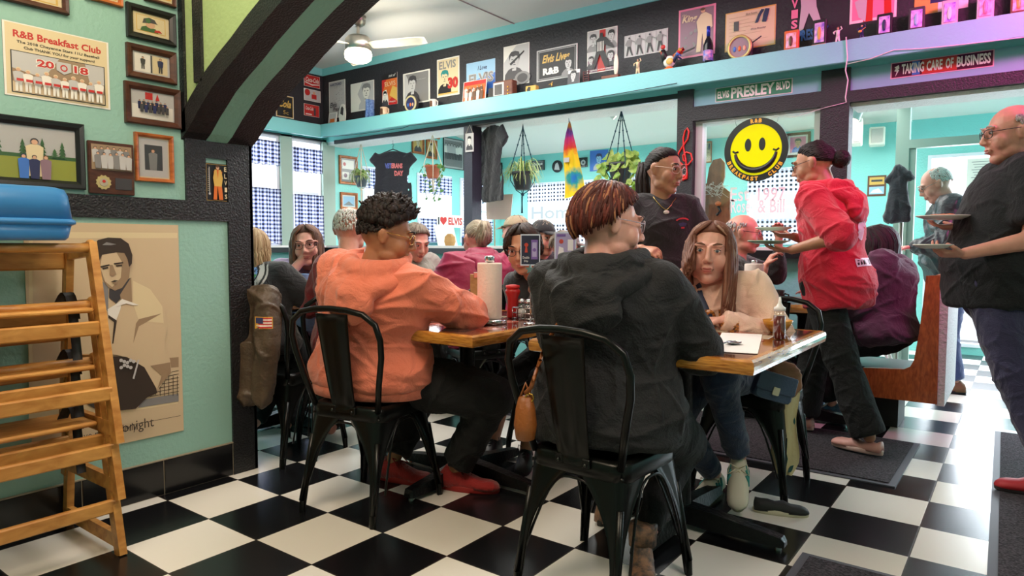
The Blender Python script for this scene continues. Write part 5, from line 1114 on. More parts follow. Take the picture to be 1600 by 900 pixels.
# server: chest emblem and necklace
RP = M('print_coral_red', (214, 60, 66), .6); A5, r5, f5 = P5['A'], -P5['r2'], P5['f2']
arc = [(1, [(.5+.5*math.cos(a), .62+.34*math.sin(a)) for a in [math.radians(20+14*k) for k in range(11)]]+[(.5+.40*math.cos(a), .60+.22*math.sin(a)) for a in [math.radians(160-14*k) for k in range(11)]]), (0, [(.3, .2), (.7, .2), (.8, .45), (.5, .55), (.2, .45)]), (1, [(.38, 0), (.62, 0), (.62, .14), (.38, .14)])]
wrap_text(P5, P5['top'], None, A5(.335)+r5*.035, r5, P5['sp2'], .085, .06, f5, [M('print_navy', (56, 60, 96), .6), RP], .003, 'chest_emblem', polys=arc)
nb = P5['nb']; gold = M('gold_chain', (206, 170, 110), .25, metal=1); pts = []
tree5 = bvh(P5['top'])
for k in range(15):
    a = -1+2*k/14; p = nb+r5*(a*.062)+f5*(.085-.02*a*a)+P5['sp2']*(.012-.085*(1-abs(a)**1.5)); h = tree5.find_nearest(p-V(P5['loc'])); q = h[0]+V(P5['loc'])+h[1]*.004; pts.append(q if (q-p).length < .06 else p)
nk = build(MB().tube(pts, .0022, 6), 'necklace', gold, P5['t']); q = pts[7]; build(MB().ell(q+f5*.004+V((0, 0, -.012)), (.016, .004, .010), r5, f5, Z_), 'pendant', M('pendant_pearl', (230, 214, 206), .3), nk)
# red hoodie back print
A6, r6, b6 = P6['A'], P6['r2'], -P6['f2']; WR = M('print_white', (236, 226, 228), .6); DKR = M('print_dark_red', (60, 20, 30), .6)
cres = [(.5+.5*math.cos(a), .5+.5*math.sin(a)) for a in [math.radians(75+15*k) for k in range(15)]]+[(.62+.40*math.cos(a), .55+.38*math.sin(a)) for a in [math.radians(280-16*k) for k in range(13)]]
wrap_text(P6, P6['top'], None, A6(.20)-r6*.05, r6, P6['sp2'], .085, .10, b6, [WR], .003, 'crescent_print', polys=[(0, cres), (0, [(.55, .75), (.95, .6), (1.0, .85), (.8, .8), (.7, 1)])])
wrap_text(P6, P6['top'], None, A6(.06)-r6*.10, r6, P6['sp2'], .17, .045, b6, [WR, DKR], .003, 'word_band_print', polys=[(0, [(0, 0), (1, 0), (1, 1), (0, 1)])]+[(1, [(.06+.12*k, .2), (.13+.12*k, .2), (.14+.12*k, .8), (.06+.12*k, .75)]) for k in range(8)])
wrap_text(P6, P6['top'], None, A6(.37)-r6*.04, r6, P6['sp2'], .07, .045, b6, [WR], .003, 'small_crest_print', polys=[(0, [(0, .9), (1, .9), (1, .5), (0, .5)]), (0, [(.2, .35), (.8, .35), (.6, 0), (.4, 0)])])
# biker tee emblem
A15, r15, b15 = P15['A'], P15['r2'], -P15['f2']; SLV = M('print_silver', (188, 184, 180), .6); BKP = M('print_black', (30, 30, 32), .6)
def circ(r, c=(.5, .5), n=28): return [(c[0]+r*math.cos(2*PI*k/n), c[1]+r*math.sin(2*PI*k/n)) for k in range(n)]
em = wrap_text(P15, P15['top'], None, A15(.31)-r15*.10, r15, P15['sp2'], .23, .23, b15, [SLV, BKP, M('print_valley_green', (70, 140, 60), .6), M('print_sky_blue', (110, 150, 210), .6), M('print_red_dot', (200, 50, 40), .6)], .003, 'round_emblem', polys=[(0, circ(.5))])
for i, (pl, mi) in enumerate([(circ(.46), 1), (circ(.42), 0), (circ(.31), 1), (circ(.28), 3), ([(.22, .50), (.78, .50), (.74, .34), (.62, .25), (.5, .22), (.38, .25), (.26, .34)], 2), ([(.25, .52), (.38, .6), (.5, .54), (.62, .61), (.75, .52)], 0), (circ(.05, (.5, .33)), 4)]):
    wrap_text(P15, P15['top'], None, A15(.31)-r15*.10, r15, P15['sp2'], .23, .23, b15, [em.data.materials[mi]], .0035+.0006*(i+1), 'emblem_layer', polys=[(0, pl)])
for st, v in (('RIDERS & ADVENTURERS', -.115), ('LONG VALLEY', .105)):
    wrap_text(P15, P15['top'], st, A15(.24+.115+v)-r15*.06, r15, P15['sp2'], .16, .02, b15, [BKP], .009, bold=.03)
# ---- paper towel holder
p = onZ(765, 505, .76); t = thing('paper_towel_holder', 'paper towel roll on a chrome stand at the front corner of the left table', 'paper towels', (p.x, p.y, .76))
build(MB().lathe((p.x, p.y, .7605), [(.076, 0), (.078, .003), (.078, .016), (.074, .02), (.01, .022)], 40), 'base', CHROME, t)
build(MB().lathe((p.x, p.y, .783), [(.02, 0), (.053, 0), (.0545, .01), (.0545, .238), (.053, .245), (.02, .245)], 40), 'paper_roll', M('paper_towel', (226, 206, 196), .95, bump=.3, bscale=90), t)
build(MB().lathe((p.x, p.y, 1.028), [(.008, 0), (.02, .004), (.022, .012), (.022, .026), (.02, .03), (.008, .031)], 24), 'knob', CHROME, t)
# ---- menu board behind
p = onZ(747, 487, .76); q = onZ(741, 487, .76)
t = thing('menu_board', 'tan wooden menu clipboard standing behind the paper towels', 'menu', (p.x, p.y, .76))
build(MB().box((p.x-.06, p.y+.02, .7605), (p.x+.04, p.y+.028, .955), .003, rz=.5), 'board', wood('clipboard_tan', (166, 120, 76), (190, 146, 98), .5), t)
build(MB().box((p.x-.04, p.y+.014, .935), (p.x+.02, p.y+.019, .965), .002, rz=.5, c=(p.x-.01, p.y+.024)), 'clip', CHROME, t)
# ---- plate with food
def plate(label, c, r, rz=0, food=None, m=WPL, grp=None, foodm=None, n=5):
    t = thing('plate', label, 'plate', tuple(c), 0, grp)
    build(MB().lathe(c, [(.3*r, .001), (.62*r, .002), (.97*r, .016), (r, .019), (.98*r, .021), (.62*r, .008), (.01, .007)], 32), 'dish', m, t)
    if food:
        rnd = random.Random(int(r*1e4)+n)
        for k in range(n):
            a = rnd.uniform(0, 6.28); d = rnd.uniform(0, .45)*r; build(MB().ell(V(c)+V((d*math.cos(a), d*math.sin(a), .018)), (rnd.uniform(.02, .035), rnd.uniform(.015, .03), .012), n=10, m=6), food, foodm, t)
    return t
c = onZ(737, 488, .76); plate('oval plate of food beside the paper towels', (c.x-.06, c.y+.08, .7605), .10, food='omelette', foodm=M('food_red_brown', (176, 84, 50), .6, col2=(200, 60, 40), vscale=60), n=6)
# ---- ketchup
c = onZ(801, 497, .76)
t = thing('ketchup_bottle', 'red squeeze ketchup bottle beside the wire condiment caddy', 'bottle', (c.x, c.y, .76))
KR = M('ketchup_red', (170, 22, 22), .3)
build(MB().lathe((c.x, c.y, .7605), [(.026, 0), (.028, .01), (.026, .05), (.024, .08), (.027, .10), (.034, .118), (.036, .128), (.03, .14), (.01, .142)], 24), 'bottle_body', KR, t)
build(MB().lathe((c.x, c.y, .902), [(.03, 0), (.034, .004), (.033, .014), (.012, .018)], 24), 'cap', M('ketchup_cap', (190, 30, 30), .4), t)
# ---- caddy
c = onZ(822, 500, .76); cx, cy = c.x+.0, c.y+.05
t = thing('condiment_caddy', 'chrome wire condiment caddy on the left table', 'caddy', (cx, cy, .76)); mb = MB(); w, d = .075, .055
for z in (.765, .79, .815): mb.tube([(cx-w, cy-d, z), (cx+w, cy-d, z), (cx+w, cy+d, z), (cx-w, cy+d, z), (cx-w, cy-d, z)], .0018, 6)
for k in range(7):
    x = cx-w+2*w*k/6
    for y in (cy-d, cy+d): mb.tube([(x, y, .762), (x, y, .815)], .0014, 5)
mb.tube([(x, cy+yy, .763) for x in (cx-w, cx+w) for yy in (-d, d)], .0014, 5)
for x in (cx-.03, cx+.03): mb.tube([(x, cy-d, .763), (x, cy+d, .763)], .0014, 5)
build(mb, 'wire_basket', CHROME, t)
build(MB().tube([(cx, cy+.0, .763), (cx, cy, .88)], .0025, 8).tube([(cx-.0, cy, .88), (cx+.012, cy, .90), (cx, cy, .915), (cx-.012, cy, .90), (cx, cy, .88)], .0022, 6), 'handle', CHROME, t)
GLS = glass('clear_glass', (.95, .97, .96), .10)
def shaker(label, x, y, m, h=.07, lid=CHROME):
    t = thing('shaker', label, 'shaker', (x, y, .766), 0, 'shakers in the condiment caddy')
    build(MB().lathe((x, y, .766), [(.017, 0), (.021, .004), (.020, h*.6), (.017, h), (.01, h)], 16), 'jar', GLS, t)
    build(MB().lathe((x, y, .768), [(.012, 0), (.0175, .002), (.0165, h*.55), (.005, h*.56)], 14), 'contents', m, t)
    build(MB().lathe((x, y, .766+h), [(.018, 0), (.0185, .008), (.014, .018), (.004, .02)], 16), 'lid', lid, t)
shaker('glass salt shaker nearest the ketchup bottle', cx-.046, cy-.022, M('salt', (228, 222, 220), .9))
shaker('glass pepper shaker in the middle of the wire caddy', cx-.0, cy-.03, M('pepper', (70, 56, 50), .9))
shaker('tall glass sugar shaker at the front of the wire caddy', cx+.046, cy-.024, M('sugar_pink', (230, 200, 204), .9), .085)
t = thing('hot_sauce_bottle', 'small hot sauce bottle with a green cap in the wire caddy', 'bottle', (cx+.03, cy+.028, .766))
build(MB().lathe((cx+.03, cy+.028, .766), [(.018, 0), (.019, .01), (.019, .07), (.012, .09), (.009, .11)], 16), 'bottle_body', M('sauce_orange', (196, 70, 28), .15), t)
build(MB().lathe((cx+.03, cy+.028, .79), [(.0195, 0), (.0195, .035)], 16), 'paper_label', M('label_cream', (232, 214, 176), .6), t)
build(MB().lathe((cx+.03, cy+.028, .874), [(.0105, 0), (.0105, .022), (.006, .024)], 14), 'cap', M('cap_green', (46, 120, 60), .4), t)
# ---- menu cards in stands
def card(label, x0, y0, x1, y1, d, tone, grp='menu cards in stands'):
    a = at((x0+x1)/2, (y0+y1)/2, d); w = (x1-x0)/FPX*d; h = (y1-y0)/FPX*d; R = V((CR.x, CR.y, 0)).normalized(); R = (R*math.cos(.18*tone)-V((CF.x, CF.y, 0))*math.sin(.18*tone)).normalized()
    t = thing('menu_card', label, 'menu card', (a.x, a.y, .76), 0, grp); n = R.cross(Z_); o = a-R*w/2-Z_*h/2
    A = Art(o, R, Z_, w, h, [M('card_border', (206, 216, 236), .2), M('card_dark', (52, 52, 72), .15), M('card_purple', (122, 96, 168), .15), M('card_red', (186, 70, 60), .2), M('card_lilac', (170, 160, 206), .2), M('card_white', (232, 232, 240), .3)], 0, .003)
    A.rect(1, .05, .04, .95, .96)
    if tone > 0: A.rect(2, .55, .2, .88, .82).rect(4, .60, .28, .83, .74).disc(2, .715, .5, .09).disc(3, .30, .66, .10).poly(3, [(.22, .42), (.38, .42), (.33, .62), (.27, .62)]).text(5, 'Double', .12, .22, .46, .30).text(5, 'Dip', .2, .1, .4, .18)
    else: A.rect(0, .0, .0, 1, 1).rect(4, .05, .05, .95, .95).rect(4, .55, .35, .90, .85).rect(5, .60, .42, .85, .76).poly(5, [(.12, .1), (.45, .2), (.4, .5), (.2, .55)]).disc(3, .3, .7, .1).rect(2, .1, .85, .5, .92).disc(5, .4, .3, .09)
    A.done('card', t); g = MB(); g.tube([(a.x, a.y+.004, .762), (a.x, a.y+.004, a.z-h*.48)], .003, 8); g.lathe((a.x, a.y+.004, .7605), [(.03, 0), (.032, .003), (.006, .008)], 20)
    build(g, 'stand', CHROME, t)
    st = [V((a.x, a.y-.0, a.z-h*.62))+R*(math.cos(q)*rr)+Z_*(math.sin(q)*rr) for q, rr in [(PI/2+k*PI/5, .024 if k % 2 == 0 else .010) for k in range(10)]]
    build(MB().prism(st, n*.003), 'star_clip', M('star_chrome', (190, 190, 196), .2, metal=1), t)
card('glossy dark menu card hiding half the face of the person with centre-parted hair', 813, 366, 844, 415, 3.0, 1)
card('pale lilac menu card on the stand left of the streaked hair', 866, 362, 901, 413, 3.28, -1)
# ---- napkins on left table
c = onZ(800, 470, .76); t = thing('napkin', 'crumpled white napkin held at the mouth of the table by the menu stand', 'napkin', (c.x, c.y, .76))
mb = MB(); g = [[(c.x-.05+.1*i/8, c.y-.04+.08*j/6, .775+.055*abs(math.sin(2.1*i+j))*.5+.01*j) for j in range(7)] for i in range(9)]; build(mb.sheet(g, .002), 'folded_paper', WP, t)
# ---- right table: napkin, spoon, bowl, syrup
n0, n1, n2, n3, n4 = [onZ(*q, .7615) for q in ((1112, 549), (1184, 553), (1191, 523), (1128, 520), (1118, 538))]
t = thing('napkin', 'white paper napkin under the spoon on the right table', 'napkin', (n0.x, n0.y, .76))
build(MB().prism([(q.x, q.y, .7612) for q in (n0, n1, n2, n3, n4)], (0, 0, .0015)), 'paper', WP, t)
c = onZ(1146, 538, .763); t = thing('spoon', 'stainless soup spoon lying on the napkin', 'spoon', (c.x, c.y, .763))
mb = MB(); g = []
for i in range(9):
    a = i/8; row = []
    for j in range(9):
        q = 2*PI*j/8; row.append((c.x+.028*a*math.cos(q), c.y+.036*a*math.sin(q), .7645+.007*a*a))
    g.append(row)
build(mb.sheet(g, .0015), 'bowl', CHROME, t); build(MB().tube([(c.x-.002, c.y-.034, .772), (c.x-.006, c.y-.05, .776), (c.x-.02, c.y-.11, .768), (c.x-.03, c.y-.145, .766)], [.004, .003, .004, .005], 8), 'handle', CHROME, t)
c = onZ(1212, 522, .76); t = thing('bowl', 'yellow ochre ceramic bowl behind the syrup bottle', 'bowl', (c.x-.01, c.y+.06, .76))
build(MB().lathe((c.x-.01, c.y+.06, .7605), [(.025, 0), (.03, .004), (.052, .03), (.058, .048), (.056, .05), (.048, .032), (.024, .01), (.001, .008)], 32), 'dish', M('ochre_glaze', (206, 140, 48), .25), t)
c = onZ(1217, 530, .76); t = thing('syrup_bottle', 'clear squeeze bottle of dark red syrup with a pointed white tip', 'bottle', (c.x, c.y, .76))
build(MB().lathe((c.x, c.y, .7605), [(.018, 0), (.0225, .003), (.0225, .085), (.019, .092), (.019, .105)], 24), 'bottle_body', GLS, t)
build(MB().lathe((c.x, c.y, .7615), [(.015, 0), (.0205, .003), (.0205, .086), (.005, .087)], 20), 'syrup', M('syrup_red', (98, 22, 20), .15), t)
build(MB().lathe((c.x, c.y, .866), [(.021, 0), (.021, .012), (.012, .018), (.006, .03), (.003, .052)], 20), 'nozzle', M('nozzle_white', (230, 224, 222), .4), t)
# ---- tumbler
c = at(474, 458, 4.15); c.z = .78; t = thing('tumbler', 'blue translucent plastic tumbler in front of the lavender t-shirt', 'tumbler', tuple(c))
build(MB().lathe(c+V((0, 0, .10)), [(.034, -.099), (.036, -.095), (.044, .045), (.046, .05), (.043, .05), (.034, -.09)], 24), 'cup', M('tumbler_blue', (140, 176, 226), .2, alpha=.75), t)
build(MB().box((c.x+.01, c.y-.047, c.z+.06), (c.x+.035, c.y-.040, c.z+.09)), 'printed_badge', M('badge_blue', (60, 110, 180), .4), t)
# booth table things
c = at(1178, 425, 4.1); c.z = .7605; t = thing('paper_towel_roll', 'paper towel roll on the booth table in front of the bald diner', 'paper towels', tuple(c))
build(MB().lathe(c, [(.02, 0), (.053, 0), (.055, .01), (.055, .235), (.05, .24), (.018, .24)], 28), 'paper_roll', M('paper_towel', (226, 206, 196), .95), t); build(MB().lathe(c+Z_*.24, [(.017, 0), (.017, .02), (.004, .022)], 14), 'knob', CHROME, t)
c = at(1215, 455, 4.0); c.z = .7605; t = thing('coffee_mug', 'dark coffee mug on the booth table beside the red hoodie', 'mug', tuple(c))
build(MB().lathe(c, [(.03, 0), (.038, .005), (.040, .09), (.036, .09), (.033, .01), (.001, .008)], 24), 'cup', M('mug_dark', (36, 40, 40), .3), t); build(MB().tube([c+V((.038, 0, .07)), c+V((.062, 0, .065)), c+V((.064, 0, .03)), c+V((.038, 0, .02))], .005, 8), 'handle', M('mug_dark', (36, 40, 40), .3), t)
# plates held
def held(P, arm, label, r, up=.03, **k):
    sh, el, wr, q = P['arms'][arm]; d = (wr-el).normalized(); c = wr+d*.13; c.z = wr.z+up; plate(label, tuple(c), r, **k)
held(P6, 'L', 'green-rimmed plate in the near hand of the server in the red hoodie', .11, m=M('plate_green', (150, 190, 160), .3))
held(P6, 'R', 'white plate in the far hand of the server in the red hoodie', .10)
held(P7, 'L', 'white plate edge in the lower hand of the person at the right edge', .08, .02)
held(P7, 'R', 'white plate of browned toast in the upper hand of the person at the right edge', .115, .03, food='toast', foodm=M('toast_brown', (196, 116, 54), .7, bump=.5, bscale=80), n=8)
# ---- brown handbag with long strap on the black hoodie
BRL = M('bag_tan_leather', (150, 84, 34), .45, bump=.3, bscale=70)
c = at(821, 648, 2.15); t = thing('handbag', 'tan leather shoulder bag hanging at the left side of the nearest chair', 'handbag', tuple(c))
mb = MB(); h, w = .135, .045; R = []
for z, a, b in ((-.08, .035, .02), (-.075, .055, .034), (-.03, .066, .040), (.02, .056, .030), (.055, .040, .016), (.06, .03, .01)): R.append((c+Z_*z, CR, V((CF.x, CF.y, 0)).normalized(), a*.55, b))
mb.loft(R, 20); bag = build(mb, 'pouch', BRL, t)
build(MB().tube([c+V((0, 0, .045))-CR*.02-CF*.0, c+V((0, 0, .10)), c+V((0, 0, .045))+CR*.02], .005, 8), 'handle', BRL, t)
rg = c+CR*.012+Z_*.055-CF*.012; build(MB().tube([rg+CR*(.013*math.cos(a))+Z_*(.013*math.sin(a)) for a in [2*PI*k/14 for k in range(15)]], .0025, 6, False), 'ring', M('brass', (212, 164, 70), .25, metal=1), t)
st_pts = [at(886, 485, 2.0), at(868, 512, 2.0), at(850, 545, 2.02), at(838, 580, 2.05), at(830, 605, 2.1), c+Z_*.07]
tree2 = bvh(P2['top']); L2 = V(P2['loc']); g = []
pts = []
for k in range(21):
    u = k/20*(len(st_pts)-1); i = min(int(u), len(st_pts)-2); p = st_pts[i].lerp(st_pts[i+1], u-i); 
    if k < 14:
        hh = tree2.ray_cast(CP-L2, (p-CP).normalized(), 4)
        if hh[0] is not None: p = hh[0]+L2-(p-CP).normalized()*.03
    pts.append(p)
for i, p in enumerate(pts):
    d = (pts[min(i+1, 20)]-pts[max(i-1, 0)]).normalized(); x = d.cross(CF).normalized(); g.append([p-x*.009, p+x*.009])
build(MB().tube(pts, .0065, 8), 'strap', BRL, t)
# ---- blue purse, tote, tan coat on the right chair
c = at(1208, 604, 2.72); t = thing('purse', 'slate blue flap purse hanging at the corner of the right table', 'purse', tuple(c))
BPL = M('purse_slate_blue', (58, 74, 100), .4, bump=.2, bscale=90); F0 = V((CF.x, CF.y, 0)).normalized(); R0 = V((CR.x, CR.y, 0)).normalized(); tl = math.radians(-16); Rt = R0*math.cos(tl)+Z_*math.sin(tl); Ut = Z_*math.cos(tl)-R0*math.sin(tl)
def slab(c, w, h, th, n=6, k=.8):
    prof = []; mb = MB()
    pts = [(-1, -.7), (-.92, -.92), (-.7, -1), (.7, -1), (.92, -.92), (1, -.7), (.96, .8), (.9, 1), (-.9, 1), (-.96, .8)]
    return MB().rings([[c+Rt*(a*w*s_)+Ut*(b*h*s_)+F0*o for a, b in pts] for o, s_ in ((-th, .90), (-th*.8, .97), (0, 1), (th*.8, .97), (th, .90))], smooth=False)
build(slab(c, .078, .055, .03), 'bag_body', BPL, t); build(slab(c+Ut*.018-F0*.031, .080, .038, .004), 'flap', BPL, t)
bk_ = slab(c-Ut*.012-F0*.040, .014, .016, .003); build(bk_, 'buckle', M('buckle_cream', (214, 202, 176), .3, metal=.5), t)
build(MB().tube([c+Ut*.05-Rt*.07, c+Ut*.10-Rt*.09+F0*.03, c+Ut*.15-Rt*.05+F0*.07], .005, 8), 'strap', BPL, t)
c = at(1224, 676, 3.0); t = thing('tote_bag', 'cream cloth tote with dark green leaf print hanging down the right chair', 'tote bag', tuple(c))
TC = M('tote_cream', (206, 190, 146), .8, bump=.4, bscale=30); g = []
for i in range(15):
    v = i/14; z = .20-.385*v; w = .060-.012*v+.007*math.sin(9*v+1)-.020*max(0, v-.85)/.15; row = []
    for j in range(9): u = -1+j/4; row.append(c+R0*(u*w+.012*v)+Z_*z-F0*(.012*(1-u*u)+.010*math.sin(5*u+4*v)))
    g.append(row)
tb = build(MB().sheet(g, .012), 'cloth_body', TC, t); lf = M('leaf_print', (38, 84, 80), .8)
for (a, b, s_, r_) in ((-.016, -.10, .04, .3), (.010, -.15, .026, -.9), (.02, .06, .016, 0)):
    pc = c+R0*(a+.012)+Z_*b-F0*.036; build(MB().prism([pc+R0*(s_*x*math.cos(r_)-s_*y*math.sin(r_))*.6+Z_*(s_*x*math.sin(r_)+s_*y*math.cos(r_)) for x, y in ((0, -1), (.45, -.3), (.4, .3), (0, 1), (-.4, .3), (-.45, -.3))], F0*.002), 'leaf_print', lf, tb)
c = at(1228, 582, 2.95); t = thing('coat', 'tan suede coat slung over the right chair behind the purse', 'coat', tuple(c)); mb = MB()
for k in range(5): mb.cone2(c+R0*(-.045+.022*k)+Z_*(.055-.012*k)+F0*.03, c+R0*(-.03+.022*k)-Z_*(.05+.012*k*(1 if k < 4 else .3))+F0*.02, .022, .028, 12)
build(blob(mb, .006, 4, None, .008, 1, 4, tuple(c)), 'folded_cloth', M('coat_tan', (142, 102, 76), .8, bump=.3, bscale=60), t)
c = at(1200, 758, 2.85); t = thing('slip_on_shoe', 'black and cream slip-on shoe on the floor behind the right chair leg', 'shoe', (c.x, c.y, 0)); shoe(t, V((c.x, c.y, 0)), dirv(20), .8, M('shoe_black_canvas', (30, 32, 32), .7), M('sole_cream', (206, 196, 170), .6), top=.07)
# ---- brown leather jacket draped on the chair by the post
j = V((-.475, .165, .0)); t = thing('leather_jacket', 'brown leather jacket with a flag shoulder patch draped over a chair by the black post', 'jacket', (j.x, j.y, .35)); a = math.radians(12); jr = V((math.cos(a), math.sin(a), 0)); jf = V((-jr.y, jr.x, 0)); mb = MB()
T_ = lambda x, y, z: j+jr*x+jf*y+Z_*z
for x in (-.2, -.12, -.04, .04, .10): mb.cone2(T_(x, -.02, .80), T_(x*1.05, -.035, .46), .035, .045, 12); mb.cone2(T_(x, -.01, .84), T_(x, .05, .80), .04, .035, 10)
mb.cone2(T_(-.2, -.01, .85), T_(.14, -.01, .85), .05, .055, 14); mb.cone2(T_(.14, -.01, .84), T_(.165, -.05, .62), .062, .056, 14); mb.cone2(T_(.165, -.05, .62), T_(.15, -.07, .36), .056, .042, 14); mb.cone2(T_(.06, -.05, .60), T_(.05, -.06, .38), .055, .06, 14)
jm = M('jacket_brown_leather', (70, 56, 42), .5, bump=.6, bscale=45, col2=(88, 72, 56), vscale=12); jo = build(blob(mb, .007, 6, None, .012, 1, 12, (j.x, j.y, .35)), 'jacket_body', jm, t)
fake = dict(loc=(j.x, j.y, .35)); n_ = (CP-T_(.15, -.05, .74)); n_.z = 0; n_.normalize(); R1 = V((-n_.y, n_.x, 0)); o_ = T_(.15, -.05, .735)-R1*.036-Z_*.024; fl = [M('flag_border', (214, 160, 60), .7), M('flag_red', (186, 50, 48), .7), M('flag_white', (224, 210, 200), .7), M('flag_navy', (50, 52, 96), .7)]
wrap_text(fake, jo, None, o_-R1*.004-Z_*.004, R1, Z_, .080, .056, n_, [fl[0]], .003, 'flag_patch', polys=[(0, [(0, 0), (1, 0), (1, 1), (0, 1)])])
wrap_text(fake, jo, None, o_, R1, Z_, .072, .048, n_, fl, .0045, 'flag_stripes', polys=[(1 if k % 2 == 0 else 2, [(0, k/7), (1, k/7), (1, (k+1)/7), (0, (k+1)/7)]) for k in range(7)])
wrap_text(fake, jo, None, o_+Z_*.0206, R1, Z_, .032, .0274, n_, [fl[3]], .0060, 'flag_canton', polys=[(0, [(0, 0), (1, 0), (1, 1), (0, 1)])])
# magenta coat behind the diner with centre-parted hair
c = V((.68, 1.60, .80)); t = thing('coat', 'magenta coat hung over the chair back behind the centre-parted hair', 'coat', tuple(c)); mb = MB()
for k in range(9): aa = PI*k/8; mb.cone2(c+R0*(.20*math.cos(aa))+Z_*(.06+.15*math.sin(aa)), c+R0*(.20*math.cos(aa+PI/8))+Z_*(.06+.15*math.sin(min(PI, aa+PI/8))), .04, .04, 12)
mb.ell(c+Z_*.0, (.2, .05, .18), R0, F0, Z_); build(blob(mb, .008, 6, None, .01, 1, 3, tuple(c)), 'folded_cloth', M('magenta_coat', (170, 34, 78), .7, sheen=.3, bump=.3), t)
# ============================================================ PICTURES AND SIGNS
INK = {k: M('ink_'+k, c, .4) for k, c in dict(black=(26, 25, 28), white=(226, 222, 214), cream=(214, 196, 158), red=(186, 40, 36), orange=(206, 104, 40), gold=(206, 166, 80), grey=(128, 126, 126), light=(186, 184, 184), dark=(62, 60, 64), skin=(206, 160, 130), blue=(60, 110, 190), sky=(150, 190, 220), green=(56, 96, 52), lime=(150, 156, 60), brown=(96, 62, 42), pink=(222, 130, 160), mauve=(136, 108, 122), teal=(40, 130, 130), navy=(40, 44, 84), sepia=(150, 126, 100), sepdark=(58, 48, 42), sepl=(200, 178, 146)).items()}
IK = list(INK); IM = [INK[k] for k in IK]; ix = {k: i for i, k in enumerate(IK)}
FR = {'black': M('frame_black', (20, 20, 22), .35), 'brown': wood('frame_walnut', (52, 26, 16), (84, 46, 30), .4, (3, 3, 9)), 'orange': wood('frame_oak', (140, 70, 28), (188, 108, 52), .35, (3, 3, 9)), 'white': M('frame_white', (224, 224, 222), .4)}
PG = glass('picture_glass', (.97, .97, .97), .0)
def framed(label, plane, a, b, fw, fm, paint_fn, cat='picture', grp=None, depth=.022, glz=True, name='framed_picture'):
    """a,b = opposite corners on the plane in world coordinates (upper-left as seen, lower-right)"""
    if plane == 'X': R, n, o = Y_, X_, V((a.x, min(a.y, b.y), min(a.z, b.z))); w = abs(b.y-a.y)
    else: R, n, o = X_, -Y_, V((min(a.x, b.x), a.y, min(a.z, b.z))); w = abs(b.x-a.x)
    h = abs(a.z-b.z); t = thing(name, label, cat, tuple(o+R*w/2), 0, grp); n = R.cross(Z_)
    if fw > 0:
        mb = MB(); P = lambda u, v, e: o+R*u+Z_*v+n*e
        def rg(i, e): return [P(i, i, e), P(w-i, i, e), P(w-i, h-i, e), P(i, h-i, e)]
        mb.smooth = False; mb.rings([rg(0, 0), rg(0, depth*.8), rg(fw*.15, depth), rg(fw*.6, depth*.9), rg(fw, depth*.5), rg(fw, .001)], cap=False); build(mb, 'frame', fm, t)
    A = Art(P(fw, fw, .004) if fw > 0 else o+n*.003, R, Z_, w-2*fw, h-2*fw, IM, 0, .003); paint_fn(A); A.done('print', t)
    if glz and fw > 0: build(MB().prism([P(fw, fw, depth*.45+.001), P(w-fw, fw, depth*.45+.001), P(w-fw, h-fw, depth*.45+.001), P(fw, h-fw, depth*.45+.001)], n*.001), 'pane', PG, t)
    return t
def team(A, u0, v0, u1, v1, n, rows, top, leg=None, seed=1, sk='skin', hr='dark'):
    rnd = random.Random(seed)
    for r in range(rows):
        for k in range(n):
            u = u0+(u1-u0)*(k+.5+(.5 if r % 2 else 0)*.6)/(n+.4); hgt = (v1-v0)/(1+.35*(rows-1)); v = v0+(rows-1-r)*hgt*.35; A.person(u, v, hgt*rnd.uniform(.9, 1.02), ix[sk], ix[hr], ix[top if isinstance(top, str) else rnd.choice(top)], None if leg is None else ix[leg])
Lx = lambda x, y: onX(x, y, LX)
G1 = 'framed photographs on the left wall'
# sponsor sign
def p_sign(A):
    A.rect(ix['white'], 0, 0, 1, 1).rect(ix['cream'], .02, .02, .98, .985).text(ix['red'], 'R&B Breakfast Club', .09, .80, .92, .90, bold=.03).text(ix['black'], 'The 2018 Cheyenne Stars 11U Baseball', .12, .715, .90, .765, bold=.02).text(ix['black'], 'Club THANK YOU for your support!', .18, .645, .85, .695, bold=.02)
    A.rect(ix['black'], .06, .05, .95, .62).rect(ix['sepia'], .07, .06, .94, .61).poly(ix['light'], [(.07, .61), (.5, .61), (.35, .3), (.07, .38)]).poly(ix['light'], [(.94, .61), (.75, .61), (.8, .3), (.94, .35)]).rect(ix['sepl'], .07, .06, .94, .2)
    A.text(ix['white'], '20', .28, .44, .46, .565, bold=.09).text(ix['red'], '20', .29, .45, .45, .555, bold=.03).text(ix['white'], '18', .63, .44, .79, .565, bold=.09).text(ix['red'], '18', .64, .45, .78, .555, bold=.03)
    A.poly(ix['light'], [(.47, .57), (.61, .57), (.61, .45), (.54, .40), (.47, .45)]).disc(ix['red'], .54, .49, .035).disc(ix['light'], .54, .49, .022)
    for k in range(10): A.person(.12+.083*k, .07, .32-.02*(k % 3), ix['skin'], ix['cream'], ix['white'] if k % 2 else ix['light'], ix['white'])
    for k in range(10): A.rect(ix['red'], .09+.083*k, .20, .15+.083*k, .235)
framed('cream youth baseball sponsor sign with a team photo, on the left wall', 'X', Lx(2, 30), Lx(172, 172), 0, None, p_sign, 'sign', name='sponsor_sign')
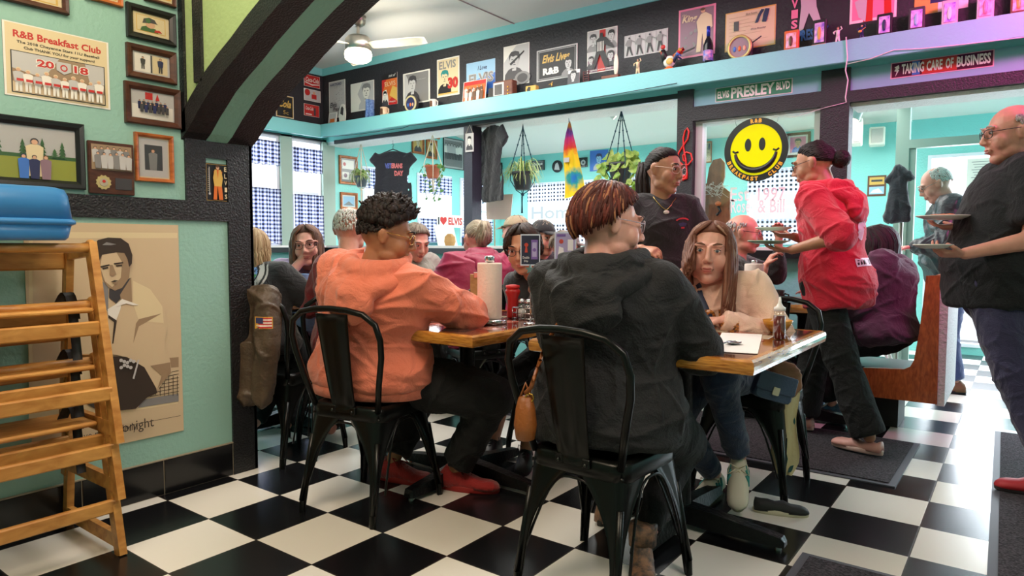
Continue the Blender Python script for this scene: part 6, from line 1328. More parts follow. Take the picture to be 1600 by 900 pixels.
def p_helmet(A): A.rect(ix['cream'], 0, 0, 1, 1).rect(ix['gold'], .10, .14, .90, .90).rect(ix['cream'], .12, .17, .88, .87).poly(ix['green'], [(.2, .17), (.7, .17), (.62, .36), (.36, .42), (.24, .34)]).disc(ix['skin'], .48, .5, .13, .16).poly(ix['dark'], [(.26, .52), (.3, .74), (.45, .84), (.6, .78), (.66, .62), (.7, .6), (.5, .6)]).disc(ix['green'], .42, .68, .07).poly(ix['red'], [(.58, .2), (.8, .22), (.72, .34), (.6, .3)])
def p_two(A): A.rect(ix['light'], .0, 0, 1, 1).rect(ix['white'], .06, .08, .47, .92).rect(ix['cream'], .53, .08, .94, .92).rect(ix['dark'], .48, .08, .52, .92).person(.27, .2, .6, ix['skin'], ix['dark'], ix['dark'], ix['dark']).person(.74, .14, .72, ix['skin'], ix['dark'], ix['navy'], ix['dark'])
def p_hockey(A): A.rect(ix['light'], 0, 0, 1, 1).rect(ix['white'], .03, .03, .97, .5).rect(ix['red'], .33, .7, .5, .95).poly(ix['red'], [(.56, .7), (.66, .7), (.61, .95)]); team(A, .15, .22, .85, .68, 7, 2, ['navy', 'dark'], None, 4)
def p_golf(A):
    A.rect(ix['cream'], 0, 0, 1, 1).rect(ix['light'], 0, .45, 1, 1).rect(ix['lime'], 0, 0, 1, .42).rect(ix['green'], 0, .40, 1, .47)
    for u, h in ((.04, .45), (.33, .3), (.57, .34), (.82, .30), (.72, .16)):
        for j in range(4): A.poly(ix['green'], [(u-.06+.011*j, .44+h*.22*j), (u+.06-.011*j, .44+h*.22*j), (u, .44+h*(.3+.25*j))])
    A.person(.47, .05, .72, ix['skin'], ix['dark'], ix['cream']).person(.33, .0, .46, ix['skin'], ix['navy'], ix['blue']).person(.46, .0, .45, ix['skin'], ix['dark'], ix['navy']).person(.60, .0, .46, ix['skin'], ix['brown'], ix['mauve'])
def p_kid(A): A.rect(ix['cream'], 0, 0, 1, 1).rect(ix['light'], .03, .03, .97, .97).rect(ix['dark'], .2, .2, .78, .82); A.person(.47, .2, .52, ix['skin'], ix['brown'], ix['grey'])
def p_strip(A): A.rect(ix['cream'], 0, 0, 1, 1).rect(ix['gold'], .05, .08, .95, .92).rect(ix['cream'], .08, .14, .92, .86).poly(ix['brown'], [(.3, .14), (.5, .5), (.7, .14)])
framed('dark brown framed picture cut off at the very top left corner', 'X', Lx(-40, -60), Lx(106, 25), .022, FR['brown'], p_strip, grp=G1)
framed('light wooden frame edge at the top, right of the corner picture', 'X', Lx(128, -50), Lx(190, 13), .016, FR['orange'], p_strip, grp=G1)
framed('small walnut frame edge at the top beside the black stud', 'X', Lx(222, -60), Lx(273, 14), .014, FR['brown'], p_strip, grp=G1)
framed('black framed photo of a person in a ball helmet', 'X', Lx(195, 3), Lx(273, 75), .026, FR['black'], p_helmet, grp=G1)
framed('walnut frame holding two portrait photos side by side', 'X', Lx(195, 66), Lx(274, 134), .026, FR['brown'], p_two, grp=G1)
framed('walnut framed photo of an ice hockey team', 'X', Lx(192, 126), Lx(281, 203), .026, FR['brown'], p_hockey, grp=G1)
framed('large black framed photo of people on a golf course, behind the booster seat', 'X', Lx(-28, 175), Lx(132, 297), .030, FR['black'], p_golf, grp=G1)
framed('small oak framed portrait of a child with a pale mat', 'X', Lx(208, 206), Lx(270, 287), .016, FR['orange'], p_kid, grp=G1)
a, b = Lx(134, 219), Lx(208, 306)
t = thing('award_plaque', 'brown award plaque with a team photo and a gold medallion', 'plaque', tuple(a)); w, h = b.y-a.y, a.z-b.z; o = V((LX, a.y, b.z))
build(MB().box((LX+.002, a.y, b.z), (LX+.018, b.y, a.z), .003), 'board', wood('plaque_walnut', (58, 30, 20), (84, 48, 34), .35, (3, 3, 9)), t)
A = Art(V((LX+.020, a.y+.06*w, b.z+.46*h)), Y_, Z_, w*.88, h*.48, IM, ix['sepia'], .002); team(A, .02, .05, .98, .95, 6, 2, ['light', 'grey'], None, 3); A.done('team_photo', t)
c = V((LX+.019, a.y+w*.30, b.z+.22*h)); pts = [c+Y_*((.030 if k % 2 else .026)*math.cos(2*PI*k/24))+Z_*((.030 if k % 2 else .026)*math.sin(2*PI*k/24)) for k in range(24)]
md = build(MB().prism(pts, X_*.003), 'medallion', M('medal_gold', (206, 186, 130), .35, metal=.5), t); build(MB().cyl(c+X_*.003, c+X_*.005, .016), 'centre_disc', M('medal_centre', (170, 160, 140), .4), md); build(MB().cyl(c+X_*.005+Z_*.004, c+X_*.0065+Z_*.004, .006), 'red_dot', INK['red'], md)
build(MB().box((LX+.018, a.y+w*.56, b.z+.1*h), (LX+.020, a.y+w*.93, b.z+.32*h)), 'name_plate', INK['dark'], t)
# tin thermometer sign on the post panel
def p_therm(A):
    A.rect(ix['black'], 0, 0, 1, 1).rect(ix['gold'], .03, .02, .97, .98).rect(ix['black'], .045, .03, .955, .97).rect(ix['light'], .15, .2, .18, .9).disc(ix['light'], .165, .2, .05)
    for k in range(12): A.rect(ix['cream'], .08, .28+.05*k, .13, .29+.05*k)
    A.poly(ix['orange'], [(.3, .05), (.46, .05), (.5, .45), (.56, .05), (.74, .05), (.68, .5), (.72, .8), (.34, .8), (.36, .5)]).poly(ix['gold'], [(.35, .4), (.68, .4), (.74, .62), (.66, .84), (.38, .84), (.3, .62)]).poly(ix['orange'], [(.46, .84), (.56, .84), (.52, .6)]).disc(ix['skin'], .51, .89, .075, .05).disc(ix['brown'], .50, .925, .085, .03)
    for k, ch in enumerate('ELVIS'): A.text(ix['cream'], ch, .80, .80-.18*k, .91, .92-.18*k, bold=.02)
a, b = onX(320, 254, LX), onX(356, 316, LX); framed('tin thermometer sign with a figure in a golden suit on the post', 'X', a, b, 0, None, p_therm, 'sign', name='thermometer_sign')
# large sepia poster (drawn from its own outline, in poster coordinates)
a, b = onX(35, 346, LX), onX(286, 672, LX); pw, ph = b.y-a.y, onX(286, 352, LX).z-b.z; po = V((LX, a.y, b.z))
def PU(x, y): q = onX(x, y, LX); return ((q.y-po.y)/pw, (q.z-po.z)/ph)
def pc(x, y): return PU(90+x/4.5, 345+y/4.5)
def pd(x, y): return PU(90+x/4.5, 520+y/4.5)
def p_poster(A):
    A.rect(ix['sepl'], 0, 0, 1, 1).poly(ix['cream'], [PU(44, 362), PU(276, 364), PU(277, 630), PU(44, 668)]).poly(ix['sepl'], [PU(50, 372), PU(277, 372), PU(278, 560), PU(50, 590)])
    A.poly(ix['sepia'], [pd(560, 190), pd(845, 170), pd(845, 250), pd(560, 300)]).poly(ix['sepl'], [pd(600, 260), pd(845, 240), pd(845, 420), pd(600, 460)]).poly(ix['grey'], [pd(580, 470), pd(845, 425), pd(845, 480), pd(560, 525)])
    for k in range(7): A.poly(ix['sepdark'], [pd(640, 300+24*k), pd(845, 262+24*k), pd(845, 266+24*k), pd(640, 304+24*k)])
    for k in range(7): A.poly(ix['sepdark'], [pd(650+30*k, 300), pd(654+30*k, 300), pd(654+30*k, 440), pd(650+30*k, 440)])
    A.poly(ix['sepdark'], [pd(250, 160), pd(560, 170), pd(640, 240), pd(690, 420), pd(620, 450), pd(540, 530), pd(300, 560), pd(200, 500)])
    A.poly(ix['sepl'], [pc(300, 400), pc(500, 390), pc(650, 470), pc(740, 600), pc(760, 760), pd(740, 60), pd(780, 190), pd(790, 270), pd(690, 400), pd(600, 240), pd(480, 170), pd(330, 140), pc(300, 700)])
    A.poly(ix['cream'], [pc(520, 420), pc(640, 480), pc(725, 600), pc(735, 720), pc(560, 700), pc(520, 580)]).poly(ix['sepia'], [pc(560, 690), pc(720, 650), pc(560, 740), pc(520, 860), pc(540, 720)]).poly(ix['sepia'], [pd(640, 230), pd(780, 205), pd(785, 280), pd(690, 390), pd(720, 300)])
    A.poly(ix['grey'], [pc(290, 420), pc(345, 450), pc(345, 640), pc(310, 600)]).poly(ix['white'], [pc(340, 620), pc(440, 560), pc(430, 620), pc(400, 700), pc(345, 680)]).poly(ix['sepdark'], [pc(345, 660), pc(405, 700), pc(380, 860), pc(372, 860), pc(385, 710), pc(345, 680)])
    A.poly(ix['dark'], [pc(350, 480), pc(500, 400), pc(470, 500), pc(400, 580), pc(350, 540)]).poly(ix['sepia'], [pc(425, 520), pc(505, 395), pc(510, 570), pc(440, 580)]).poly(ix['white'], [pc(370, 610), pc(440, 548), pc(560, 590), pc(520, 592), pc(470, 580)])
    A.poly(ix['sepia'], [pc(270, 320), pc(280, 230), pc(470, 210), pc(495, 330), pc(490, 400), pc(440, 470), pc(390, 490), pc(340, 465), pc(310, 420)]).poly(ix['sepl'], [pc(285, 325), pc(300, 240), pc(400, 222), pc(440, 290), pc(430, 400), pc(370, 465), pc(320, 425)])
    A.poly(ix['sepdark'], [pc(225, 185), pc(270, 135), pc(340, 118), pc(430, 122), pc(485, 160), pc(512, 240), pc(508, 300), pc(490, 325), pc(478, 270), pc(455, 225), pc(400, 222), pc(300, 238), pc(285, 270), pc(268, 318), pc(240, 260)])
    A.poly(ix['grey'], [pc(330, 150), pc(400, 165), pc(360, 172), pc(300, 170)])
    A.poly(ix['sepdark'], [pc(283, 318), pc(350, 305), pc(352, 314), pc(290, 330)]).poly(ix['sepdark'], [pc(380, 298), pc(445, 288), pc(448, 298), pc(385, 308)]).poly(ix['sepdark'], [pc(296, 330), pc(340, 322), pc(342, 334), pc(305, 342)]).poly(ix['sepdark'], [pc(392, 312), pc(438, 306), pc(438, 318), pc(398, 322)])
    A.poly(ix['sepia'], [pc(352, 310), pc(372, 310), pc(398, 375), pc(372, 390), pc(352, 382)]).poly(ix['sepdark'], [pc(355, 428), pc(385, 416), pc(412, 420), pc(385, 430)]).poly(ix['sepia'], [pc(362, 434), pc(405, 428), pc(390, 444)])
    for k in range(9): A.disc(ix['light'], *pd(430+22*(k % 5), 190+34*(k//5)+8*(k % 3)), .012)
    A.poly(ix['light'], [pd(545, 185), pd(556, 185), pd(520, 320), pd(508, 316)])
    A.poly(ix['sepdark'], [pd(500, 640), pd(845, 575), pd(845, 578), pd(500, 643)])
    q0, q1 = PU(118, 692), PU(236, 664); A.text(ix['sepdark'], 'Love me tenderly', q0[0]-.02, q0[1]+.0, q1[0]-.12, q0[1]+.045).text(ix['sepdark'], 'you are', q0[0], q0[1]-.06, q0[0]+.22, q0[1]-.02).text(ix['sepdark'], 'me tonight', q1[0]-.38, q0[1]-.005, q1[0]+.0, q0[1]+.055)
    A.text(ix['sepdark'], 'E', *PU(156, 670), *PU(162, 660))
A = Art(po+X_*.006, Y_, Z_, pw, ph, IM, ix['cream'], .004); p_poster(A); t = thing('poster', 'large sepia poster of a dark-haired person in a pale jacket, behind the high chairs', 'poster', (LX, a.y+pw/2, b.z)); A.done('print', t)
# ---------------- divider frieze posters
Fy = lambda x, y: onY(x, y, FY-.008)
G2 = 'posters on the black frieze above the divider'
def poster(label, x0, yt, x1, yb, fn, name='poster', grp=G2, th=.004, cat='poster'):
    a, b = Fy(x0, yt), Fy(x1, yb); b.z = Fy(x0, yb).z; w, h = b.x-a.x, a.z-b.z; t = thing(name, label, cat, (a.x+w/2, FY-.008, b.z), 0, grp)
    A = Art(V((a.x, FY-.010, b.z)), X_, Z_, w, h, IM, ix['white'], th); fn(A); A.done('print', t); return t
def q1_(A):
    A.rect(ix['light'], .03, .02, .97, .98); rnd = random.Random(2)
    for k in range(40): u, v = rnd.uniform(.1, .9), rnd.uniform(.35, .85); A.poly(ix['dark'], [(u, v), (u+.06, v+.02), (u+.01, v+.012)])
    A.text(ix['navy'], 'HARTFORD', .15, .86, .85, .93, bold=.02).text(ix['dark'], 'Elvis', .12, .28, .55, .42, shear=.3, bold=.02).text(ix['dark'], 'Presley', .3, .14, .92, .28, shear=.3, bold=.02)
def q2_(A): A.rect(ix['light'], .03, .03, .97, .97).poly(ix['white'], [(.03, .03), (.6, .03), (.3, .6), (.5, .97), (.03, .97)]).bust(.35, .05, .65, .88, ix['white'], ix['grey'], ix['light'], ix['dark'])
def q3_(A): A.rect(ix['black'], 0, 0, 1, 1).text(ix['white'], 'suit of', .45, .88, .9, .97, shear=.3).rect(ix['red'], .0, .0, 1, .82).poly(ix['orange'], [(.2, .02), (1, .4), (1, .82), (.3, .82), (.08, .5)]).poly(ix['gold'], [(.5, .3), (1, .1), (1, .5), (.7, .6)]).text(ix['cream'], 'ELVIS', .18, .6, .9, .74, shear=-.2).poly(ix['white'], [(.0, .0), (.45, .0), (.4, .3), (.3, .5), (.05, .45)]).bust(.0, .0, .42, .46, ix['white'], ix['black'], ix['dark'], ix['black']).text(ix['white'], 'Memphis', .5, .05, .92, .12, shear=.3)
def q4_(A): A.rect(ix['grey'], .05, .04, .95, .96).poly(ix['light'], [(.05, .04), (.3, .04), (.3, .6), (.1, .96), (.05, .96)]).bust(.08, .05, .55, .85, ix['light'], ix['dark'], ix['dark'], ix['grey']).text(ix['light'], 'the early years', .5, .72, .85, .75)
def q5_(A): A.rect(ix['cream'], .04, .03, .96, .97).text(ix['grey'], 'ELVIS', .1, .72, .85, .93, bold=.03).bust(.05, .08, .6, .62, ix['cream'], ix['teal'], ix['black'], ix['black']).text(ix['red'], '30', .5, .18, .95, .48, bold=.06).rect(ix['gold'], .06, .06, .94, .09)
def q6_(A): A.rect(ix['blue'], .0, .0, 1, 1).poly(ix['sky'], [(0, .4), (1, .6), (1, 1), (0, 1)]).text(ix['navy'], 'I Love', .4, .74, .72, .87, shear=.3, bold=.02).text(ix['light'], 'ELVIS', .08, .34, .95, .66, bold=.07).text(ix['grey'], 'ELVIS', .10, .36, .93, .64, bold=.02)
def q7_(A): A.rect(ix['light'], .02, .02, .98, .98).poly(ix['white'], [(.02, .6), (.5, .98), (.02, .98)]).bust(.05, .15, .75, .7, ix['light'], ix['dark'], ix['dark'], ix['dark']).poly(ix['black'], [(.25, .55), (.8, .82), (.82, .79), (.3, .5)]).disc(ix['dark'], .34, .78, .06).disc(ix['grey'], .75, .15, .3, .16).disc(ix['dark'], .75, .15, .2, .11)
def q8_(A): A.rect(ix['light'], 0, 0, 1, 1).rect(ix['black'], .03, .04, .97, .96).rect(ix['light'], .05, .065, .95, .935).rect(ix['black'], .06, .08, .94, .92).text(ix['gold'], 'Elvis Lives', .14, .56, .82, .82, shear=.35, bold=.03).text(ix['white'], 'R&B', .16, .18, .56, .40, bold=.05).bust(.62, .02, .34, .62, ix['light'], ix['black'], ix['grey'], ix['dark'])
def q9_(A): A.rect(ix['mauve'], .02, .02, .98, .98).rect(ix['light'], .02, .3, .98, .98).poly(ix['red'], [(.35, .02), (.62, .02), (.62, .98), (.42, .98)]).bust(.0, .5, .4, .42, ix['light'], ix['dark'], ix['grey'], ix['dark']).bust(.62, .52, .38, .42, ix['light'], ix['black'], ix['grey'], ix['dark']).bust(.0, .1, .3, .3, ix['light'], ix['black'], ix['dark'], ix['dark']).bust(.62, .1, .38, .36, ix['light'], ix['black'], ix['dark'], ix['dark']).poly(ix['black'], [(.2, .08), (.28, .08), (.45, .42), (.62, .10), (.78, .1), (.60, .5), (.62, .62), (.9, .5), (.92, .54), (.66, .78), (.56, .8), (.55, .9), (.46, .9), (.44, .8), (.33, .74), (.34, .5)])
def q9b(A):
    q9_(A)
    for k in range(5): A.rect(ix['white'], .37+.05*k, .48, .39+.05*k, .70)
    A.text(ix['white'], 'JAILHOUSE', .15, .025, .85, .07)
def q10(A):
    A.rect(ix['light'], .0, .0, 1, 1)
    for k in range(9): A.rect(ix['grey'], .02+.12*k, .02, .025+.12*k, .98)
    for k in range(4): u = .12+.24*k; A.poly(ix['black'], [(u-.07, .06), (u-.04, .06), (u, .4), (u+.06, .06), (u+.09, .06), (u+.03, .5), (u-.04, .5)]).poly(ix['grey'], [(u-.04, .48), (u+.04, .48), (u+.05, .72), (u+.14, .62), (u+.14, .66), (u+.03, .80), (u-.05, .78), (u-.10, .55), (u-.08, .55)]).disc(ix['dark'], u, .86, .022)
def q11(A):
    A.rect(ix['pink'], 0, 0, 1, 1).rect(ix['mauve'], .05, .04, .95, .96); rnd = random.Random(4)
    for k in range(9): A.disc(ix['grey'], rnd.uniform(.12, .5), rnd.uniform(.2, .6), rnd.uniform(.02, .05))
    A.text(ix['cream'], 'the', .1, .86, .22, .90, shear=.3).text(ix['cream'], 'King', .1, .68, .52, .86, shear=.3, bold=.03).poly(ix['cream'], [(.5, .08), (.62, .08), (.66, .45), (.72, .08), (.86, .1), (.84, .5), (.93, .55), (.9, .78), (.74, .86), (.62, .84), (.5, .7), (.54, .48)]).disc(ix['skin'], .67, .90, .06).disc(ix['brown'], .66, .93, .065, .03).poly(ix['black'], [(.08, .1), (.46, .18), (.46, .2), (.08, .13)])
def q12(A):
    A.rect(ix['gold'], 0, 0, 1, 1).rect(ix['cream'], .02, .03, .98, .97); rnd = random.Random(8)
    for k in range(9): A.rect(ix['sepia'], .08, .12+.09*k, .08+rnd.uniform(.3, .8), .125+.09*k)
    A.rect(ix['dark'], .18, .5, .28, .74).poly(ix['navy'], [(.60, .62), (.66, .62), (.72, .8), (.78, .92), (.72, .94), (.66, .82)]).poly(ix['navy'], [(.74, .62), (.82, .6), (.86, .78), (.88, .92), (.80, .94), (.76, .8)]).text(ix['dark'], 'Blue Suede', .42, .86, .64, .91).text(ix['navy'], 'Elvis Presley', .52, .44, .82, .50, shear=.3)
poster('white portrait-format poster with black handwriting, first on the frieze', 514, 129, 540, 186, q1_)
poster('pale drawing of a young person with dark hair on the frieze', 548, 132, 585, 176, q2_)
poster('red and orange concert poster with a cut-out portrait', 597, 117, 621, 166, q3_)
poster('white-bordered black and white profile portrait on the frieze', 630, 116, 672, 165, q4_)
poster('cream poster with a teal-haired portrait and a red number thirty', 683, 94, 718, 153, q5_)
poster('blue poster with large silver block letters', 729, 100, 774, 152, q6_)
poster('black and white poster of a person on a motorcycle', 787, 74, 827, 136, q7_)
poster('black tin sign with gold script and a grey portrait', 839, 80, 902, 129, q8_)
poster('collage poster with a striped-shirt dancer on a red bar', 918, 50, 964, 116, q9b)
poster('wide poster of four dancers in black and white', 976, 57, 1043, 91, q10)
poster('mauve poster of a figure in a golden suit with a pink border', 1061, 17, 1117, 93, q11)
poster('yellowed document poster with dark blue shoes', 1134, 22, 1211, 82, q12)
def q13(A): A.rect(ix['pink'], .05, .05, .95, .95).poly(ix['red'], [(.3, 0), (.5, 0), (.5, .6), (.4, 1), (.25, 1)]).poly(ix['red'], [(.75, 0), (.9, 0), (.85, 1), (.7, 1)]).poly(ix['light'], [(.2, .1), (.35, 0), (.38, .5), (.1, .4)])
def q14(A): A.rect(ix['gold'], 0, 0, .45, 1).rect(ix['navy'], .3, .2, 1, 1).rect(ix['blue'], .4, .3, .9, .9).text(ix['gold'], 'GOLD', .45, .4, .85, .6).disc(ix['dark'], .2, .5, .15)
poster('pink poster of a figure in a red jacket at the top edge', 1330, -45, 1400, 38, q13)
poster('gold and blue record sleeve poster at the top edge', 1431, -50, 1512, 25, q14)
# cut-out figure with letters
t = thing('wall_letters', 'pink and blue letters around a white-suited cut-out figure on the frieze', 'sign', tuple(Fy(1250, 50))); mb = MB(); y_ = FY-.010
a, b = Fy(1236, 46), Fy(1248, -20); hh = (b.z-a.z)/4
mm = MB()
for k, ch in enumerate('SIVL'): text(mm, ch, (a.x, y_, a.z+hh*k*1.0), X_, Z_, b.x-a.x, hh*.85, -Y_, bold=.04)
build(mm, 'pink_letters', INK['pink'], t)
a, b = Fy(1245, 66), Fy(1295, 44); mm = MB(); text(mm, 'PRESLEY', (a.x, y_-.002, a.z+.0), X_, Z_, b.x-a.x, .075, -Y_, bold=.04); build(mm, 'blue_letters', INK['blue'], t)
P_ = lambda x, y: V((Fy(x, y).x, y_+.002, Fy(x, y).z))
build(MB().prism([P_(1248, 50), P_(1255, 46), P_(1264, 20), P_(1276, 42), P_(1284, 36), P_(1276, 10), P_(1274, -20), P_(1250, -18), P_(1252, 10)], -Y_*.003), 'cut_out_figure', INK['light'], t)
# signs on the panels
def streetsign(label, x0, y0t, y0b, x1, y1t, y1b, base, edge, words, stripes=None):
    yy = FY-.014; a, b = onY(x0, y0t, yy), onY(x1, y1b, yy); w = b.x-a.x; h = (onY(x0, y0t, yy).z-onY(x0, y0b, yy).z); zb = onY(x0, y0b, yy).z
    t = thing('street_sign', label, 'sign', (a.x+w/2, yy, zb)); A = Art(V((a.x, yy, zb)), X_, Z_, w, h, [edge, base, M('sign_letter', (236, 226, 224), .4), INK['blue'], INK['red'], M('foil_violet', (96, 24, 70), .2, metal=.5)], 0, .003); A.rect(1, .012, .05, .988, .95)
    if stripes: A.rect(5, .02, .08, .28, .92).rect(3, .22, .08, .30, .92).rect(4, .32, .08, .66, .92).rect(5, .66, .08, .98, .92).poly(2, [(.04, .7), (.085, .82), (.09, .6), (.075, .55), (.09, .5), (.05, .1), (.065, .42), (.04, .46), (.055, .62)])
    for st, u0, v0, u1, v1 in words: A.text(2, st, u0, v0, u1, v1, bold=.035)
    A.done('plate', t)
streetsign('green street name sign with white letters on the blue-grey panel', 1118, 138, 160, 1238, 124, 147, M('sign_green', (28, 120, 84), .4), M('sign_edge', (206, 200, 200), .4), [('ELVIS', .03, .22, .19, .74), ('PRESLEY', .215, .12, .78, .88), ('BLVD', .80, .30, .97, .84)])
streetsign('shiny foil motto sign with a lightning bolt on the right panel', 1392, 99, 123.5, 1553, 79, 104, M('foil_base', (120, 30, 60), .2, metal=.5), M('sign_edge_pink', (220, 160, 180), .4), [('TAKING', .115, .2, .34, .84), ('CARE', .365, .2, .52, .84), ('OF', .55, .2, .625, .84), ('BUSINESS', .655, .2, .97, .84)], True)
# treble clef
t = thing('treble_clef', 'red metal treble clef on the black post beside the server', 'ornament', tuple(onY(1072, 255, FY-.034))); cl = [(8, 46), (4, 50), (7, 54), (13, 52), (14, 44), (11, 20), (7, 2), (6, -14), (9, -26), (13, -30), (16, -24), (14, -12), (6, -2), (-2, 10), (-2, 22), (6, 30), (16, 30), (23, 22), (20, 12), (12, 9), (6, 14), (7, 22), (12, 25)]
rd_ = M('clef_red', (206, 40, 32), .35); o = onY(1062, 230, FY-.036); sc_ = .0046
build(MB().tube([o+X_*(x*sc_*.98)-Z_*(y*sc_) for x, y in cl], [.011 if 0 < i < 4 else .0065 for i in range(len(cl))], 8), 'clef_body', rd_, t)
build(MB().ell(o+X_*(7*sc_)-Z_*(49*sc_), (.02, .008, .016)), 'clef_dot', rd_, t)
# smiley disc hung in the glass opening
c = onY(1181, 234, FY-.0); R_ = 49.5/FPX*((c-CP).dot(CF)); t = thing('hanging_sign', 'round yellow smiling face sign with a black lettered rim', 'sign', tuple(c-Z_*R_))
def dsc(r, e0, e1, cx=0, cz=0, rx=1, n=48): return MB().prism([c+X_*((cx+r*rx*math.cos(2*PI*k/n))*R_)+Z_*((cz+r*math.sin(2*PI*k/n))*R_)-Y_*e0 for k in range(n)], -Y_*(e1-e0))
YL = N('smiley_yellow'); YL.p.inputs['Base Color'].default_value = (*srgb((236, 232, 20)), 1); YL.p.inputs['Roughness'].default_value = .25
tl_ = YL.new('ShaderNodeBsdfTranslucent'); tl_.inputs[0].default_value = (*srgb((246, 240, 30)), 1); mx_ = YL.new('ShaderNodeMixShader'); mx_.inputs[0].default_value = .6; YL.ln(YL.p.outputs[0], mx_.inputs[1]); YL.ln(tl_.outputs[0], mx_.inputs[2])
tr_ = YL.new('ShaderNodeBsdfTransparent'); tr_.inputs[0].default_value = (*srgb((240, 232, 40)), 1); m2_ = YL.new('ShaderNodeMixShader'); m2_.inputs[0].default_value = .25; YL.ln(mx_.outputs[0], m2_.inputs[1]); YL.ln(tr_.outputs[0], m2_.inputs[2]); YL.ln(m2_.outputs[0], YL.n['Material Output'].inputs[0])
mb = MB(); n = 64
for r0, r1, z0, z1 in ((.80, 1.0, 0, .006),):
    ro = [[c+X_*(r*R_*math.cos(2*PI*k/n))+Z_*(r*R_*math.sin(2*PI*k/n))-Y_*e for k in range(n)] for r, e in ((r0, 0), (r1, 0), (r1, .006), (r0, .006), (r0, 0))]; mb.rings(ro, cap=False, smooth=False)
sb = M('sign_black', (22, 24, 26), .4); build(mb, 'rim', sb, t); fc = build(dsc(.81, .001, .005), 'face', YL.m, t)
build(dsc(.20, .005, .008, -.24, .16, .5), 'eye', sb, fc); build(dsc(.20, .005, .008, .20, .16, .5), 'eye', sb, fc)
sm_ = [c+X_*(.64*R_*math.cos(a))+Z_*((-.02+.62*math.sin(a))*R_)-Y_*.008 for a in [math.radians(188+4.1*k) for k in range(41)]]
build(MB().tube(sm_, [(.010+.012*math.sin(PI*k/40)) for k in range(41)], 8), 'smile', sb, fc)
for sx in (-1, 1): build(MB().tube([c+X_*(sx*.72*R_)+Z_*(.0*R_)-Y_*.008, c+X_*(sx*.64*R_)+Z_*(-.06*R_)-Y_*.008, c+X_*(sx*.54*R_)+Z_*(-.03*R_)-Y_*.008], .007, 8), 'dimple', sb, fc)
gl_ = M('sign_letter_gold', (226, 180, 50), .4); mb = MB()
def arc_text(st, a0, a1, r, h, flip):
    for k, ch in enumerate(st):
        if ch == ' ': continue
        a = math.radians(a0+(a1-a0)*(k+.5)/len(st)); rd = V((math.cos(a), 0, math.sin(a))); tg = V((math.sin(a), 0, -math.cos(a))) if not flip else V((-math.sin(a), 0, math.cos(a))); up = rd if not flip else -rd
        w = h*.8 if ch != 'I' else h*.3; ctr = c+rd*(r*R_)-Y_*.0065; text(mb, ch, ctr-tg*w/2-up*h/2, tg, up, w, h, -Y_, bold=.05)
arc_text('R&B', 102, 78, .905, .030, False); arc_text('BREAKFAST', 200, 277, .905, .030, True); arc_text('CLUB', 296, 333, .905, .030, True)
build(mb, 'lettering', gl_, t)
for sx in (-1, 1): build(MB().tube([c+V((sx*R_*.62, -.003, R_*.78)), c+V((sx*R_*.80, 0, R_*1.35))], .0012, 5), 'hanging_wire', CHROME, t)
# window wall advertising signs (frieze above the near windows)
G4 = 'tin soda signs above the side windows'
def wsign(label, x0, yt, x1, yb, fn, grp=G4):
    X = WX+.012; a, b = onX(x0, yt, X), onX(x1, yb, X); z0 = onX(x1, yb, X).z; t = thing('tin_sign', label, 'sign', (X, (a.y+b.y)/2, z0), 0, grp); A = Art(V((X, a.y, z0)), Y_, Z_, b.y-a.y, onX(x1, yt+ (0 if True else 0), X).z-z0, IM, ix['white'], .004); fn(A); A.done('plate', t)
wsign('red tin soda sign, topmost of three beside the frieze corner', 475, 121, 500, 139, lambda A: A.rect(ix['red'], .02, .02, .98, .98).text(ix['white'], 'Coca-Cola', .1, .4, .92, .8, shear=.35, bold=.02).poly(ix['white'], [(.05, .3), (.5, .14), (.95, .26), (.95, .34), (.5, .24), (.05, .38)]))
wsign('white tin soda sign with a red disc, middle one of three', 475, 143, 501, 161, lambda A: A.rect(ix['light'], .04, .04, .96, .96).disc(ix['red'], .2, .7, .16).rect(ix['red'], .45, .2, .75, .6).disc(ix['skin'], .6, .72, .08))
wsign('red tin soda sign with a bottle, lowest one of three', 475, 166, 499, 184, lambda A: A.rect(ix['red'], .02, .02, .98, .98).text(ix['white'], 'Coca-Cola', .1, .5, .6, .82, shear=.35, bold=.02).rect(ix['dark'], .64, .1, .76, .75).rect(ix['white'], .1, .1, .5, .2))
wsign('black tin soda sign with gold script beside the arch', 431, 152, 459, 186, lambda A: A.rect(ix['gold'], .02, .02, .98, .98).rect(ix['black'], .06, .05, .94, .95).text(ix['gold'], 'Cola', .15, .45, .85, .8, shear=.35, bold=.03).text(ix['gold'], '5c', .4, .15, .7, .32))
# pictures on the turquoise walls of the sunroom
G5 = 'pictures on the sunroom walls'
def sx_(label, x0, y0, x1, y1, fw, fm, fn): X = WX+.002; a, b = onX(x0, y0, X), onX(x1, y1, X); a.z = onX(x0, y0, X).z; b.z = onX(x0, y1, X).z; framed(label, 'X', a, b, fw, fm, fn, grp=G5)
def r_cert(A): A.rect(ix['grey'], 0, 0, 1, 1).rect(ix['white'], .08, .55, .9, .93).rect(ix['white'], .08, .1, .55, .42).rect(ix['light'], .6, .1, .9, .4).disc(ix['red'], .24, .75, .1).disc(ix['mauve'], .3, .27, .12)
def r_land(A): A.rect(ix['white'], 0, 0, 1, 1).rect(ix['sky'], .08, .1, .92, .9).poly(ix['grey'], [(.1, .15), (.9, .15), (.5, .5)])
def r_port(A): A.rect(ix['orange'], 0, 0, 1, 1).rect(ix['gold'], .06, .05, .94, .95).bust(.12, .05, .76, .85, ix['cream'], ix['black'], ix['dark'], ix['brown'])
def r_bw(A): A.rect(ix['light'], 0, 0, 1, 1).rect(ix['grey'], .05, .06, .95, .94); team(A, .05, .3, .95, .85, 6, 1, ['light', 'white'], 'dark', 5, 'light', 'black')
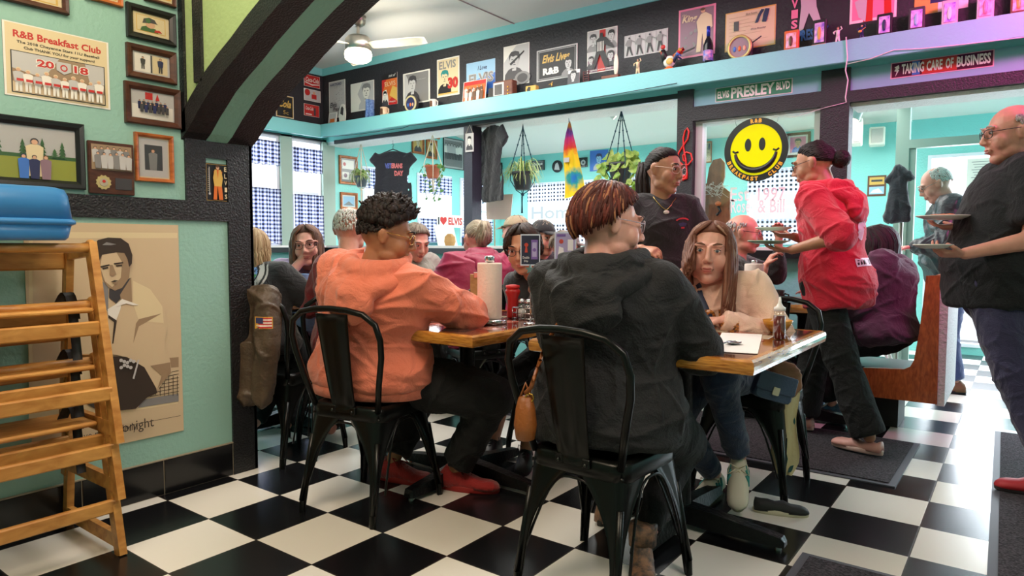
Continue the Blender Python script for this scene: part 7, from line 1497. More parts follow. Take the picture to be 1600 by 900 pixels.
sx_('brown framed certificate with two photos left of the white macrame', 529, 242, 558, 287, .03, FR['orange'], r_cert)
sx_('small brown framed landscape below the certificate', 531, 300, 558, 327, .03, FR['orange'], r_land)
sx_('golden framed portrait above the terracotta pot', 643, 208, 662, 239, .02, FR['orange'], r_port)
sx_('second golden framed portrait behind the macrame ropes', 665, 217, 682, 247, .02, FR['orange'], r_port)
sx_('third golden framed portrait tucked under the header', 670, 198, 686, 215, .02, FR['orange'], r_port)
sx_('large black and white group photo beside the charcoal post', 692, 214, 724, 262, .008, FR['black'], r_bw)
def by_(label, x0, y0, x1, y1, fw, fm, fn, Y=BY-.002, name='framed_picture'): a, b = onY(x0, y0, Y), onY(x1, y1, Y); b.z = onY(x0, y1, Y).z; framed(label, 'Y', a, b, fw, fm, fn, grp=G5, name=name)
by_('dark framed double photo right of the folded black t-shirt', 779, 255, 785, 275, .02, FR['black'], r_cert)
by_('small dark photo above the spider plant on the back wall', 831, 252, 851, 267, .008, FR['black'], r_bw)
def r_rec(A): A.disc(ix['black'], .5, .5, .5).disc(ix['light'], .5, .5, .3).disc(ix['dark'], .5, .5, .12)
Y0 = BY-.004; cc = onY(871, 260, Y0); t = thing('record_clock', 'round black record with a pale figure on the back wall', 'record', tuple(cc)); mb = MB().cyl(cc, cc-Y_*.01, 9.5/FPX*(cc-CP).dot(CF), n=32); build(mb, 'disc', INK['black'], t); build(MB().prism([cc-Y_*.011+X_*(x*.09)+Z_*(z*.09) for x, z in ((-.5, -.5), (.5, -.6), (.3, .2), (.1, .6), (-.3, .4))], -Y_*.002), 'figure_print', INK['light'], t)
by_('dark red album print right of the tie-dye cloth', 905, 247, 918, 262, .004, FR['brown'], r_rec)
by_('blue poster behind the large hanging pothos', 922, 236, 950, 268, .0, None, lambda A: A.rect(ix['blue'], 0, 0, 1, 1).bust(.2, .05, .6, .8, ix['sky'], ix['navy'], ix['light'], ix['navy']))
by_('cream print with dark shoes behind the glass left of the smiley sign', 1097, 222, 1112, 255, .01, FR['orange'], q12)
by_('framed colour portrait with a white mat right of the smiley sign', 1228, 209, 1266, 247, .03, FR['brown'], lambda A: A.rect(ix['white'], 0, 0, 1, 1).rect(ix['pink'], .1, .12, .9, .92).bust(.2, .12, .6, .72, ix['skin'], ix['dark'], ix['blue'], ix['brown']))
def r_plq(A): A.rect(ix['brown'], 0, 0, 1, 1).rect(ix['gold'], .1, .56, .9, .92).rect(ix['dark'], .2, .7, .8, .8).rect(ix['sky'], .1, .1, .9, .46).poly(ix['white'], [(.15, .15), (.85, .15), (.6, .38), (.3, .3)])
by_('brown plaque with a gold plate and a snowy photo near the coat', 1356, 275, 1384, 307, .0, None, r_plq, name='award_plaque')
# banner
a, b = onY(826, 310, BY-.05), onY(958, 350, BY-.05); t = thing('banner', 'white banner with pale grey letters across the back window', 'banner', (a.x, BY-.05, b.z)); A = Art(V((a.x, BY-.07, onY(826, 349, BY-.05).z)), X_, Z_, 1.35, .30, [M('banner_white', (238, 240, 242), .6), M('banner_grey', (178, 182, 190), .6)], 0, .003); A.text(1, 'Home of', .05, .2, .95, .8, bold=.01); A.done('cloth', t)
# heart sign
a = onX(681, 343, WX+.1); t = thing('heart_sign', 'white cut-out sign with a red heart and red letters on the left sill', 'sign', tuple(a)); yb_ = onX(722, 350, WX+.1).y; A = Art(V((WX+.12, a.y, a.z-.10)), Y_, Z_, yb_-a.y, .17, IM, ix['white'], .004); A.text(ix['black'], 'I', .04, .2, .09, .8, bold=.03).poly(ix['red'], [(.24, .15), (.36, .5), (.36, .75), (.30, .85), (.24, .72), (.18, .85), (.12, .75), (.12, .5)]).text(ix['red'], 'ELVIS', .42, .2, .96, .8, bold=.04); A.done('plate', t); build(MB().tube([V((WX+.11, (a.y+yb_)/2, 1.099)), V((WX+.112, (a.y+yb_)/2, a.z))], .006, 6), 'stand', INK['grey'], t)
# ============================================================ SHELF ORNAMENTS AND HANGING THINGS
SY, SZ = FY-.10, 2.4285                              # shelf line
def sp_x(px): return onY(px, 150, SY).x
def su(px): return onY(px, 150, SY)
def mm_(px): return (onY(px, 150, SY)-CP).dot(CF)/FPX    # metres per pixel there
def orn(name, label, cat, px, grp='ornaments along the black frieze shelf'): return thing(name, label, cat, (sp_x(px), SY, SZ), 0, grp)
def flat_orn(name, label, cat, x0, yt, x1, fn, lean=.12, ybot=None, y=None, mats=None):
    """thin framed item leaning on the frieze"""
    y = SY if y is None else y; a, b = sp_x(x0), sp_x(x1); h = onY(x0, yt, y).z-SZ; t = thing(name, label, cat, ((a+b)/2, y, SZ), 0, 'ornaments along the black frieze shelf')
    U = V((0, math.sin(lean), math.cos(lean))); A = Art(V((a, y, SZ+.001)), X_, U, b-a, h, IM, ix['white'], .008); fn(A); A.done('front', t)
    build(MB().prism([V((a+(b-a)*.4, y+.008, SZ)), V((a+(b-a)*.4, y+.05, SZ)), V((a+(b-a)*.4, y+.012, SZ+h*.7))], X_*.006), 'easel_back', INK['dark'], t); return t
flat_orn('card', 'small cream card at the left end of the frieze shelf', 'card', 512, 177, 524, lambda A: A.rect(ix['light'], .05, .05, .95, .95).rect(ix['orange'], .2, .2, .8, .5))
t = orn('guitar_pick_plaque', 'white cut-out plaque shaped like a loop at the first poster', 'plaque', 533); x = sp_x(533); m_ = mm_(533)
build(MB().prism([V((x+a*m_*8, SY+.01, SZ+.001+b*m_*30)) for a, b in ((-.8, 0), (.8, 0), (1, .5), (.8, .9), (.3, 1), (-.3, .98), (-.8, .7), (-1, .4))], Y_*.01), 'board', INK['white'], t)
build(MB().prism([V((x+a*m_*8, SY+.008, SZ+.001+b*m_*30)) for a, b in ((-.5, .5), (.3, .4), (.5, .75), (.1, .88), (-.3, .8))], Y_*.003), 'black_print', INK['dark'], t)
t = orn('boot_vase', 'blue denim boot shaped vase below the pale drawing', 'vase', 578); x = sp_x(578); m_ = mm_(578); dn = M('denim_print', (58, 92, 160), .7, col2=(120, 150, 200), vscale=50)
for sx, hh in ((-4.5, 30), (4, 28)): build(MB().tube([V((x+sx*m_, SY, SZ+.003)), V((x+sx*m_, SY, SZ+hh*.5*m_)), V((x+sx*m_*.8, SY, SZ+hh*m_))], [5.0*m_, 4.0*m_, 4.6*m_], 12), 'trouser_leg', dn, t)
def mug(label, px, w, h, col, fn=None):
    t = orn('mug', label, 'mug', px); x = sp_x(px); m_ = mm_(px); r = w*m_/2
    build(MB().lathe((x, SY, SZ+.0005), [(r*.9, 0), (r, .004), (r, h*m_), (r*.9, h*m_), (r*.85, .01)], 22), 'cup', col, t)
    build(MB().tube([V((x+r*.9, SY, SZ+h*m_*.85)), V((x+r*1.7, SY, SZ+h*m_*.75)), V((x+r*1.7, SY, SZ+h*m_*.35)), V((x+r*.9, SY, SZ+h*m_*.2))], r*.14, 8), 'handle', col, t)
    build(MB().prism([V((x+r*a, SY-r*1.03, SZ+h*m_*b)) for a, b in ((-.45, .2), (.45, .2), (.4, .8), (-.3, .85))], Y_*(r*.4)), 'portrait_print', INK['brown'], t)
mug('white souvenir mug with an orange print under the red concert poster', 600, 12, 14, M('mug_cream', (220, 190, 160), .3))
mug('white souvenir mug right of the round painted plate', 677, 11, 14, M('mug_white', (222, 216, 210), .3))
def roundclock(name, label, px, yc, r, rimc, facec, cat, y=None, grp='ornaments along the black frieze shelf', face_fn=None):
    y = SY-.01 if y is None else y; c = onY(px, yc, y); m_ = (c-CP).dot(CF)/FPX; R = r*m_; c.z = SZ+R+.001 if abs(c.z-SZ-R) < .04 else c.z; t = thing(name, label, cat, (c.x, y, c.z-R), 0, grp)
    build(MB().cyl(c+Y_*.03, c, R, n=36), 'drum', INK['dark'], t); mb = MB(); mb.rings([[c-Y_*e_+X_*(q*math.cos(2*PI*k/36))+Z_*(q*math.sin(2*PI*k/36)) for k in range(36)] for q, e_ in ((R*.8, 0), (R, 0), (R, .010), (R*.8, .013), (R*.8, 0))], cap=False); build(mb, 'rim', rimc, t); build(MB().cyl(c, c-Y_*.006, R*.8, n=36), 'face', facec, t)
    for k in (-1, 0, 1): build(MB().ell(c+X_*(k*R*.4)-Y_*.008-Z_*(R*.12), (R*.13, .004, R*.22)), 'painted_figure', [INK['blue'], INK['orange'], INK['skin']][k+1], t)
    for k in (-1, 1): build(MB().cyl((c.x+k*R*.5, y+.0, SZ), (c.x+k*R*.5, y+.01, SZ+R*.3), .006), 'foot', INK['dark'], t)
roundclock('painted_plate', 'round cream-rimmed painted clock below the profile portrait', 642, 159, 12.5, M('rim_cream', (196, 184, 140), .4), INK['navy'], 'clock')
roundclock('banjo_clock', 'round gold-rimmed musical clock below the yellowed document', 1156, 69, 19, M('rim_gold', (196, 178, 110), .35, metal=.3), INK['mauve'], 'clock')
x, z = sp_x(1174), SZ+.16; t = orn('banjo_neck', 'thin dark stick leaning out from the gold-rimmed clock', 'ornament', 1172); build(MB().tube([V((sp_x(1168), SY+.01, SZ+.10)), V((sp_x(1186), SY+.02, SZ+.15))], .005, 8), 'stick', INK['dark'], t); build(MB().box((sp_x(1170)-.01, SY, SZ), (sp_x(1170)+.01, SY+.03, SZ+.10)), 'stand', INK['dark'], t)
flat_orn('photo_plaque', 'orange group photo plaque leaning below the blue poster', 'plaque', 722, 128, 758, lambda A: (A.rect(ix['red'], .02, .02, .98, .98).rect(ix['orange'], .05, .05, .95, .8), team(A, .05, .1, .95, .75, 5, 2, ['light', 'brown'], None, 6)))
flat_orn('black_box', 'small black box right of the orange photo plaque', 'box', 762, 138, 772, lambda A: A.rect(ix['black'], 0, 0, 1, 1))
t = orn('television_tin', 'miniature brown television set with a grey screen', 'ornament', 789); a, b = sp_x(773), sp_x(803); h = 25*mm_(789)
build(MB().box((a, SY-.03, SZ+.0), (b, SY+.05, SZ+h), .006), 'case', wood('tv_brown', (92, 50, 36), (124, 72, 50), .4), t); build(MB().box((a+.008, SY-.034, SZ+.015), (a+(b-a)*.6, SY-.029, SZ+h-.012), .003), 'screen', INK['light'], t); build(MB().box((a+(b-a)*.12, SY-.036, SZ+.025), (a+(b-a)*.5, SY-.034, SZ+h-.03)), 'screen_picture', INK['dark'], t)
for k in range(3): build(MB().cyl((a+(b-a)*.8, SY-.036, SZ+.02+.03*k), (a+(b-a)*.8, SY-.029, SZ+.02+.03*k), .007, n=12), 'knob', M('brass', (212, 164, 70), .25, metal=1), t)
t = orn('wooden_block', 'small yellow wooden block with black figures', 'ornament', 831); a, b = sp_x(823), sp_x(839); build(MB().box((a, SY-.02, SZ), (b, SY+.03, SZ+.062), .004), 'block', INK['gold'], t); build(MB().prism([V((a+(b-a)*q, SY-.021, SZ+w)) for q, w in ((.2, .01), (.45, .01), (.5, .05), (.3, .055), (.15, .03))], -Y_*.001), 'black_figure', INK['black'], t)
def figurine(label, px, h, top, legs, hair='dark', guitar=False, cat='figurine', grp='ornaments along the black frieze shelf'):
    t = orn('figurine', label, cat, px, grp); x = sp_x(px); H_ = h*mm_(px); w = H_*.10; b = lambda mb, n, m: build(mb, n, INK[m], t)
    b(MB().cyl((x, SY, SZ), (x, SY, SZ+H_*.04), w*1.6, n=16), 'base', 'black')
    mb = MB()
    for q in (-1, 1): mb.tube([V((x+q*w*1.1, SY, SZ+H_*.04)), V((x+q*w*.7, SY, SZ+H_*.25)), V((x+q*w*.35, SY, SZ+H_*.48))], [w*.5, w*.5, w*.62], 8)
    b(mb, 'legs', legs); mb = MB().tube([V((x, SY, SZ+H_*.44)), V((x, SY, SZ+H_*.62)), V((x, SY, SZ+H_*.78))], [w*.85, w*.9, w*1.1], 10)
    mb.tube([V((x-w, SY, SZ+H_*.77)), V((x-w*2.1, SY-.01, SZ+H_*.68)), V((x-w*1.3, SY-.03, SZ+H_*.55))], [w*.4, w*.36, w*.28], 8); mb.tube([V((x+w, SY, SZ+H_*.77)), V((x+w*2.2, SY-.01, SZ+H_*.82)), V((x+w*1.6, SY-.01, SZ+H_*.95))], [w*.4, w*.36, w*.28], 8); b(mb, 'jacket', top)
    b(MB().ell((x, SY, SZ+H_*.89), (w*.62, w*.66, H_*.07)), 'head', 'skin'); b(MB().ell((x, SY+w*.12, SZ+H_*.93), (w*.7, w*.7, H_*.06)), 'hair', hair)
    if guitar: b(MB().ell((x-w*.5, SY-.025, SZ+H_*.52), (w*1.1, .008, w*.8)).tube([V((x, SY-.028, SZ+H_*.55)), V((x+w*2.6, SY-.028, SZ+H_*.70))], w*.18, 6), 'guitar', 'gold')
figurine('tiny dark figurine between the wooden block and the bust', 862, 13, 'gold', 'dark')
flat_orn('portrait_cutout', 'black and white cut-out of two faces beside the black tin sign', 'picture', 886, 110, 904, lambda A: A.rect(ix['dark'], 0, 0, 1, .8).bust(.0, .0, .95, .98, ix['light'], ix['black'], ix['dark'], ix['grey']))
t = orn('miniature_ladder', 'small dark red ladder rack under the collage poster', 'ornament', 915); a, b = sp_x(911), sp_x(919); mb = MB(); H_ = 21*mm_(915)
for xx in (a, b): mb.box((xx-.003, SY, SZ), (xx+.003, SY+.008, SZ+H_))
for k in range(6): mb.box((a, SY, SZ+.008+H_*k/6), (b, SY+.006, SZ+.014+H_*k/6))
build(mb, 'rack', M('dark_red_wood', (84, 30, 30), .5), t)
t = orn('surfboard_ornament', 'cream miniature surfboard standing on a brown box', 'ornament', 958); x = sp_x(962); m_ = mm_(958)
build(MB().box((sp_x(941), SY-.02, SZ), (sp_x(967), SY+.03, SZ+8*m_), .003), 'box', wood('tv_brown', (92, 50, 36), (124, 72, 50), .4), t); build(MB().ell((x, SY+.0, SZ+23*m_), (4.2*m_, .008, 17*m_)), 'board', M('board_cream', (222, 212, 190), .3), t)
figurine('golden-suited figurine with raised arms below the four dancers', 996, 28, 'cream', 'cream')
t = orn('rooster_ornament', 'bright painted rooster ornament left of the dark bottle', 'rooster', 1048); x = sp_x(1045); m_ = mm_(1045); rp_ = lambda n, mb, k: build(mb, n, INK[k], t)
rp_('foot_base', MB().lathe((x, SY, SZ), [(9*m_, 0), (8*m_, 4*m_), (4*m_, 7*m_)], 16), 'orange'); rp_('body', MB().ell((x, SY, SZ+15*m_), (10*m_, .03, 9*m_)), 'white'); rp_('neck', MB().tube([V((x-6*m_, SY, SZ+18*m_)), V((x-10*m_, SY, SZ+28*m_)), V((x-11*m_, SY, SZ+34*m_))], [6*m_, 4.5*m_, 3.6*m_], 10), 'black')
rp_('comb', MB().ell((x-11*m_, SY, SZ+39*m_), (4*m_, .01, 3.5*m_)), 'red'); rp_('beak', MB().cyl((x-13*m_, SY, SZ+33*m_), (x-18*m_, SY, SZ+32*m_), 1.6*m_, .2*m_, 8), 'gold')
for k, c_ in enumerate(('navy', 'blue', 'red', 'gold', 'orange', 'red')): rp_('tail_feather', MB().tube([V((x+6*m_, SY, SZ+(12+2*k)*m_)), V((x+(14+1.5*k)*m_, SY+.01*(k-3), SZ+(20+4*k-8*(k > 3))*m_)), V((x+(20-.8*k)*m_, SY, SZ+(16+5*k-14*(k > 3))*m_))], [2.4*m_, 3*m_, 1*m_], 8), c_)
rp_('wing', MB().ell((x+3*m_, SY-.03, SZ+14*m_), (6*m_, .008, 5*m_)), 'gold'); rp_('wattle', MB().ell((x-12*m_, SY-.012, SZ+29*m_), (1.6*m_, .008, 3*m_)), 'red')
t = orn('wine_bottle', 'dark wine bottle with a blue neck in front of the mauve poster', 'bottle', 1105); x = sp_x(1105); m_ = mm_(1105)
build(MB().lathe((x, SY, SZ), [(7*m_, 0), (7.6*m_, .004), (7.6*m_, 30*m_), (5*m_, 38*m_), (2.5*m_, 43*m_), (2.4*m_, 56*m_)], 22), 'bottle_body', M('bottle_dark', (18, 20, 30), .1), t); build(MB().lathe((x, SY, SZ+44*m_), [(2.8*m_, 0), (2.8*m_, 15*m_), (2*m_, 15.5*m_)], 16), 'neck_foil', M('foil_blue', (40, 60, 170), .3, metal=.5), t); build(MB().lathe((x, SY, SZ+6*m_), [(7.8*m_, 0), (7.8*m_, 16*m_)], 22), 'paper_label', M('label_blue_pink', (90, 110, 200), .3, col2=(222, 170, 200), vscale=40), t)
def shadowbox(label, x0, yt, x1, cols, y=None):
    a, b = sp_x(x0), sp_x(x1); m_ = mm_(x0); h = (onY(x0, yt, SY).z-SZ); t = orn('souvenir_frame', label, 'souvenir', (x0+x1)/2)
    build(MB().box((a, SY-.005, SZ), (b, SY+.03, SZ+h), .004), 'frame', INK[cols[0]], t); build(MB().box((a-.004, SY-.025, SZ), (b+.004, SY+.03, SZ+h*.10), .003), 'base', INK[cols[1]], t)
    build(MB().box((a+(b-a)*.14, SY-.009, SZ+h*.18), (b-(b-a)*.14, SY-.004, SZ+h*.88), .002), 'picture', M('holo_'+cols[2], *{'violet': ((120, 96, 200), .15), 'rose': ((226, 110, 130), .15), 'orange': ((206, 120, 80), .3)}[cols[2]], col2=(230, 200, 230), vscale=30), t)
    build(MB().ell(V(((a+b)/2, SY-.010, SZ+h*.5)), ((b-a)*.14, .006, h*.24)), 'relief_figure', INK[cols[3]], t)
shadowbox('orange souvenir frame left of the blue wall letters', 1223, 50, 1245, ('orange', 'brown', 'orange', 'brown'))
shadowbox('black souvenir frame with a violet picture over the blue wall letters', 1267, 33, 1288, ('black', 'gold', 'violet', 'gold'))
figurine('pink-lit figurine on a dark stand right of the wall letters', 1306, 28, 'white', 'white', 'brown')
figurine('small guitar player figurine below the pink poster', 1343, 26, 'navy', 'navy', 'black', True)
shadowbox('black and violet souvenir frame just right of the guitar player', 1366, 24, 1390, ('black', 'black', 'violet', 'navy'))
shadowbox('white souvenir frame with a blue picture above the foil sign', 1415, 14, 1440, ('dark', 'light', 'violet', 'sky'))
shadowbox('pale souvenir frame with a bright oval above the foil sign', 1466, 3, 1491, ('light', 'light', 'violet', 'white'))
shadowbox('rose souvenir frame near the top right of the shelf', 1520, -8, 1547, ('light', 'light', 'rose', 'pink'))
shadowbox('brown souvenir frame at the right end of the shelf', 1572, -16, 1598, ('brown', 'brown', 'orange', 'gold'))
# wiring along the beam
CW = M('cord_white', (206, 200, 198), .5); CBK = M('cord_black', (30, 30, 34), .5)
def cord(label, pts, m, r=.003, plane=FY-.19): P_ = [onY(x, y, plane) for x, y in pts]; t = solo(MB().tube(P_, r, 6), 'cord', m, label, 'cord', tuple(P_[0])); return t
cord('black cord sagging under the turquoise beam above the t-shirts', [(505, 214), (560, 210), (630, 200), (640, 196), (700, 190), (775, 179), (868, 162), (980, 144), (1058, 130)], CBK)
cord('pale cord hanging down the post between the two street signs', [(1322, 58), (1324, 90), (1321, 110), (1325, 125), (1321, 152), (1322, 160)], CW, .004)
cord('pale cord under the beam above the foil motto sign', [(1324, 100), (1360, 92), (1397, 78), (1440, 76), (1500, 70), (1600, 58)], CW)
cord('thin white cord from the post corner to the smiling sign', [(1322, 160), (1290, 168), (1240, 183), (1231, 184)], CW, .002, FY-.04)
# small white speaker at the corner
c = at(494, 230, 8.3); t = thing('wall_speaker', 'small white wall speaker hung at the corner above the checked valance', 'speaker', tuple(c)); s_ = c-CP; m_ = 8.3/FPX
b_ = MB().box((c.x-.11, c.y-.07, c.z-.08), (c.x+.11, c.y+.07, c.z+.08), .02, rz=.5); build(b_, 'cabinet', M('speaker_white', (214, 212, 206), .5), t); g_ = MB().box((c.x-.09, c.y-.078, c.z-.065), (c.x+.09, c.y-.068, c.z+.065), .004, rz=.5, c=(c.x, c.y)); build(g_, 'grille', M('speaker_grille', (196, 192, 184), .8, bump=.6, bscale=300), t); build(MB().tube([c+Z_*.07, c+Z_*.16+Y_*.05], .012, 8), 'bracket', CW, t)
for label, x0, y0, x1, y1, Y in (('white loudspeaker high on the entrance wall', 1356, 199, 1380, 227, 6.3), ('white loudspeaker half hidden behind the divider post', 1328, 185, 1344, 226, 5.6)):
    a, b = onY(x0, y0, Y), onY(x1, y1, Y); b.z = onY(x0, y1, Y).z; t = thing('wall_speaker', label, 'speaker', (a.x, Y, b.z), 0, 'white speakers in the entrance'); build(MB().box((a.x, Y, b.z), (b.x, Y+.2, a.z), .012, rz=.15), 'cabinet', M('speaker_cream', (222, 220, 206), .5), t); build(MB().box((a.x+.02, Y-.008, b.z+.02), (b.x-.02, Y+.002, a.z-.02), .004, rz=.15, c=((a.x+b.x)/2, Y+.1)), 'grille', M('speaker_grille', (196, 192, 184), .8), t); build(MB().tube([V(((a.x+b.x)/2, Y+.15, (a.z+b.z)/2)), V(((a.x+b.x)/2, Y+.31, (a.z+b.z)/2))], .015, 8), 'bracket', CW, t)
# spot lamps
for label, p0, p1, dd in (('white track spotlight under the header beside the server in red', (1343, 168), (1334, 188), 5.15), ('white spotlight on the sunroom ceiling above the tie-dye cloth', (950, 172), (962, 182), 6.7)):
    a, b = at(*p0, dd), at(*p1, dd); t = thing('spot_lamp', label, 'lamp', tuple(a), 0, 'white spot lamps'); d_ = (b-a).normalized(); build(MB().cyl(a, b, .035, .042, 20), 'lamp_can', M('speaker_white', (214, 212, 206), .5), t); build(MB().cyl(b, b+d_*.004, .034, n=20), 'lens', M('lamp_lens', (255, 240, 220), .3, emit=2.5), t); hc_ = (3.07-.2*(a.y-3.4)-a.z)
    build(MB().tube([a, a+V((0, 0, hc_))], .008, 8).cyl(a+V((0, 0, hc_-.01)), a+V((0, 0, hc_)), .05, n=20), 'mount', M('speaker_white', (214, 212, 206), .5), t)
# ---------------- hanging t-shirts
def tee(label, c, R, w, h, m, sleeve=.5, fold=0, hang=CBK):
    """garment on a hanger; c = neck point, R = direction of the shoulders"""
    R = V(R).normalized(); n = V((R.y, -R.x, 0)); t = thing('t_shirt', label, 't-shirt', tuple(c-Z_*h), 0); c = V(c); mb = MB()
    pr_ = [(0, .16), (.02, .36), (.07, .70), (.16, .68), (.28, .66), (.5, .64), (.75, .65), (1.0, .66)]; g = []
    for v, u in pr_:
        g.append([c+R*(w*u*(k/7))-Z_*(h*v)+n*((.022 if abs(k) < 7 else .08)*math.cos(k/7*1.5)+.008*math.sin(k*1.3+v*6)) for k in range(-7, 8)])
    bd = [[p-n*((p-c).dot(n))*2+n*.0 for p in row] for row in g]; rs = [row+row2[::-1] for row, row2 in zip(g, bd)]; mb.rings(rs)
    for q in (-1, 1): a = c+R*(q*w*.46)-Z_*(h*.075); b = c+R*(q*w*(.46+.5*sleeve))-Z_*(h*(.10+.26*sleeve)); x_, y_, _ = frame_of(b-a); mb.loft([(a, n, (b-a).normalized().cross(n), .03, w*.21), (b, n, (b-a).normalized().cross(n), .026, w*.19)], 16)
    build(blob(mb, .009, 4, None, .004, .8, 3, tuple(c-Z_*h)), 'shirt_body', m, t)
    hk = MB().tube([c+R*(-w*.4)-Z_*(h*.05), c+Z_*.02, c+R*(w*.4)-Z_*(h*.05)], .006, 6); hk.tube([c+Z_*.02, c+Z_*.05, c+Z_*.065+R*.012, c+Z_*.08, c+Z_*.07-R*.012], .003, 6); hk.tube([c+Z_*.08, c+Z_*.16], .0015, 5); build(hk, 'hanger', hang, t); return t, n
TB = cloth('shirt_black_cotton', (32, 34, 44))
c = onY(614, 236, 3.5); dpp = (c-CP).dot(CF)/FPX; t, n = tee('black t-shirt with flag-coloured letters on a hanger in the left opening', c, (.86, .51, 0), 47*dpp, 84*dpp, TB)
bodyo = [o for o in t.children if o.name.startswith('shirt_body')][0]; fk = dict(loc=tuple(t.location)); R = V((.86, .51, 0)).normalized(); nn = V((R.y, -R.x, 0))
cols = [M('flag_letter_blue', (92, 108, 186), .7), M('flag_letter_red', (214, 120, 124), .7), M('flag_letter_white', (224, 214, 222), .7)]
for st, x_, z_, w_, mi in (('VET', -.085, .19, .075, 0), ('ERANS', -.01, .19, .12, 1), ('DAY', .02, .27, .10, 1)): wrap_text(fk, bodyo, st, c+R*x_-Z_*z_, R, Z_, w_, .055, nn, [cols[mi]], .004, bold=.05)
c = onY(770, 196, 3.42); t, n = tee('black t-shirt hanging edge-on beside the charcoal post', c-X_*.02, (1, -.42, 0), .36, .74*.98, cloth('shirt_black_side', (24, 25, 32)), .6)
# dark coat on a stand in the entrance
c = onY(1405, 262, 4.6); dpp = (c-CP).dot(CF)/FPX; t = thing('coat', 'black coat hanging on a rack in front of the entrance', 'coat', (c.x, c.y, .9)); mb = MB()
for k in range(7): u = -1+k/3; mb.cone2(c+X_*(u*.02)-Z_*.02, c+X_*(u*.075)+Y_*(.03*math.sin(k*2))-Z_*.42, .035, .032, 10)
mb.cone2(c-Z_*.0, c-X_*.085-Z_*.10, .03, .03, 10); mb.cone2(c, c+X_*.085-Z_*.08, .03, .03, 10); build(blob(mb, .009, 3, None, .010, 1, 2, (c.x, c.y, .9)), 'draped_cloth', cloth('coat_black', (40, 40, 48)), t)
build(MB().cyl((c.x+.02, c.y+.06, 0), (c.x+.02, c.y+.06, 1.62), .016).tube([V((c.x-.02, c.y+.0, 1.56)), V((c.x+.02, c.y+.06, 1.58))], .01, 6).lathe((c.x+.02, c.y+.06, 0), [(.16, 0), (.16, .02), (.03, .03)], 24), 'coat_stand', STL, t)
# tie-dye cloth
TD = N('tie_dye'); tc_ = TD.new('ShaderNodeTexCoord'); mp_ = TD.new('ShaderNodeMapping'); mp_.inputs['Location'].default_value = (-.10, 0, -.18); TD.ln(tc_.outputs['Object'], mp_.inputs[0])
ln_ = TD.new('ShaderNodeVectorMath', operation='LENGTH'); TD.ln(mp_.outputs[0], ln_.inputs[0]); nz = TD.new('ShaderNodeTexNoise'); nz.inputs['Scale'].default_value = 22; TD.ln(tc_.outputs['Object'], nz.inputs[0])
ma = TD.new('ShaderNodeMath', operation='MULTIPLY_ADD'); TD.ln(nz.outputs['Fac'], ma.inputs[0]); ma.inputs[1].default_value = .10; TD.ln(ln_.outputs['Value'], ma.inputs[2]); cr_ = TD.new('ShaderNodeValToRGB'); e = cr_.color_ramp.elements
e[0].position = .06; e[0].color = (*srgb((30, 110, 190)), 1); e[1].position = .62; e[1].color = (*srgb((60, 170, 90)), 1)
for p_, c_ in ((.11, (40, 150, 140)), (.16, (226, 196, 30)), (.27, (232, 190, 30)), (.33, (214, 56, 40)), (.41, (200, 50, 120)), (.47, (110, 60, 160)), (.52, (230, 150, 40)), (.57, (40, 140, 200))): x = e.new(p_); x.color = (*srgb(c_), 1)
TD.ln(ma.outputs[0], cr_.inputs[0]); TD.ln(cr_.outputs[0], TD.p.inputs['Base Color']); TD.p.inputs['Roughness'].default_value = .9
Yt = 3.5; c = onY(889, 190, Yt); bl, br = onY(882, 311, Yt), onY(915, 300, Yt); t = thing('tie_dye_cloth', 'rainbow tie-dye cloth gathered at a hook in the middle opening', 'cloth', tuple(bl)); g = []
for i in range(13):
    v = i/12; L_ = c.lerp(V((bl.x-.015*math.sin(PI*v), bl.y, bl.z)), v)-X_*(.05*math.sin(PI*min(1, v*1.3))*(1-v*.6)); R_2 = (c+X_*.012).lerp(br, v); g.append([L_.lerp(R_2, k/10)+Y_*(.014*math.sin(k*1.9+v*3)*(.3+v)) for k in range(11)])
build(MB().sheet(g, .004), 'gathered_cloth', TD.m, t); pn = MB(); pn.box((c.x-.035, Yt-.025, c.z-.36), (c.x+.02, Yt-.022, c.z-.32)); build(pn, 'size_tag', INK['light'], t); build(MB().tube([c-Z_*.01, c+Z_*.06, c+Z_*.14], [.006, .002, .002], 6), 'hook', CHROME, t)
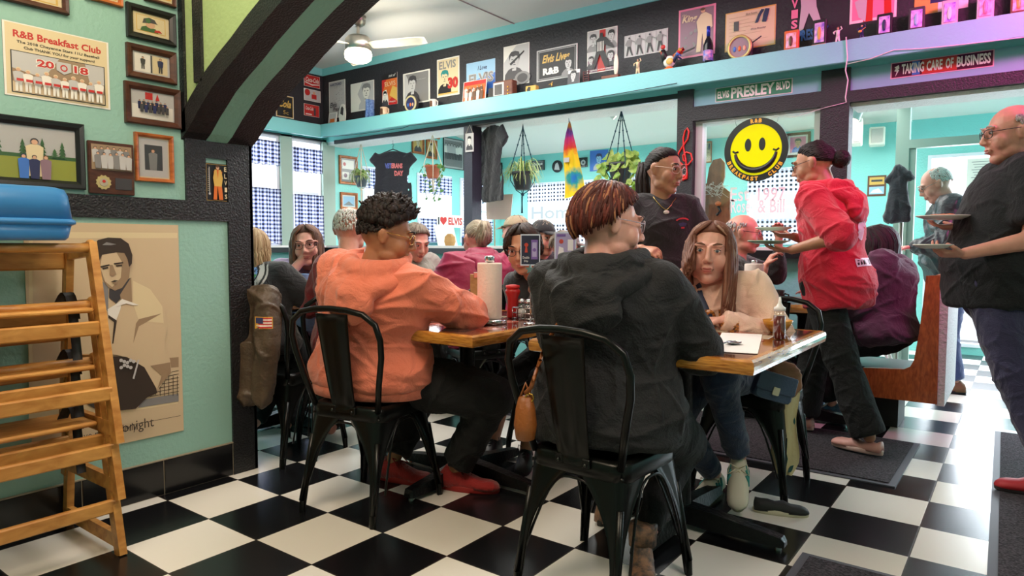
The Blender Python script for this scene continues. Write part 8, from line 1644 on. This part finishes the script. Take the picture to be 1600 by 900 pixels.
# ---------------- macrame plant hangers
LFM = {k: M('leaf_'+k, c1, .5, col2=c2, vscale=25) for k, c1, c2 in (('spider', (120, 160, 70), (196, 206, 140)), ('pothos', (96, 140, 44), (160, 186, 84)), ('ivy', (52, 110, 50), (110, 150, 80)))}
def hanger(name, label, px, ytop, ypot, ybot, Y, rope, potm, potr, kind, seed, cat='hanging plant', tailm=None, bead=True):
    top = onY(px, ytop, Y); m_ = (top-CP).dot(CF)/FPX; pc_ = V((top.x, Y, onY(px, ypot, Y).z)); bt = V((top.x, Y, onY(px, ybot, Y).z)); t = thing(name, label, cat, tuple(bt), 0, 'hanging macrame planters'); rnd = random.Random(seed); mb = MB(); R = potr
    for k in range(4):
        a = PI/4+k*PI/2; d = V((math.cos(a), math.sin(a), 0)); P_ = [top, top-Z_*.03+d*.004, pc_+Z_*(R*.9)+d*(R*1.12), pc_+d*(R*1.10), pc_-Z_*R*.9+d*(R*.55), pc_-Z_*(R*1.25)]; mb.tube(P_, .0042, 6)
        if bead:
            for q in range(9): mb.ell(P_[1].lerp(P_[2], (q+.5)/9), .0085 if q % 2 else .006, n=6, m=4)
    for k in range(3): mb.tube([pc_-Z_*(R*1.2), bt.lerp(pc_, .5)+X_*rnd.uniform(-.01, .01), bt+V((rnd.uniform(-.02, .02), rnd.uniform(-.01, .01), 0))], .006, 5)
    mb.ell(pc_-Z_*(R*1.25), .016); build(mb, 'macrame_rope', rope, t); build(MB().tube([top, top+Z_*.05], .003, 6), 'hook', CHROME, t)
    build(MB().lathe(pc_-Z_*R*.85, [(R*.62, 0), (R*.70, .01), (R*.95, R*1.35), (R*1.02, R*1.38), (R*1.02, R*1.6), (R*.92, R*1.6), (R*.85, R*1.3), (.005, R*1.28)], 24), 'pot', potm, t); sc0 = pc_+Z_*(R*.5); mb = MB()
    if kind == 'spider':
        for k in range(85):
            a, e_ = rnd.uniform(0, 6.28), rnd.uniform(.5, 1.0); d = V((math.cos(a), math.sin(a)*.7, 0)); L_ = rnd.uniform(1.2, 2.6)*R; hgt = rnd.uniform(.4, 1.7)*R; s_ = V((-d.y, d.x, 0))*.006; g = []
            for q in (0, .2, .4, .6, .8, 1): p = sc0+d*(L_*q)+Z_*(hgt*math.sin(q*2.3)-R*1.1*q**3*rnd.uniform(.6, 1.6)); w = 1.15*math.sin(PI*min(.97, q*.85+.12)); g.append([p-s_*w, p+Z_*.001, p+s_*w])
            mb.sheet(g, .0015)
        build(mb, 'foliage', LFM['spider'], t)
    else:
        nv = 7 if kind == 'ivy' else 9
        for k in range(nv):
            a = rnd.uniform(0, 6.28); d = V((math.cos(a), math.sin(a)*.6, 0)); L_ = rnd.uniform(1.2, 2.6)*R if kind == 'pothos' else rnd.uniform(1.2, 3.6)*R; p0 = sc0+d*R*.8; pp_ = [p0]
            for q in range(1, 8): pp_.append(p0+d*(R*(.9*math.sin(q*.45)))+Z_*(.05*math.sin(q*.6)-L_*(q/7)**1.6)+X_*(.02*math.sin(q*1.7+k)))
            mb.mi = 0; mb.tube(pp_, .002, 5)
            for q, p in enumerate(pp_):
                for w in range(2 if kind == 'pothos' else 1):
                    n_ = V((rnd.uniform(-.5, .5), -1, rnd.uniform(-.2, .6))).normalized(); u_ = V((rnd.uniform(-1, 1), 0, rnd.uniform(-1, .4))); u_ = (u_-n_*u_.dot(n_)).normalized(); v_ = n_.cross(u_); S_ = rnd.uniform(.6, 1.0)*(.040 if kind == 'pothos' else .026); cc_ = p+u_*S_*.8
                    mb.prism([cc_+u_*(x*S_)+v_*(y*S_) for x, y in ((-1, 0), (-.85, .55), (-.2, .72), (.5, .42), (1.1, 0), (.5, -.42), (-.2, -.72), (-.85, -.55))], n_*.0015)
        if kind == 'pothos':
            for k in range(40):
                a = rnd.uniform(0, 6.28); p = sc0+V((math.cos(a)*rnd.uniform(0, 1.5), math.sin(a)*.8, rnd.uniform(0, .9)))*R; n_ = V((rnd.uniform(-.6, .6), -1, rnd.uniform(-.2, .8))).normalized(); u_ = V((rnd.uniform(-1, 1), 0, rnd.uniform(-.6, 1))); u_ = (u_-n_*u_.dot(n_)).normalized(); v_ = n_.cross(u_); S_ = rnd.uniform(.035, .055)
                mb.prism([p+u_*(x*S_)+v_*(y*S_) for x, y in ((-1, 0), (-.85, .55), (-.2, .72), (.5, .42), (1.1, 0), (.5, -.42), (-.2, -.72), (-.85, -.55))], n_*.0015)
        build(mb, 'foliage', LFM[kind], t)
RW = M('rope_cream', (222, 210, 190), .9, bump=.4); RT = M('rope_teal', (20, 62, 76), .8)
hanger('hanging_planter', 'small white macrame hanger with a spider plant left of the t-shirt', 564, 222, 283, 325, 3.5, RW, M('pot_slate', (70, 82, 92), .5), .075, 'spider', 3)
hanger('hanging_planter', 'cream macrame hanger with trailing ivy in a terracotta pot', 676, 208, 268, 300, 3.5, RW, M('terracotta', (172, 92, 66), .7), .082, 'ivy', 5, bead=False)
hanger('hanging_planter', 'teal macrame hanger with a large spider plant in a dark pot', 817, 196, 282, 333, 3.5, RT, M('pot_black', (30, 34, 38), .4), .105, 'spider', 7)
hanger('hanging_planter', 'teal macrame hanger with bushy pothos beside the server', 971, 170, 270, 310, 3.5, RT, M('pot_dark', (44, 48, 52), .4), .11, 'pothos', 9)
# card tag on the post, cardboard sheets, boards on the sill
t = thing('photo_tag', 'small black and white photo tag hanging on the charcoal post', 'photo', tuple(onY(733, 240, FY-.03))); a, b = onY(727, 209, FY-.035), onY(740, 240, FY-.035); b.z = onY(727, 238, FY-.035).z
A = Art(V((a.x, FY-.035, b.z)), X_, Z_, b.x-a.x, a.z-b.z, IM, ix['light'], .004); A.bust(.1, .1, .8, .75, ix['white'], ix['black'], ix['dark'], ix['grey']); A.done('card', t); build(MB().tube([V((a.x+.01, FY-.036, a.z)), V(((a.x+b.x)/2, FY-.03, a.z+.08)), V((b.x-.01, FY-.036, a.z))], .002, 5), 'string', RW, t)
Yc = 3.6; a, b = onY(759, 306, Yc), onY(801, 345, Yc); t = thing('cardboard_sheet', 'plain beige cardboard sheet leaning in the middle opening', 'cardboard', (a.x, Yc, 1.1)); bz = onY(759, 343, Yc).z; build(MB().prism([V((a.x, Yc, a.z)), V((b.x, Yc, onY(801, 303, Yc).z)), V((b.x-.03, Yc, onY(799, 343, Yc).z)), V((a.x+.01, Yc, bz))], Y_*.006), 'sheet', M('cardboard_beige', (196, 182, 168), .8), t); build(MB().tube([V((a.x+.1, Yc+.02, 1.098)), V((a.x+.1, Yc+.01, a.z-.03))], .006, 6), 'stick', wood('stick', (150, 120, 80), (180, 150, 110)), t)
a, b = onX(677, 352, WX+.14), onX(708, 385, WX+.14); t = thing('cardboard_sheet', 'pale board leaning on the left sill below the heart sign', 'cardboard', tuple(a)); build(MB().prism([V((WX+.22, a.y, 1.10)), V((WX+.22, b.y, 1.10)), V((WX+.14, b.y, a.z)), V((WX+.14, a.y, a.z))], X_*.006), 'sheet', M('board_pale', (206, 198, 186), .8), t)
c = onY(703, 380, FY+.15); c.z = 1.099; t = thing('paper_bag', 'brown paper bag standing on the divider sill', 'bag', tuple(c)); build(MB().rings([[c+V((x*w, y*w*.6, z)) for x, y in ((-1, -1), (1, -1), (1.1, 0), (1, 1), (-1, 1), (-1.1, 0))] for z, w in ((0, .04), (.04, .05), (.09, .045), (.12, .02))], smooth=False), 'bag_body', M('kraft_paper', (176, 136, 84), .8), t)
a, b = onY(722, 372, FY-.05), onY(734, 390, FY-.05); t = thing('menu_card', 'small dark framed card on the divider edge below the charcoal post', 'menu card', (a.x, FY-.05, 1.075)); A = Art(V((a.x, FY-.055, 1.076)), X_, Z_, b.x-a.x, .11, IM, ix['blue'], .004); A.rect(ix['black'], .06, .05, .94, .95).disc(ix['red'], .5, .6, .2).rect(ix['light'], .2, .2, .8, .3); A.done('card', t)
# wooden paddle board with lace behind the screen glass
Yp = FY+.22; t = thing('wooden_board', 'brown wooden paddle board behind the screen glass beside the treble clef', 'board', (onY(1120, 300, Yp).x, Yp, 1.099)); PD = wood('paddle_wood', (112, 66, 38), (150, 96, 62), .5, (6, 6, 2))
pts = [(1096, 344), (1096, 296), (1104, 286), (1108, 262), (1114, 250), (1126, 247), (1132, 254), (1132, 276), (1128, 290), (1140, 300), (1142, 344)]
q_ = [onY(x, y, Yp) for x, y in pts]; q_ = [V((p.x, Yp, max(p.z, 1.099))) for p in q_]; q_[0].z = q_[-1].z = 1.099; build(MB().prism(q_, Y_*.02), 'board', PD, t)
rnd = random.Random(3); mb = MB()
for k in range(34): p = onY(rnd.uniform(1098, 1132), rnd.uniform(288, 306), Yp-.02); mb.tube([p, p+V((rnd.uniform(-.05, .05), -.01, rnd.uniform(-.03, .03))), p+V((rnd.uniform(-.05, .06), 0, rnd.uniform(-.03, .03)))], .0018, 5)
build(mb, 'lace', INK['white'], t); c = onY(1122, 318, Yp-.02); build(MB().ell(c, (.025, .012, .018)), 'orange_ornament', INK['orange'], t); build(MB().tube([c-Z_*.02, c-Z_*.06+X_*.02, c-Z_*.09-X_*.01], .01, 6), 'black_figure', INK['black'], t)
# notice paper on the entrance glass
Yn = BY-.02; a, b = onY(1512, 249, Yn), onY(1556, 292, Yn); t = thing('notice', 'white printed notice taped on the bright entrance door', 'notice', (a.x, Yn, b.z)); A = Art(V((a.x, Yn-.012, b.z)), X_, Z_, b.x-a.x, a.z-b.z, IM, ix['white'], .002)
for k in range(9): A.rect(ix['grey'], .15+.05*(k % 3), .88-.09*k, .85-.04*(k % 2), .90-.09*k)
A.done('paper', t)
c = onZ(1405, 620, 0); c = V((1.62, 4.62, 0)); t = thing('side_table', 'white side table with crossed legs below the hanging black coat', 'table', tuple(c)); wt_ = M('table_white', (224, 224, 218), .4); build(MB().box((c.x-.2, c.y-.1, 1.0), (c.x+.2, c.y+.1, 1.02), .003), 'tabletop', wt_, t)
for q in (-1, 1): build(MB().tube([c+V((q*.18, -.08, 0)), c+V((-q*.18, -.08, 1.0))], .012, 8), 'leg', wt_, t); build(MB().tube([c+V((q*.18, .08, 0)), c+V((-q*.18, .08, 1.0))], .012, 8), 'leg', wt_, t)
